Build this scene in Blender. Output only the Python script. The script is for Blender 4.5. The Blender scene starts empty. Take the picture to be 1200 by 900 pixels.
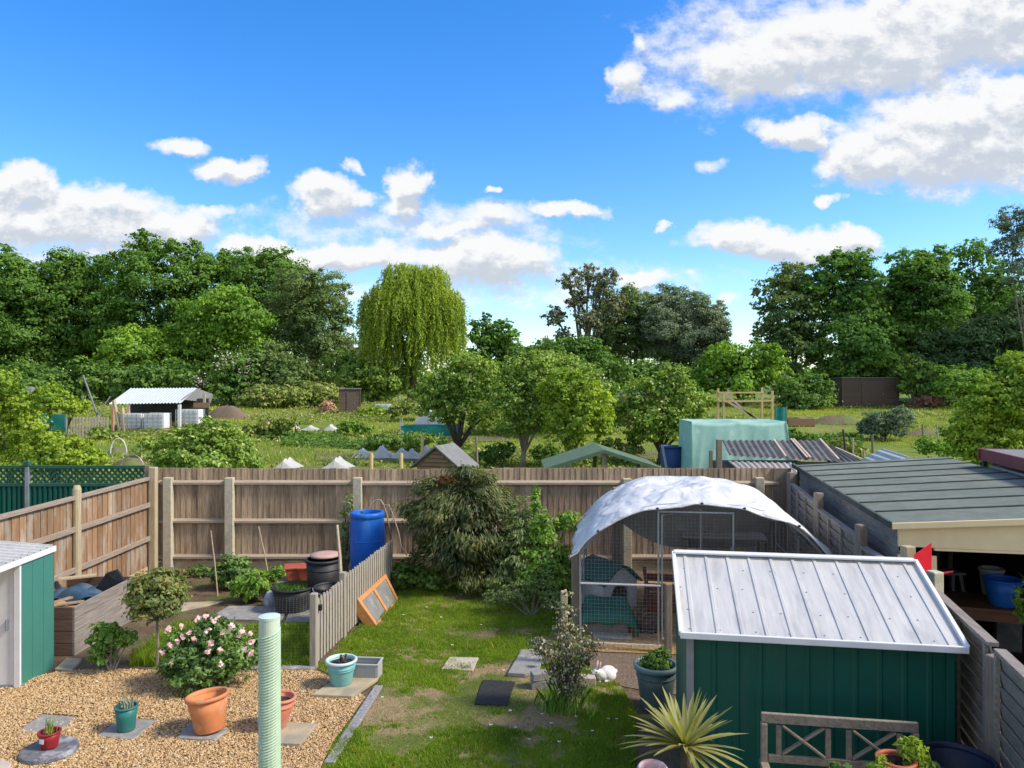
import bpy, math, random
import numpy as np
from mathutils import Vector, Matrix
R = math.radians
F, H = 867.0, 3.6                 # focal length in photo pixels, camera height in metres
SC = bpy.context.scene
COL = SC.collection

# ---------------------------------------------------------------- camera, sky, sun, exposure
cam = bpy.data.cameras.new("camera"); cam_o = bpy.data.objects.new("camera", cam); COL.objects.link(cam_o)
cam.sensor_width = 36.0; cam.lens = 36.0 * F / 1200.0
cam.clip_start = 0.1; cam.clip_end = 3000
cam_o.location = (0, 0, H); cam_o.rotation_euler = (R(90), 0, 0)
SC.camera = cam_o
SC.render.resolution_x, SC.render.resolution_y = 1024, 768
SC.view_settings.view_transform = 'Standard'; SC.view_settings.look = 'None'
SC.view_settings.gamma = 1.0; SC.view_settings.exposure = 1.03
SC.cycles.use_denoising = True
SC.cycles.max_bounces = 6; SC.cycles.diffuse_bounces = 3; SC.cycles.transparent_max_bounces = 8
SUN_AZ, SUN_EL = 102.0, 44.0      # clockwise from +Y (the view direction); over the right shoulder
SUN_STRENGTH, SKY_STRENGTH = 2.5, 0.15

sun = bpy.data.lights.new("sun", 'SUN'); sun_o = bpy.data.objects.new("sun", sun); COL.objects.link(sun_o)
sun.energy = SUN_STRENGTH; sun.angle = R(11); sun.color = (1.0, 0.91, 0.77)
to_sun = Vector((math.sin(R(SUN_AZ)) * math.cos(R(SUN_EL)), math.cos(R(SUN_AZ)) * math.cos(R(SUN_EL)), math.sin(R(SUN_EL))))
sun_o.rotation_euler = to_sun.to_track_quat('Z', 'Y').to_euler(); sun_o.location = (20, -10, 30)

W = bpy.data.worlds.new("World"); SC.world = W; W.use_nodes = True
wt = W.node_tree; wt.nodes.clear()

def node(t, kind, **kw):
    n = t.nodes.new(kind)
    for k, v in kw.items():
        if k.startswith('i_'):
            key = k[2:]; n.inputs[int(key) if key.isdigit() else key].default_value = v
        else:
            setattr(n, k, v)
    return n
def math_n(t, op, a, b=None, c=None, clamp=False):
    n = t.nodes.new('ShaderNodeMath'); n.operation = op; n.use_clamp = clamp
    for i, x in enumerate((a, b, c)):
        if x is None: continue
        if hasattr(x, 'is_output'): t.links.new(x, n.inputs[i])
        else: n.inputs[i].default_value = x
    return n.outputs[0]
def vmath(t, op, a, b=None):
    n = t.nodes.new('ShaderNodeVectorMath'); n.operation = op
    for i, x in enumerate((a, b)):
        if x is None: continue
        if hasattr(x, 'is_output'): t.links.new(x, n.inputs[i])
        else: n.inputs[i].default_value = x
    return n.outputs['Value'] if op in ('DOT_PRODUCT', 'LENGTH') else n.outputs[0]

# clouds: banks of cumulus given as directions (tangents of azimuth and elevation) with their extents
CLOUDS = [(60,262,150,38,1.0),(22,222,60,34,1.1),(120,238,90,26,.9),(190,262,85,26,1.0),(250,245,36,12,.7),(215,166,52,13,.85),(275,194,48,18,1.0),
          (382,226,56,26,1.1),(480,214,36,28,1.1),(475,240,40,18,.9),(570,256,72,26,.6),(668,242,54,13,1.0),(530,266,60,12,.8),
          (395,302,150,26,1.0),(560,304,105,34,1.15),(300,288,60,15,.9),(480,352,170,16,.3),(640,350,150,22,.3),(90,300,150,16,.4),
          (1020,55,190,66,1.1),(890,75,85,52,1.0),(1130,25,150,62,1.1),(742,92,30,30,.8),(790,105,40,20,.6),(748,42,14,11,.5),
          (1120,165,150,72,1.15),(1010,190,62,36,1.0),(940,157,58,23,1.0),(1195,120,80,50,1.0),
          (920,284,125,25,1.1),(1000,276,46,20,1.0),(755,326,50,15,.9),(852,352,22,11,.8),(120,282,200,40,.55),(470,272,220,44,.36),(880,62,150,80,.5),(1110,100,130,40,.45),(600,330,260,30,.3),(980,239,22,8,.8),(828,190,26,9,.4),(570,213,9,6,.7),(412,190,14,9,.5),(766,266,8,6,.6)]
cg = bpy.data.node_groups.new("cloud_field", 'ShaderNodeTree')
cg.interface.new_socket("UV", in_out='INPUT', socket_type='NodeSocketVector')
cg.interface.new_socket("Density", in_out='OUTPUT', socket_type='NodeSocketFloat')
gi = cg.nodes.new('NodeGroupInput'); go = cg.nodes.new('NodeGroupOutput')
n1 = node(cg, 'ShaderNodeTexNoise', i_Scale=11.0, i_Detail=5.0, i_Roughness=0.6)
cg.links.new(gi.outputs[0], n1.inputs['Vector'])
dv = vmath(cg, 'MULTIPLY', vmath(cg, 'SUBTRACT', n1.outputs['Color'], (.5, .5, .5)), (.15, .075, 0))
uvw = vmath(cg, 'ADD', gi.outputs[0], dv)
fld = None
for (px, py, rx, ry, wgt) in CLOUDS:
    c = ((px - 600) / F, (450 - py) / F, 0)
    d = vmath(cg, 'MULTIPLY', vmath(cg, 'SUBTRACT', uvw, c), (F / rx, F / ry, 0))
    q = math_n(cg, 'MULTIPLY_ADD', vmath(cg, 'DOT_PRODUCT', d, d), -wgt, wgt)
    fld = q if fld is None else math_n(cg, 'SMOOTH_MAX', fld, q, .25)
n2 = node(cg, 'ShaderNodeTexNoise', i_Scale=19.0, i_Detail=10.0, i_Roughness=0.66)
cg.links.new(vmath(cg, 'MULTIPLY', gi.outputs[0], (1, 1.5, 1)), n2.inputs['Vector'])
den = math_n(cg, 'MULTIPLY_ADD', n2.outputs['Fac'], 2.3, math_n(cg, 'MULTIPLY_ADD', math_n(cg, 'MAXIMUM', fld, -2.0), 1.55, -1.22))
cg.links.new(den, go.inputs[0])

tc = node(wt, 'ShaderNodeTexCoord')
sx = node(wt, 'ShaderNodeSeparateXYZ'); wt.links.new(tc.outputs['Generated'], sx.inputs[0])
ay = math_n(wt, 'MAXIMUM', math_n(wt, 'ABSOLUTE', sx.outputs['Y']), .06)
cu = math_n(wt, 'DIVIDE', sx.outputs['X'], ay); cv = math_n(wt, 'DIVIDE', sx.outputs['Z'], ay)
cx = node(wt, 'ShaderNodeCombineXYZ'); wt.links.new(cu, cx.inputs[0]); wt.links.new(cv, cx.inputs[1])
g1 = node(wt, 'ShaderNodeGroup'); g1.node_tree = cg; wt.links.new(cx.outputs[0], g1.inputs[0])
g2 = node(wt, 'ShaderNodeGroup'); g2.node_tree = cg
wt.links.new(vmath(wt, 'ADD', cx.outputs[0], (-.006, .017, 0)), g2.inputs[0])
def smooth(t, x, lo, hi):
    n = t.nodes.new('ShaderNodeMapRange'); n.interpolation_type = 'SMOOTHSTEP'
    t.links.new(x, n.inputs[0]); n.inputs[1].default_value = lo; n.inputs[2].default_value = hi
    return n.outputs[0]
nb_ = node(wt, 'ShaderNodeTexNoise', i_Scale=2.6, i_Detail=6.0, i_Roughness=.6); wt.links.new(tc.outputs['Generated'], nb_.inputs['Vector'])
back = math_n(wt, 'MULTIPLY', smooth(wt, nb_.outputs['Fac'], .40, .62), math_n(wt, 'MAXIMUM', smooth(wt, sx.outputs['Y'], .05, -.35), smooth(wt, sx.outputs['Z'], .62, .85)))  # unseen broken cloud added overhead and behind the viewer, for less blue fill light
alpha = math_n(wt, 'MULTIPLY', smooth(wt, g1.outputs[0], -.22, 1.0), .97)
alpha = math_n(wt, 'MAXIMUM', alpha, math_n(wt, 'MULTIPLY', back, .9))
alpha = math_n(wt, 'MULTIPLY', alpha, smooth(wt, cv, -.05, .06))
thick = smooth(wt, math_n(wt, 'MULTIPLY_ADD', math_n(wt, 'SUBTRACT', g2.outputs[0], g1.outputs[0]), 2.0, math_n(wt, 'MULTIPLY', g2.outputs[0], .62)), -.3, 1.75)
ccol = node(wt, 'ShaderNodeMix', data_type='RGBA'); wt.links.new(thick, ccol.inputs[0])
ccol.inputs[6].default_value = (3.2, 3.2, 3.15, 1); ccol.inputs[7].default_value = (2.0, 2.16, 2.38, 1)
sky = node(wt, 'ShaderNodeTexSky', sky_type='NISHITA', sun_disc=False, sun_elevation=R(SUN_EL), sun_rotation=R(SUN_AZ),
           altitude=0.0, air_density=1.0, dust_density=0.6, ozone_density=3.0)
hs = node(wt, 'ShaderNodeHueSaturation', i_Hue=0.508, i_Saturation=1.38, i_Value=0.88)
wt.links.new(sky.outputs[0], hs.inputs['Color'])
mx = node(wt, 'ShaderNodeMix', data_type='RGBA')
wt.links.new(alpha, mx.inputs[0]); wt.links.new(hs.outputs[0], mx.inputs[6]); wt.links.new(ccol.outputs[2], mx.inputs[7])
bg = node(wt, 'ShaderNodeBackground', i_Strength=SKY_STRENGTH); wt.links.new(mx.outputs[2], bg.inputs['Color'])
wo = node(wt, 'ShaderNodeOutputWorld'); wt.links.new(bg.outputs[0], wo.inputs['Surface'])

# ---------------------------------------------------------------- helpers
def zg(y, x=0.0):
    """Height of the ground: a level garden, then allotments that rise gently towards the trees."""
    t = min(max(y - 15.5, 0.0), 45.0)
    z = .045 * (t - 1.5 * (1 - math.exp(-t / 1.5)))
    if y > 60.5: z += .006 * min(y - 60.5, 100)
    a = min(max((y - 17) / 6.0, 0), 1)
    return z + a * (.07 * math.sin(.31 * x + .17 * y) + .05 * math.sin(.53 * y - .23 * x))
def at(px, py, Y): return Vector(((px - 600) / F * Y, Y, H - (py - 450) / F * Y))
def gnd(px, py, z=0.0): return at(px, py, (H - z) * F / (py - 450))
def hill(px, Y):
    x = (px - 600) / F * Y
    return Vector((x, Y, zg(Y, x)))

MATRIX = {}
def tag(o, label, cat, group=None, kind=None):
    if label: o['label'] = label
    if cat: o['category'] = cat
    if group: o['group'] = group
    if kind: o['kind'] = kind
    elif cat: o['kind'] = 'thing'
    return o
def T(name, label, cat, loc=(0, 0, 0), rz=0.0, group=None):
    o = bpy.data.objects.new(name, None); COL.objects.link(o); o.empty_display_size = .1
    o.location = loc; o.rotation_euler = (0, 0, rz)
    MATRIX[o] = Matrix.Translation(Vector(loc)) @ Matrix.Rotation(rz, 4, 'Z')
    return tag(o, label, cat, group)
def root_matrix(o):
    while o.parent is not None: o = o.parent
    return MATRIX.get(o, Matrix.Identity(4))
def link(name, me, mat, parent=None, loc=None, bevel=0, smooth_=False, world=False):
    o = bpy.data.objects.new(name, me); COL.objects.link(o)
    for m in (mat if isinstance(mat, (list, tuple)) else [mat]): me.materials.append(m)
    if world and parent is not None: me.transform(root_matrix(parent).inverted())
    if parent is not None: o.parent = parent
    elif loc is not None:
        loc = Vector(loc)
        if world: me.transform(Matrix.Translation(-loc))
        o.location = loc; MATRIX[o] = Matrix.Translation(loc)
    else: MATRIX[o] = Matrix.Identity(4)
    if smooth_:
        me.polygons.foreach_set('use_smooth', [True] * len(me.polygons))
    if bevel:
        b = o.modifiers.new('bevel', 'BEVEL'); b.width = bevel; b.segments = 2; b.limit_method = 'ANGLE'; b.angle_limit = R(40)
    return o

class MB:
    """Collects shapes and links them as one mesh object."""
    def __init__(s): s.v = []; s.f = []
    def add(s, vs, fs):
        n = len(s.v); s.v += [tuple(v) for v in vs]; s.f += [tuple(i + n for i in f) for f in fs]; return s
    def box(s, c, size, rz=0.0, m=None):
        hx, hy, hz = size[0] / 2, size[1] / 2, size[2] / 2
        vs = [Vector((x * hx, y * hy, z * hz)) for z in (-1, 1) for x, y in ((-1, -1), (1, -1), (1, 1), (-1, 1))]
        M_ = m if m is not None else Matrix.Rotation(rz, 4, 'Z')
        vs = [M_ @ v + Vector(c) for v in vs]
        return s.add(vs, [(3, 2, 1, 0), (4, 5, 6, 7), (0, 1, 5, 4), (1, 2, 6, 5), (2, 3, 7, 6), (3, 0, 4, 7)])
    def bar(s, a, b, w, h, up=(0, 0, 1)):
        """A rectangular bar from a to b, w wide and h high."""
        a, b = Vector(a), Vector(b); d = (b - a).normalized(); up = Vector(up)
        x = d.cross(up)
        if x.length < 1e-4: x = d.cross(Vector((0, 1, 0)))
        x.normalize(); y = x.cross(d)
        vs = [p + x * i * w / 2 + y * j * h / 2 for p in (a, b) for i, j in ((-1, -1), (1, -1), (1, 1), (-1, 1))]
        return s.add(vs, [(3, 2, 1, 0), (4, 5, 6, 7), (0, 1, 5, 4), (1, 2, 6, 5), (2, 3, 7, 6), (3, 0, 4, 7)])
    def tube(s, pts, r, n=8, caps=True):
        pts = [Vector(p) for p in pts]; k = len(pts)
        rs = r if isinstance(r, (list, tuple)) else [r] * k
        rings = []; px = None
        for i, p in enumerate(pts):
            d = (pts[min(i + 1, k - 1)] - pts[max(i - 1, 0)]).normalized()
            if px is None: px = d.orthogonal()
            x = (px - d * px.dot(d))
            x = x.normalized() if x.length > 1e-5 else d.orthogonal().normalized()
            px = x; y = d.cross(x)
            rings.append([p + (x * math.cos(2 * math.pi * j / n) + y * math.sin(2 * math.pi * j / n)) * rs[i] for j in range(n)])
        vs = [v for g in rings for v in g]
        fs = [(i * n + j, i * n + (j + 1) % n, (i + 1) * n + (j + 1) % n, (i + 1) * n + j) for i in range(k - 1) for j in range(n)]
        if caps: fs += [tuple(range(n - 1, -1, -1)), tuple((k - 1) * n + j for j in range(n))]
        return s.add(vs, fs)
    def lathe(s, prof, n=32, c=(0, 0, 0), tilt=None, caps=True):
        """prof: (radius, z) pairs from the outside bottom to the inside."""
        vs = []; c = Vector(c)
        for r, z in prof:
            for j in range(n):
                v = Vector((r * math.cos(2 * math.pi * j / n), r * math.sin(2 * math.pi * j / n), z))
                vs.append((tilt @ v if tilt is not None else v) + c)
        k = len(prof)
        fs = [(i * n + j, i * n + (j + 1) % n, (i + 1) * n + (j + 1) % n, (i + 1) * n + j) for i in range(k - 1) for j in range(n)]
        if caps: fs += [tuple(range(n - 1, -1, -1)), tuple((k - 1) * n + j for j in range(n))]
        return s.add(vs, fs)
    def prism(s, poly, d):
        """A polygon pushed along d."""
        poly = [Vector(p) for p in poly]; d = Vector(d); n = len(poly)
        return s.add(poly + [p + d for p in poly],
                     [tuple(range(n - 1, -1, -1)), tuple(range(n, 2 * n))] + [(i, (i + 1) % n, n + (i + 1) % n, n + i) for i in range(n)])
    def grid(s, fn, nu, nv):
        vs = [fn(i / nu, j / nv) for j in range(nv + 1) for i in range(nu + 1)]
        fs = [(j * (nu + 1) + i, j * (nu + 1) + i + 1, (j + 1) * (nu + 1) + i + 1, (j + 1) * (nu + 1) + i) for j in range(nv) for i in range(nu)]
        return s.add(vs, fs)
    def mesh(s, name):
        me = bpy.data.meshes.new(name); me.from_pydata(s.v, [], s.f); me.update(); return me
    def build(s, name, mat, parent=None, **kw):
        return link(name, s.mesh(name), mat, parent, **kw)

def quads(name, V, nv=4):
    """Mesh from an (n, nv, 3) array of separate faces."""
    n = len(V); me = bpy.data.meshes.new(name)
    me.vertices.add(n * nv); me.vertices.foreach_set('co', np.ascontiguousarray(V, dtype=np.float32).ravel())
    me.loops.add(n * nv); me.loops.foreach_set('vertex_index', np.arange(n * nv, dtype=np.int32))
    me.polygons.add(n); me.polygons.foreach_set('loop_start', np.arange(n, dtype=np.int32) * nv)
    me.update(calc_edges=True); me.validate()
    return me
def unit(a): return a / np.maximum(np.linalg.norm(a, axis=-1, keepdims=True), 1e-6)
def leaf_faces(P, N, L, Wd, rng, D=None, cup=.12):
    """Diamond leaves at P with normals N; D sets the direction they point in."""
    n = len(P)
    t = rng.normal(size=(n, 3)) if D is None else D
    t = unit(t - N * np.sum(t * N, 1, keepdims=True)); b = np.cross(N, t)
    l = (L * rng.uniform(.5, 1.4, (n, 1))); w = (Wd * rng.uniform(.7, 1.2, (n, 1)))
    return np.stack([P - t * l * .5, P + b * w * .5 + N * w * cup + t * l * .05, P + t * l * .5 - N * l * .1, P - b * w * .5 + N * w * cup + t * l * .05], 1)
def crown_points(lobes, L, Wd, rng, cover=2.0, clump=None, holes=.25, flat=.55, under=.5, core=.12):
    """Leaf clumps over the shells of a set of lobes (x, y, z, rx, ry, rz)."""
    Ps, Ns = [], []
    for (x, y, z, rx, ry, rz) in lobes:
        cr = clump or .22 * (rx * ry * rz) ** (1 / 3)
        area = 4 * math.pi * ((rx * ry) ** 1.6 / 3 + (rx * rz) ** 1.6 / 3 + (ry * rz) ** 1.6 / 3) ** (1 / 1.6)
        nleaf = cover * area / (L * Wd * .5)
        per = max(8, int(cover * 3.2 * cr * cr * 2 / (L * Wd)))
        nc = max(6, int(nleaf / per))
        d = unit(rng.normal(size=(nc * 2, 3)))
        keep = rng.random(len(d)) < np.clip(1 + d[:, 2] * (1 - under) * 1.4, under * .4, 1)
        d = d[keep][:nc]
        rad = .58 + .56 * rng.random((len(d), 1)) ** 1.1
        c = d * rad * np.array([rx, ry, rz]) + np.array([x, y, z])
        q = np.sin(c[:, 0] * 2.1 / max(rx, .2) + x) + np.sin(c[:, 2] * 2.7 / max(rz, .2) + z) + np.sin(c[:, 1] * 2.3 / max(ry, .2))
        c = c[(q < 2.2) & (rng.random(len(c)) > holes * .5)] if holes else c
        if not len(c): continue
        sz = cr * rng.uniform(.4, 1.75, (len(c), 1))
        off = rng.normal(size=(len(c), per, 3)) * .5 * np.array([1, 1, flat])
        p = (c[:, None] + off * sz[:, None]).reshape(-1, 3)
        up = unit(p - np.array([x, y, z])) * .55 + unit(off.reshape(-1, 3)) * .45
        nn = unit(up + np.array([0, 0, .45]) + rng.normal(size=p.shape) * .42)
        Ps.append(p); Ns.append(nn)
        m = int(len(p) * core)
        if m:
            pi = unit(rng.normal(size=(m, 3))) * rng.random((m, 1)) ** .5 * .75 * np.array([rx, ry, rz]) + np.array([x, y, z])
            Ps.append(pi); Ns.append(unit(rng.normal(size=(m, 3))))
    return np.concatenate(Ps), np.concatenate(Ns)

# ---------------------------------------------------------------- materials
def new_mat(name):
    m = bpy.data.materials.new(name); m.use_nodes = True; t = m.node_tree; t.nodes.clear()
    o = node(t, 'ShaderNodeOutputMaterial'); return m, t, o
def rgba(c): return (c[0], c[1], c[2], 1)
def mixc(t, f, a, b, blend='MIX'):
    n = node(t, 'ShaderNodeMix', data_type='RGBA', blend_type=blend)
    for i, x in ((0, f), (6, a), (7, b)):
        if hasattr(x, 'is_output'): t.links.new(x, n.inputs[i])
        else: n.inputs[i].default_value = x if i == 0 else rgba(x)
    return n.outputs[2]
def mat(name, c1, c2=None, scale=6, rough=.75, bump=.0, bscale=None, stretch=(1, 1, 1), island=.0, metal=0.0, spec=.35,
        c3=None, s3=1.5, f3=(.52, .68), trans=0.0, contrast=(.3, .7), stretch3=(1, 1, 1), crease=0):
    m, t, o = new_mat(name)
    p = node(t, 'ShaderNodeBsdfPrincipled', i_Roughness=rough, i_Metallic=metal)
    p.inputs['Specular IOR Level'].default_value = spec
    tcn = node(t, 'ShaderNodeTexCoord'); mp = node(t, 'ShaderNodeMapping'); mp.inputs['Scale'].default_value = stretch
    t.links.new(tcn.outputs['Object'], mp.inputs[0])
    vec = mp.outputs[0]
    if island:
        gm = node(t, 'ShaderNodeNewGeometry')
        vec = vmath(t, 'ADD', vec, vmath(t, 'MULTIPLY', gm.outputs['Random Per Island'], (7.3, 5.1, 9.7)))
    n = node(t, 'ShaderNodeTexNoise', i_Scale=scale, i_Detail=6.0, i_Roughness=.6); t.links.new(vec, n.inputs['Vector'])
    col = mixc(t, smooth(t, n.outputs['Fac'], *contrast), c1, c2 or tuple(x * .8 for x in c1))
    if c3:
        mp3 = node(t, 'ShaderNodeMapping'); mp3.inputs['Scale'].default_value = stretch3; t.links.new(tcn.outputs['Object'], mp3.inputs[0])
        n3 = node(t, 'ShaderNodeTexNoise', i_Scale=s3, i_Detail=7.0, i_Roughness=.65); t.links.new(mp3.outputs[0], n3.inputs['Vector'])
        col = mixc(t, smooth(t, n3.outputs['Fac'], *f3), col, c3)
    if island:
        k = math_n(t, 'MULTIPLY_ADD', gm.outputs['Random Per Island'], 2 * island, 1 - island)
        cc = node(t, 'ShaderNodeCombineXYZ')
        for i in range(3): t.links.new(k, cc.inputs[i])
        col = mixc(t, 1.0, col, (1, 1, 1), 'MULTIPLY') if False else vmath(t, 'MULTIPLY', col, cc.outputs[0])
    t.links.new(col, p.inputs['Base Color'])
    rg = node(t, 'ShaderNodeMapRange'); t.links.new(n.outputs['Fac'], rg.inputs[0]); rg.inputs[3].default_value = max(rough - .12, .02); rg.inputs[4].default_value = min(rough + .12, 1)
    t.links.new(rg.outputs[0], p.inputs['Roughness'])
    if bump:
        nb = node(t, 'ShaderNodeTexNoise', i_Scale=bscale or scale * 4, i_Detail=5.0); t.links.new(vec, nb.inputs['Vector'])
        b = node(t, 'ShaderNodeBump', i_Strength=min(1, bump), i_Distance=.01 * max(1, bump)); t.links.new(nb.outputs['Fac'], b.inputs['Height'])
        t.links.new(b.outputs[0], p.inputs['Normal'])
    if crease:
        wn_ = node(t, 'ShaderNodeTexNoise', i_Scale=2.0, i_Detail=3.0); t.links.new(tcn.outputs['Object'], wn_.inputs['Vector'])
        vo = node(t, 'ShaderNodeTexVoronoi', feature='DISTANCE_TO_EDGE', i_Scale=crease); t.links.new(vmath(t, 'ADD', tcn.outputs['Object'], vmath(t, 'MULTIPLY', wn_.outputs['Color'], (.5, .5, .5))), vo.inputs['Vector'])
        b = node(t, 'ShaderNodeBump', i_Strength=.6, i_Distance=.024); t.links.new(smooth(t, vo.outputs['Distance'], 0, .25), b.inputs['Height']); t.links.new(b.outputs[0], p.inputs['Normal'])
    sh = p.outputs[0]
    if trans:
        tr = node(t, 'ShaderNodeBsdfTranslucent'); t.links.new(col, tr.inputs['Color'])
        ms = node(t, 'ShaderNodeMixShader', i_0=trans); t.links.new(sh, ms.inputs[1]); t.links.new(tr.outputs[0], ms.inputs[2]); sh = ms.outputs[0]
    t.links.new(sh, o.inputs['Surface'])
    return m
def leaf(name, c1, c2, c3=None, trans=.36, gloss=.02, big=.35, rare=.08):
    """Leaves: colour varies from leaf to leaf and in larger patches, some light comes through."""
    m, t, o = new_mat(name)
    gm = node(t, 'ShaderNodeNewGeometry'); tcn = node(t, 'ShaderNodeTexCoord')
    n = node(t, 'ShaderNodeTexNoise', i_Scale=big, i_Detail=3.0); t.links.new(tcn.outputs['Object'], n.inputs['Vector'])
    f = math_n(t, 'MULTIPLY_ADD', gm.outputs['Random Per Island'], .6, math_n(t, 'MULTIPLY_ADD', smooth(t, n.outputs['Fac'], .3, .7), .7, -.15), clamp=True)
    col = mixc(t, f, c1, c2)
    if c3:
        n5 = node(t, 'ShaderNodeTexWhiteNoise', noise_dimensions='1D'); t.links.new(gm.outputs['Random Per Island'], n5.inputs['W'])
        col = mixc(t, math_n(t, 'LESS_THAN', n5.outputs['Value'], rare), col, c3)
    col = vmath(t, 'MULTIPLY', col, (3.05, 2.5, 1.95))
    d = node(t, 'ShaderNodeBsdfDiffuse'); t.links.new(col, d.inputs[0])
    tr = node(t, 'ShaderNodeBsdfTranslucent'); t.links.new(vmath(t, 'MULTIPLY', col, (1.25, 1.3, .7)), tr.inputs[0])
    ms = node(t, 'ShaderNodeMixShader', i_0=trans); t.links.new(d.outputs[0], ms.inputs[1]); t.links.new(tr.outputs[0], ms.inputs[2])
    g = node(t, 'ShaderNodeBsdfGlossy', i_Roughness=.6); g.inputs[0].default_value = (.8, .85, .9, 1)
    m2 = node(t, 'ShaderNodeMixShader', i_0=gloss); t.links.new(ms.outputs[0], m2.inputs[1]); t.links.new(g.outputs[0], m2.inputs[2])
    t.links.new(m2.outputs[0], o.inputs['Surface'])
    return m

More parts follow.
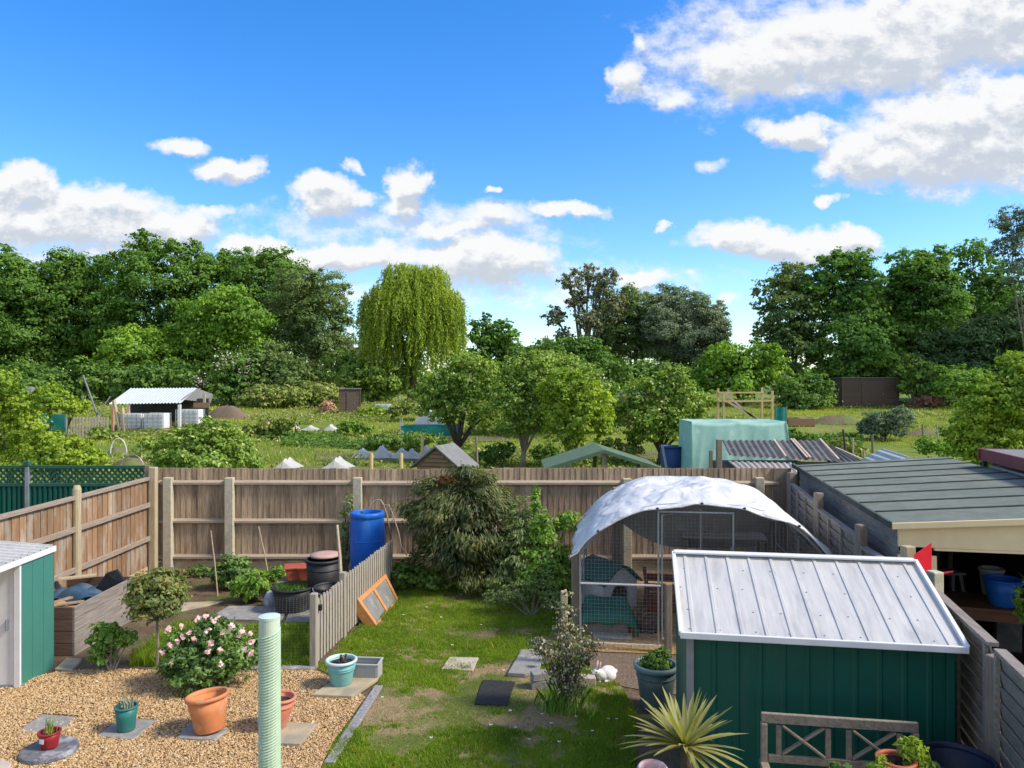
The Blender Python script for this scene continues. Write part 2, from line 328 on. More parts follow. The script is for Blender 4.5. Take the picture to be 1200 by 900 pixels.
VERT = (14, 14, 1.2); HORX = (1.2, 14, 14); HORY = (14, 1.2, 14)
M = dict(
    fence=mat('weathered_boards', (.47, .345, .225), (.28, .195, .118), 3.2, .85, .6, 9, VERT, .27, c3=(.15, .105, .072), s3=1.6, f3=(.48, .75), stretch3=(3, 3, .5)),
    fence_warm=mat('warm_boards', (.33, .205, .11), (.22, .125, .065), 3.2, .8, .5, 9, VERT, .24, c3=(.36, .29, .22), s3=1.6, f3=(.48, .62), stretch3=(2.5, 2.5, .8)),
    rail=mat('weathered_rail', (.40, .33, .25), (.29, .23, .17), 3, .85, .4, 9, HORX, .1),
    rail_y=mat('weathered_rail_deep', (.36, .29, .22), (.26, .2, .15), 3, .85, .4, 9, HORY, .1),
    concrete=mat('pale_concrete_post', (.52, .47, .35), (.42, .38, .28), 14, .9, .4, 60, c3=(.34, .32, .22), s3=3),
    gravelboard=mat('gravel_board', (.50, .42, .26), (.40, .33, .2), 6, .9, .4, 40),
    oldpost=mat('old_grey_post', (.27, .22, .16), (.19, .15, .11), 4, .9, .5, 12, VERT),
    palepost=mat('pale_post', (.48, .40, .26), (.36, .29, .18), 4, .85, .4, 12, VERT),
    greylap=mat('grey_lap_boards', (.30, .265, .215), (.19, .168, .138), 3, .9, .6, 10, HORY, .18),
    greyplank=mat('silver_planks', (.30, .26, .22), (.19, .16, .135), 3, .85, .5, 10, HORY, .12),
    darkplank=mat('brown_planks', (.19, .12, .085), (.13, .08, .055), 3, .85, .5, 10, HORX, .15),
    picket=mat('picket_wood', (.43, .38, .30), (.31, .27, .21), 3, .9, .5, 10, VERT, .15),
    bench=mat('bench_wood', (.30, .25, .19), (.2, .165, .125), 4, .85, .5, 12, (6, 6, 6), .1),
    orange=mat('orange_pine', (.62, .30, .11), (.5, .21, .07), 5, .6, .2, 20, (3, 3, 3), .08),
    glass=mat('dusty_glass', (.25, .25, .24), (.2, .2, .19), 8, .25, 0, spec=.5, c3=(.35, .33, .3), s3=6),
    teal_wall=mat('teal_steel', (.054, .205, .160), (.048, .185, .145), 2, .5, .05, 30, spec=.4),
    green_wall=mat('green_steel', (.006, .100, .066), (.005, .080, .054), 2, .45, .05, 30, spec=.4, c3=(.03, .095, .07), s3=2.2, f3=(.55, .8), stretch3=(3, 3, .5)),
    white_paint=mat('white_paint', (.70, .70, .69), (.63, .63, .62), 4, .5, .05, 30),
    steel_roof=mat('galvanised_roof', (.55, .54, .515), (.47, .465, .45), 3, .5, .08, 40, metal=.1, spec=.4, c3=(.33, .335, .34), s3=3.5, f3=(.42, .78), stretch=(8, 1.0, 1), stretch3=(2.5, .35, 1)),
    steel=mat('grey_steel', (.33, .35, .37), (.25, .27, .29), 6, .45, .05, metal=.4),
    felt=mat('green_grey_felt', (.155, .178, .146), (.122, .142, .116), 5, .93, .5, 140, c3=(.20, .215, .175), s3=.9, f3=(.45, .75)),
    felt_edge=mat('felt_batten', (.07, .075, .065), (.045, .048, .042), 6, .95, .4, 60),
    cream=mat('cream_paint', (.80, .65, .37), (.72, .57, .32), 3, .6, .1, 20),
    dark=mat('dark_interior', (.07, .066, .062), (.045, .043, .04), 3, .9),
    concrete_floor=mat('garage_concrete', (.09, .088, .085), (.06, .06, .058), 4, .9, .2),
    red=mat('bright_red_plastic', (.72, .02, .035), (.62, .015, .03), 3, .4, 0),
    blue=mat('blue_plastic', (.012, .135, .56), (.011, .115, .48), 2.5, .42, .05, 20, c3=(.06, .2, .5), s3=3, f3=(.5, .8), stretch3=(2, 2, .6)),
    navy=mat('navy_plastic', (.012, .016, .04), (.01, .012, .03), 3, .45),
    black=mat('black_plastic', (.018, .019, .022), (.03, .031, .035), 5, .55, .05, 20, c3=(.07, .065, .055), s3=6, f3=(.52, .8)),
    rust_red=mat('red_brown_plastic', (.42, .10, .06), (.34, .075, .045), 4, .55, .05, 20),
    terracotta=mat('terracotta', (.60, .225, .085), (.50, .175, .068), 5, .65, .15, 30, c3=(.55, .33, .21), s3=6, f3=(.5, .75)),
    salmon=mat('salmon_terracotta', (.60, .21, .125), (.5, .165, .095), 5, .65, .1, 30, c3=(.5, .33, .24), s3=7, f3=(.5, .75)),
    teal_pot=mat('teal_glaze', (.026, .165, .15), (.02, .14, .13), 5, .45, .05, 30, c3=(.10, .17, .14), s3=9, f3=(.5, .75)),
    aqua_pot=mat('aqua_glaze', (.18, .45, .43), (.14, .38, .37), 5, .4, .05, 30, c3=(.26, .38, .32), s3=8, f3=(.5, .75)),
    aqua_rim=mat('pale_aqua_rim', (.50, .66, .64), (.45, .6, .58), 5, .4),
    grey_pot=mat('blue_grey_plastic', (.075, .12, .12), (.06, .10, .10), 5, .5, .05, 30, c3=(.13, .15, .13), s3=6, f3=(.5, .75)),
    maroon_pot=mat('dark_red_plastic', (.30, .02, .022), (.24, .015, .018), 5, .4),
    trough=mat('grey_trough_plastic', (.42, .42, .41), (.36, .36, .35), 5, .6),
    soil=mat('potting_soil', (.045, .03, .022), (.025, .017, .012), 30, .95, 1, 60),
    slab=mat('sandstone_slab', (.42, .35, .235), (.33, .27, .18), 5, .9, .4, 50, c3=(.25, .23, .18), s3=3, f3=(.5, .7)),
    slab_grey=mat('grey_slab', (.27, .26, .245), (.20, .195, .185), 8, .9, .5, 50, c3=(.36, .34, .31), s3=6, f3=(.5, .7)),
    slab_pale=mat('pale_slab', (.50, .42, .35), (.42, .35, .29), 6, .9, .4, 50),
    pebble_mat=mat('stone_kerb', (.3, .29, .29), (.18, .175, .175), 30, .9, .8, 50, c3=(.5, .48, .47), s3=25, f3=(.58, .66)),
    sticker=mat('white_sticker', (.8, .8, .78), None, 3, .5),
    rubber=mat('black_rubber_mat', (.02, .02, .021), (.035, .034, .033), 25, .85, 1, 80),
    tarp_blue=mat('blue_tarp', (.035, .085, .14), (.025, .06, .10), 5, .5, .2, 15),
    tarp_black=mat('black_sheet', (.016, .019, .025), (.03, .033, .04), 5, .5, .2, 15),
    stick=mat('broken_wood', (.45, .31, .19), (.3, .19, .11), 6, .85, .3, 20, (3, 3, 3), .25),
    cane=mat('bamboo_cane', (.52, .42, .28), (.4, .31, .2), 20, .6),
    hose=mat('tan_hose', (.42, .33, .24), (.34, .26, .18), 10, .6),
    bark=mat('bark', (.12, .095, .07), (.065, .05, .037), 10, .95, .8, 25, (1, 1, .4)),
    bark_pale=mat('pale_bark', (.27, .23, .18), (.17, .14, .11), 10, .95, .8, 25, (1, 1, .4)),
    plastic_sheet=mat('white_polythene', (.88, .875, .86), (.83, .825, .815), 3, .36, 0, 9, trans=.3, spec=.5, crease=2.6, c3=(.66, .65, .61), s3=2.5, f3=(.55, .8)),
    liner=mat('grey_liner', (.27, .27, .265), (.21, .21, .205), 3, .6, .3, 6),
    galv=mat('galvanised_tube', (.45, .47, .48), (.36, .38, .39), 20, .4, 0, metal=.5),
    wire=mat('galvanised_wire', (.34, .35, .35), None, 20, .5, 0, metal=.3),
    wire_green=mat('green_wire', (.03, .09, .05), None, 20, .5),
    kennel_roof=mat('kennel_roof_plastic', (.035, .12, .11), (.028, .1, .09), 6, .5, .1, 20),
    kennel_wall=mat('kennel_wall_plastic', (.62, .62, .61), (.55, .55, .54), 6, .6, .1, 20),
    tarp_green=mat('dark_green_tarp', (.012, .15, .11), (.01, .12, .088), 6, .5, .4, 14),
    woodchip=mat('wood_chip', (.52, .34, .13), (.36, .22, .09), 45, .95, 1, 90, c3=(.18, .12, .06), s3=25, f3=(.5, .62)),
    chip_brown=mat('brown_litter', (.20, .145, .10), (.12, .085, .06), 45, .95, 1, 90, c3=(.3, .23, .16), s3=30, f3=(.55, .65)),
    fur_white=mat('white_fur', (.80, .78, .75), (.72, .70, .68), 30, .9, .6, 120),
    fur_pink=mat('pink_ear', (.62, .42, .38), None, 30, .8),
    fur_brown=mat('brown_fur', (.12, .085, .06), (.07, .05, .037), 25, .9, .6, 120),
    eye=mat('eye', (.01, .008, .008), None, 3, .15),
    pole=mat('green_post_wrap', (.52, .62, .46), (.46, .56, .41), 18, .55, .1, 60, c3=(.56, .65, .5), s3=4),
    pole_line=mat('green_cord', (.42, .54, .38), (.36, .48, .33), 18, .6),
    teal_net=mat('teal_netting', (.46, .72, .62), (.34, .60, .51), 3, .6, .5, 6, trans=.3, c3=(.58, .76, .68), s3=3),
    teal_net_dark=mat('teal_mesh', (.02, .26, .22), (.016, .21, .18), 3, .6, .3, 6, trans=.3),
    corr=mat('old_corrugated_sheet', (.125, .12, .112), (.08, .076, .07), 4, .8, .3, 20, c3=(.16, .155, .15), s3=3),
    corr_pale=mat('pale_corrugated_sheet', (.40, .36, .33), (.3, .265, .24), 4, .8, .3, 20, (12, 1, 1)),
    pale_batten=mat('pale_batten', (.55, .44, .36), (.45, .35, .28), 5, .85),
    newwood=mat('fresh_timber', (.62, .46, .22), (.54, .39, .18), 5, .75, .1, 20),
    felt_green=mat('green_roof_felt', (.105, .165, .095), (.08, .13, .075), 5, .92, .3, 40),
    felt_grey=mat('grey_roof_felt', (.21, .21, .20), (.16, .16, .155), 5, .92, .3, 40),
    brownshed=mat('brown_shed_boards', (.135, .095, .072), (.095, .066, .05), 3, .85, .3, 10, HORX, .12),
    tanshed=mat('tan_boards', (.27, .17, .10), (.2, .125, .07), 3, .85, .3, 10, HORX, .12),
    ibc=mat('white_tank_plastic', (.82, .83, .83), (.74, .75, .76), 3, .5, trans=.2),
    maroon=mat('maroon_fascia', (.185, .04, .05), (.16, .034, .042), 3, .5),
    render_wall=mat('grey_render', (.40, .385, .36), (.34, .325, .30), 5, .9, .3, 40),
    brick=mat('far_brick', (.34, .22, .15), (.27, .17, .115), 8, .9),
    tile=mat('far_tiles', (.22, .14, .115), (.17, .11, .09), 8, .9),
    fleece=mat('crop_fleece', (.84, .83, .80), (.74, .73, .70), 6, .8, .2, trans=.5),
    earth=mat('bare_earth', (.17, .125, .08), (.11, .08, .052), 6, .95, 1, 20, c3=(.13, .155, .045), s3=1.3, f3=(.42, .56)),
    cloth=mat('pale_cloth', (.5, .43, .40), (.42, .36, .33), 8, .9, .3, 20),
    brown_table=mat('brown_table', (.15, .07, .04), (.11, .05, .028), 6, .6, .1, 20),
    fork=mat('dark_fork_metal', (.06, .06, .06), None, 6, .5, metal=.4),
)
G = dict(
    oak=leaf('oak_leaves', (.020, .060, .011), (.062, .135, .022), big=.16),
    oak_bright=leaf('bright_oak_leaves', (.035, .092, .011), (.105, .20, .026), big=.2),
    sycamore=leaf('sycamore_leaves', (.020, .062, .014), (.070, .155, .028), big=.16),
    birch=leaf('birch_leaves', (.028, .064, .024), (.082, .132, .046), big=.2),
    willow=leaf('willow_leaves', (.075, .135, .018), (.135, .20, .034), big=.25, trans=.4),
    euca=leaf('eucalyptus_leaves', (.034, .052, .034), (.09, .115, .075), big=.3),
    olive=leaf('grey_leaves', (.034, .064, .048), (.082, .13, .095), (.15, .19, .17), big=.3),
    conifer=leaf('dark_conifer', (.012, .034, .014), (.034, .072, .028), big=.3, trans=.12),
    apple=leaf('apple_leaves', (.04, .092, .015), (.11, .185, .036), (.19, .25, .11), big=.5),
    bright=leaf('bright_shrub_leaves', (.06, .12, .013), (.15, .225, .026), big=.4, trans=.4),
    hedge=leaf('hedge_leaves', (.022, .065, .013), (.07, .135, .03), big=.5),
    mahonia=leaf('dark_feathered_leaves', (.014, .033, .014), (.064, .088, .028), (.085, .085, .03), big=1.3, gloss=.035),
    red_tip=leaf('reddish_tips', (.055, .028, .014), (.09, .045, .022)),
    rose=leaf('rose_leaves', (.022, .062, .017), (.082, .155, .036), big=2.0, gloss=.035),
    lolly=leaf('standard_leaves', (.032, .062, .018), (.09, .125, .035), (.14, .11, .045), big=2.0, gloss=.035),
    fresh=leaf('fresh_leaves', (.032, .09, .014), (.10, .19, .034), big=2.0),
    varieg=leaf('variegated_leaves', (.022, .033, .02), (.075, .09, .06), (.21, .225, .20), rare=.30, big=3.0, gloss=.03),
    pale=leaf('pale_leaves', (.04, .08, .03), (.11, .165, .075), big=2.0),
    petal=leaf('pale_pink_petals', (.30, .215, .27), (.34, .31, .41), trans=.3, gloss=.02),
    blossom=leaf('creamy_blossom', (.19, .19, .23), (.26, .265, .32), trans=.3, gloss=.02),
    cordy=leaf('sword_leaves', (.058, .078, .022), (.135, .155, .062), big=3.0, gloss=.035),
    grass=leaf('lawn_blades', (.042, .098, .010), (.098, .172, .020), (.2, .17, .07), trans=.35, gloss=.01, big=1.1, rare=.06),
    straw=leaf('straw_blades', (.09, .078, .052), (.17, .145, .095), trans=.3, gloss=.03, big=1.2),
    meadow=leaf('meadow_blades', (.066, .115, .013), (.155, .205, .03), (.2, .19, .085), trans=.35, gloss=.03, big=.15, rare=.12),
    rough=leaf('rough_growth', (.05, .09, .018), (.10, .15, .035), (.18, .17, .09), trans=.3, gloss=.03, big=.25, rare=.1),
    daisy=mat('daisy_petals', (.8, .8, .78), None, 5, .7),
)
# ---------------------------------------------------------------- the setting: ground, lawn, gravel
rng = np.random.default_rng(7); rnd = random.Random(5)
def ground_material():
    m, t, o = new_mat('ground_earth_and_turf')
    p = node(t, 'ShaderNodeBsdfPrincipled', i_Roughness=.95); p.inputs['Specular IOR Level'].default_value = .1
    tcn = node(t, 'ShaderNodeTexCoord'); s_ = node(t, 'ShaderNodeSeparateXYZ'); t.links.new(tcn.outputs['Object'], s_.inputs[0])
    def nz(scale, det=6): 
        n = node(t, 'ShaderNodeTexNoise', i_Scale=scale, i_Detail=det, i_Roughness=.65); t.links.new(tcn.outputs['Object'], n.inputs[0]); return n.outputs['Fac']
    turf = mixc(t, smooth(t, nz(.35), .3, .7), (.13, .185, .03), (.20, .245, .055))
    turf = mixc(t, smooth(t, nz(2.2), .45, .75), turf, (.10, .14, .028))
    turf = mixc(t, smooth(t, nz(.12), .54, .66), turf, (.26, .23, .10))
    soil = mixc(t, smooth(t, nz(3.0), .35, .65), (.17, .12, .08), (.105, .075, .048))
    soil = mixc(t, smooth(t, nz(1.4), .5, .68), soil, (.10, .12, .035))
    col = mixc(t, smooth(t, s_.outputs['Y'], 14.6, 15.6), soil, turf)
    t.links.new(col, p.inputs['Base Color'])
    b = node(t, 'ShaderNodeBump', i_Strength=.9, i_Distance=.05); t.links.new(nz(14), b.inputs['Height']); t.links.new(b.outputs[0], p.inputs['Normal'])
    t.links.new(p.outputs[0], o.inputs['Surface']); return m
ys = [-30, -10, 0, 4, 8, 12, 14, 15, 15.5] + list(np.arange(16, 62, .8)) + [64, 68, 73, 80, 90, 105, 130, 170, 230, 320, 500, 900, 1600]
xs = sorted(set([-1500, -700, -300, -160, -110] + list(np.arange(-84, 85, 2.0)) + [110, 160, 300, 700, 1500]))
gm_ = MB(); nx = len(xs)
gm_.v = [(x, y, zg(y, x)) for y in ys for x in xs]
gm_.f = [(j * nx + i, j * nx + i + 1, (j + 1) * nx + i + 1, (j + 1) * nx + i) for j in range(len(ys) - 1) for i in range(nx - 1)]
tag(gm_.build('ground', ground_material(), smooth_=True), None, None, kind='structure')

def P2(px, py): v = gnd(px, py); return (v.x, v.y)
GRAVEL = [(-7.2, 3.0), (-7.2, 8.4), (-5.95, 8.95), P2(64, 790), P2(110, 786), P2(200, 786), P2(300, 788), P2(366, 785), P2(408, 806), P2(428, 818), P2(392, 868), P2(376, 899), (-1.62, 5.5), (-1.5, 3.0)]
LAWN = [(-1.40, 3.0), (-1.62, 5.5), P2(378, 899), P2(394, 868), P2(430, 818), P2(445, 800), P2(400, 797), P2(372, 784), P2(420, 735), P2(463, 690), (-1.9, 13.4), (1.0, 13.4), (1.1, 10.4), (.95, 10.0), (1.0, 9.3), (1.3, 8.8), (1.35, 8.0), (1.15, 6.9), (1.0, 5.5), (1.0, 3.0)]
BEDGRASS = [P2(368, 783), P2(366, 735), P2(240, 742), P2(200, 735), P2(150, 735), P2(118, 742), P2(108, 780), P2(200, 782), P2(300, 784)]
def inside(poly, X, Y):
    r = np.zeros(len(X), bool); n = len(poly)
    for i in range(n):
        (x1, y1), (x2, y2) = poly[i], poly[(i + 1) % n]
        c = ((y1 > Y) != (y2 > Y)) & (X < (x2 - x1) * (Y - y1) / ((y2 - y1) or 1e-9) + x1)
        r ^= c
    return r
def nz2(X, Y, s, k=0.0):
    return (np.sin(s * X * 1.7 + k + 1.3 * np.sin(s * Y * 1.1 + k)) + np.sin(s * Y * 2.1 - k + 1.1 * np.sin(s * X * .9 + 2 * k)) + np.sin(s * (X + Y) * 3.1 + 3 * k) * .6) / 2.6
def sheet(name, poly, mat_, z):
    m = MB(); m.add([(x, y, z) for x, y in poly], [tuple(range(len(poly)))][:1])
    o = m.build(name, mat_)
    return tag(o, None, None, kind='structure')
lawn_soil = mat('lawn_soil', (.075, .115, .018), (.11, .15, .03), 2.2, .95, .8, 30, c3=(.27, .205, .12), s3=1.0, f3=(.44, .56), spec=.1)
sheet('lawn', LAWN, lawn_soil, .006)
sheet('gravel_bed', GRAVEL, mat('gravel_base', (.42, .30, .16), (.25, .17, .09), 40, .95, 1, 60, spec=.1), .010)
sheet('woodchip_floor', [(.95, 9.95), (4.35, 9.6), (4.95, 13.45), (1.35, 13.5)], M['woodchip'], .012)
sheet('brown_litter_floor', [(.75, 9.94), (.9, 9.0), (1.5, 8.7), (2.6, 8.3), (4.1, 8.2), (4.34, 9.59)], M['chip_brown'], .009)

# pebbles over the gravel
n = 80000
X = rng.uniform(-6.2, -1.4, n); Y = rng.uniform(6.5, 9.45, n); k = inside(GRAVEL, X, Y)
for q in ([(114, 863), (156, 868), (184, 845), (142, 842)], [(20, 858), (68, 862), (90, 841), (50, 838)], [(208, 868), (252, 871), (268, 858), (222, 850)], [(298, 874), (352, 876), (372, 852), (326, 850)], [(365, 818), (412, 820), (444, 798), (398, 797)]):
    k &= ~(inside([P2(*c_) for c_ in q], X, Y) & (rng.random(len(X)) > .04))
X, Y = X[k], Y[k]
import bmesh
bm = bmesh.new(); bmesh.ops.create_icosphere(bm, subdivisions=1, radius=1)
iv = np.array([v.co[:] for v in bm.verts]); fi = np.array([[v.index for v in f.verts] for f in bm.faces]); bm.free()
n = len(X); sc_ = rng.uniform(.006, .0130, (n, 1)) * np.where(rng.random((n, 1)) < .05, 1.6, 1) * np.array([1, 1, 1]) * rng.uniform(.7, 1.25, (n, 3)); sc_[:, 2] *= .75
th = rng.uniform(0, 6.28, n); V = iv[None] * sc_[:, None] * (1 + .16 * rng.normal(size=(n, 12, 1)))
Vx = V[:, :, 0] * np.cos(th)[:, None] - V[:, :, 1] * np.sin(th)[:, None]; Vy = V[:, :, 0] * np.sin(th)[:, None] + V[:, :, 1] * np.cos(th)[:, None]
hz = .014 + .010 * rng.random(n) + .006 * nz2(X, Y, 2.0)
VV = np.stack([Vx + X[:, None], Vy + Y[:, None], V[:, :, 2] + hz[:, None]], 2)
me = bpy.data.meshes.new('gravel'); me.vertices.add(n * 12); me.vertices.foreach_set('co', VV.astype(np.float32).ravel())
lf = (fi[None] + (np.arange(n) * 12)[:, None, None]).astype(np.int32).reshape(-1)
me.loops.add(len(lf)); me.loops.foreach_set('vertex_index', lf); me.polygons.add(len(lf) // 3); me.polygons.foreach_set('loop_start', np.arange(0, len(lf), 3, dtype=np.int32)); me.update(calc_edges=True)
def pebble_material():
    m, t, o = new_mat('golden_gravel'); p = node(t, 'ShaderNodeBsdfPrincipled', i_Roughness=.7); p.inputs['Specular IOR Level'].default_value = .25
    gm = node(t, 'ShaderNodeNewGeometry'); cr = node(t, 'ShaderNodeValToRGB'); t.links.new(gm.outputs['Random Per Island'], cr.inputs[0])
    e = cr.color_ramp.elements; e[0].color = (.165, .092, .042, 1); e[1].color = (.64, .515, .34, 1)
    for pos, c in ((.12, (.30, .185, .083)), (.35, (.46, .30, .14)), (.6, (.55, .38, .19)), (.8, (.41, .26, .12)), (.92, (.58, .44, .27))):
        x = e.new(pos); x.color = rgba(c)
    t.links.new(cr.outputs[0], p.inputs['Base Color']); t.links.new(p.outputs[0], o.inputs['Surface']); return m
tag(link('gravel', me, pebble_material()), None, None, kind='stuff')

# worn places in the lawn: (x, y, rx, ry)
WORN = [(*P2(500, 832), 1.15, .55), (*P2(540, 845), .9, .3), (*P2(585, 815), .7, .7), (*P2(590, 800), .75, .65), (*P2(610, 845), .7, .3), (*P2(560, 745), .35, .25), (*P2(570, 700), .9, .35), (*P2(440, 830), .35, .6), (*P2(470, 868), .35, .35), (*P2(660, 830), .5, .3), (*P2(655, 760), .4, .6)]
def wornness(X, Y):
    w = np.zeros(len(X))
    for (cx_, cy_, rx, ry) in WORN: w = np.maximum(w, 1 - ((X - cx_) / rx) ** 2 - ((Y - cy_) / ry) ** 2)
    return 1.2 * w + .38 * nz2(X, Y, 2.6, 1.0) + .38 * nz2(X, Y, 7.3, .4) + .25 * nz2(X, Y, 17.0, 2.0)
def blades(X, Y, Z, h, w, lean=.5):
    n = len(X); a = rng.uniform(0, 6.28, n); b = rng.uniform(0, 6.28, n); l = h * lean * rng.random(n)
    P = np.stack([X, Y, Z], 1); s_ = np.stack([np.cos(a), np.sin(a), 0 * a], 1) * (w * .5)[:, None]
    tip = P + np.stack([np.cos(b) * l, np.sin(b) * l, h], 1)
    mid = P + np.stack([np.cos(b) * l * .3, np.sin(b) * l * .3, h * .55], 1)
    return np.stack([P - s_, P + s_, mid + s_ * .8, tip, mid - s_ * .8], 1)
n = 420000
X = rng.uniform(-2.7, 1.5, n); Y = 6.4 + 7.1 * rng.random(n) ** 1.25; k = inside(LAWN, X, Y); X, Y = X[k], Y[k]
wn = wornness(X, Y); k = rng.random(len(X)) > np.clip(wn * 1.5 + .12, 0, .94); X, Y, wn = X[k], Y[k], wn[k]
h = rng.uniform(.018, .04, len(X)) * (1 + .3 * nz2(X, Y, 3.1, 2.0)) * np.clip(1.15 - wn * .7, .4, 1.3)
long_ = rng.random(len(X)) < .012; h = np.where(long_, h * 2.2, h)
GRASS = [blades(X, Y, 0 * X + .006, h, rng.uniform(.004, .008, len(X)), .9)]
n = 42000
X = rng.uniform(-4.9, -2.4, n); Y = rng.uniform(9.2, 11.2, n); k = inside(BEDGRASS, X, Y); X, Y = X[k], Y[k]
GRASS.append(blades(X, Y, 0 * X, rng.uniform(.05, .15, len(X)) * np.where(X < -4.1, 1.5, 1), rng.uniform(.005, .009, len(X)), .7))
tag(link('grass', quads('grass', np.concatenate(GRASS), 5), G['grass']), None, None, kind='stuff')
n = 90000
X = rng.uniform(-2.6, 1.5, n); Y = rng.uniform(6.5, 13.4, n); k = inside(LAWN, X, Y); X, Y = X[k], Y[k]
k = rng.random(len(X)) < np.clip(wornness(X, Y) * 1.3, 0.015, .9); X, Y = X[k], Y[k]
tag(link('straw', quads('straw', blades(X, Y, 0 * X + .006, rng.uniform(.004, .022, len(X)), rng.uniform(.003, .006, len(X)), 2.5), 5), G['straw']), None, None, kind='stuff')
pts = [P2(*q) for q in [(500, 715), (473, 724), (517, 727), (564, 736), (590, 790), (635, 842), (646, 853), (604, 858), (722, 848), (713, 848), (694, 862), (598, 838), (655, 875), (448, 822), (505, 870), (330, 750), (338, 757), (345, 751), (352, 760), (333, 766), (357, 749), (342, 770), (350, 742), (575, 855), (530, 760), (620, 872), (675, 845), (540, 700)]]
X, Y = np.array(pts).T; D = []
for dx, dy in ((0, 0), (.012, .008), (-.01, .011)):
    P = np.stack([X + dx, Y + dy, 0 * X + .05], 1); D.append(leaf_faces(P, np.tile([0.05, -.35, .95], (len(X), 1)), .016, .015, rng))
tag(link('daisies', quads('daisies', np.concatenate(D)), G['daisy']), None, None, kind='stuff')

# ---------------------------------------------------------------- trees and shrubs
def tree(name, label, Y, lobes_px, trunk_px, lm, L, Wd, group=None, cat='tree', cover=2.0, r0=None, bark='bark', limbs=True, holes=.3, deep=1.0, fringe=2, seed=0, base=None, clump=None, **kw):
    r_ = np.random.default_rng(100 + seed + int(trunk_px)); rr = random.Random(int(trunk_px) + seed)
    foot = hill(trunk_px, Y) if base is None else Vector(base)
    t = T(name, label, cat, foot, 0, group)
    lobes = []
    for lb in lobes_px:
        px, py, rx = lb[:3]; ry = lb[3] if len(lb) > 3 else rx; dy = lb[4] if len(lb) > 4 else rr.uniform(-.5, .5)
        c = at(px, py, Y) - foot; a, b = rx * Y / F, ry * Y / F
        lobes.append((c.x, dy * a * deep, c.z, a, a * .95 * deep, b))
    w_all = max(l[3] for l in lobes)
    extra = []
    for l in lobes:
        for _ in range(fringe):
            d = Vector((rr.gauss(0, 1), rr.gauss(0, .8), rr.gauss(.35, .8))).normalized(); s_ = rr.uniform(.22, .42)
            extra.append((l[0] + d.x * l[3] * .95, l[1] + d.y * l[4] * .95, l[2] + d.z * l[5] * .95, l[3] * s_, l[4] * s_, l[5] * s_ * rr.uniform(.8, 1.5)))
    P, N = crown_points(lobes, L, Wd, r_, cover=cover, holes=holes, clump=clump, **kw)
    if extra:
        P2_, N2_ = crown_points(extra, L, Wd, r_, cover=cover * .6, holes=0, clump=None, core=.05); k_ = P2_[:, 2] > .05; P, N = np.concatenate([P, P2_[k_]]), np.concatenate([N, N2_[k_]])
    link('crown', quads('crown', leaf_faces(P, N, L, Wd, r_)), lm, t)
    w = max(l[0] + l[3] for l in lobes) - min(l[0] - l[3] for l in lobes)
    r0 = r0 or max(.03, w * .028)
    cz = sum(l[2] for l in lobes) / len(lobes); mx_ = sum(l[0] for l in lobes) / len(lobes)
    m = MB(); fork = Vector((mx_ * .25, 0, max(.25 * cz, .15)))
    m.tube([(0, 0, -.1), (fork.x * .4 + r0 * .3, 0, fork.z * .5), fork], [r0 * 1.25, r0, r0 * .85], 8)
    if limbs:
        for l in lobes:
            e = Vector(l[:3]) + Vector((0, 0, l[5] * .45)); mid = (fork + e) * .5 + Vector((rr.uniform(-.1, .1) * l[3], rr.uniform(-.1, .1) * l[3], l[5] * .15))
            m.tube([fork - Vector((0, 0, r0)), mid, e], [r0 * .6, r0 * .38, r0 * .1], 6)
            for _ in range(5):
                d = Vector((rr.uniform(-1, 1) * l[3], rr.uniform(-1, 1) * l[4], rr.uniform(-.3, 1) * l[5])) * .8
                m.tube([(mid + e) * .5, Vector(l[:3]) + d * .6, Vector(l[:3]) + d], [r0 * .22, r0 * .14, r0 * .04], 4)
    m.build('trunk', M[bark], t, smooth_=True)
    return t
def shrub(name, label, base, lobes, lm, L, Wd, cat='shrub', cover=2.2, seed=0, stems=True, trunk=0, group=None, droop=None, stem_r=.012, bark='bark', **kw):
    """lobes in metres relative to the base."""
    r_ = np.random.default_rng(500 + seed); rr = random.Random(seed)
    t = T(name, label, cat, base, 0, group)
    lb = [(l + (l[3], l[3]))[:6] if len(l) == 4 else l for l in lobes]
    P, N = crown_points(lb, L, Wd, r_, cover=cover, **kw)
    k = P[:, 2] > .01; P, N = P[k], N[k]
    D = None
    if droop is not None:
        c = np.mean([l[:3] for l in lb], 0); D = unit((P - c) * np.array([1, 1, .2])) + np.array([0, 0, -droop]) + r_.normal(size=P.shape) * .35
    link('foliage', quads('foliage', leaf_faces(P, N, L, Wd, r_, D)), lm, t)
    if stems:
        m = MB()
        if trunk: m.tube([(0, 0, -.02), (.012, 0, trunk * .5), (0, 0, trunk)], [stem_r, stem_r * .85, stem_r * .7], 7)
        for l in lb:
            for _ in range(3):
                e = Vector((l[0] + rr.uniform(-.5, .5) * l[3], l[1] + rr.uniform(-.5, .5) * l[4], l[2] + rr.uniform(-.2, .5) * l[5]))
                m.tube([(rr.uniform(-.04, .04), rr.uniform(-.04, .04), -.02) if not trunk else (0, 0, trunk - .02), (e * .5 + Vector((rr.uniform(-.05, .05), 0, .05))) if not trunk else (e + Vector((0, 0, trunk))) / 2, e], [stem_r, stem_r * .7, stem_r * .3], 5)
        m.build('stem', M[bark], t)
    return t

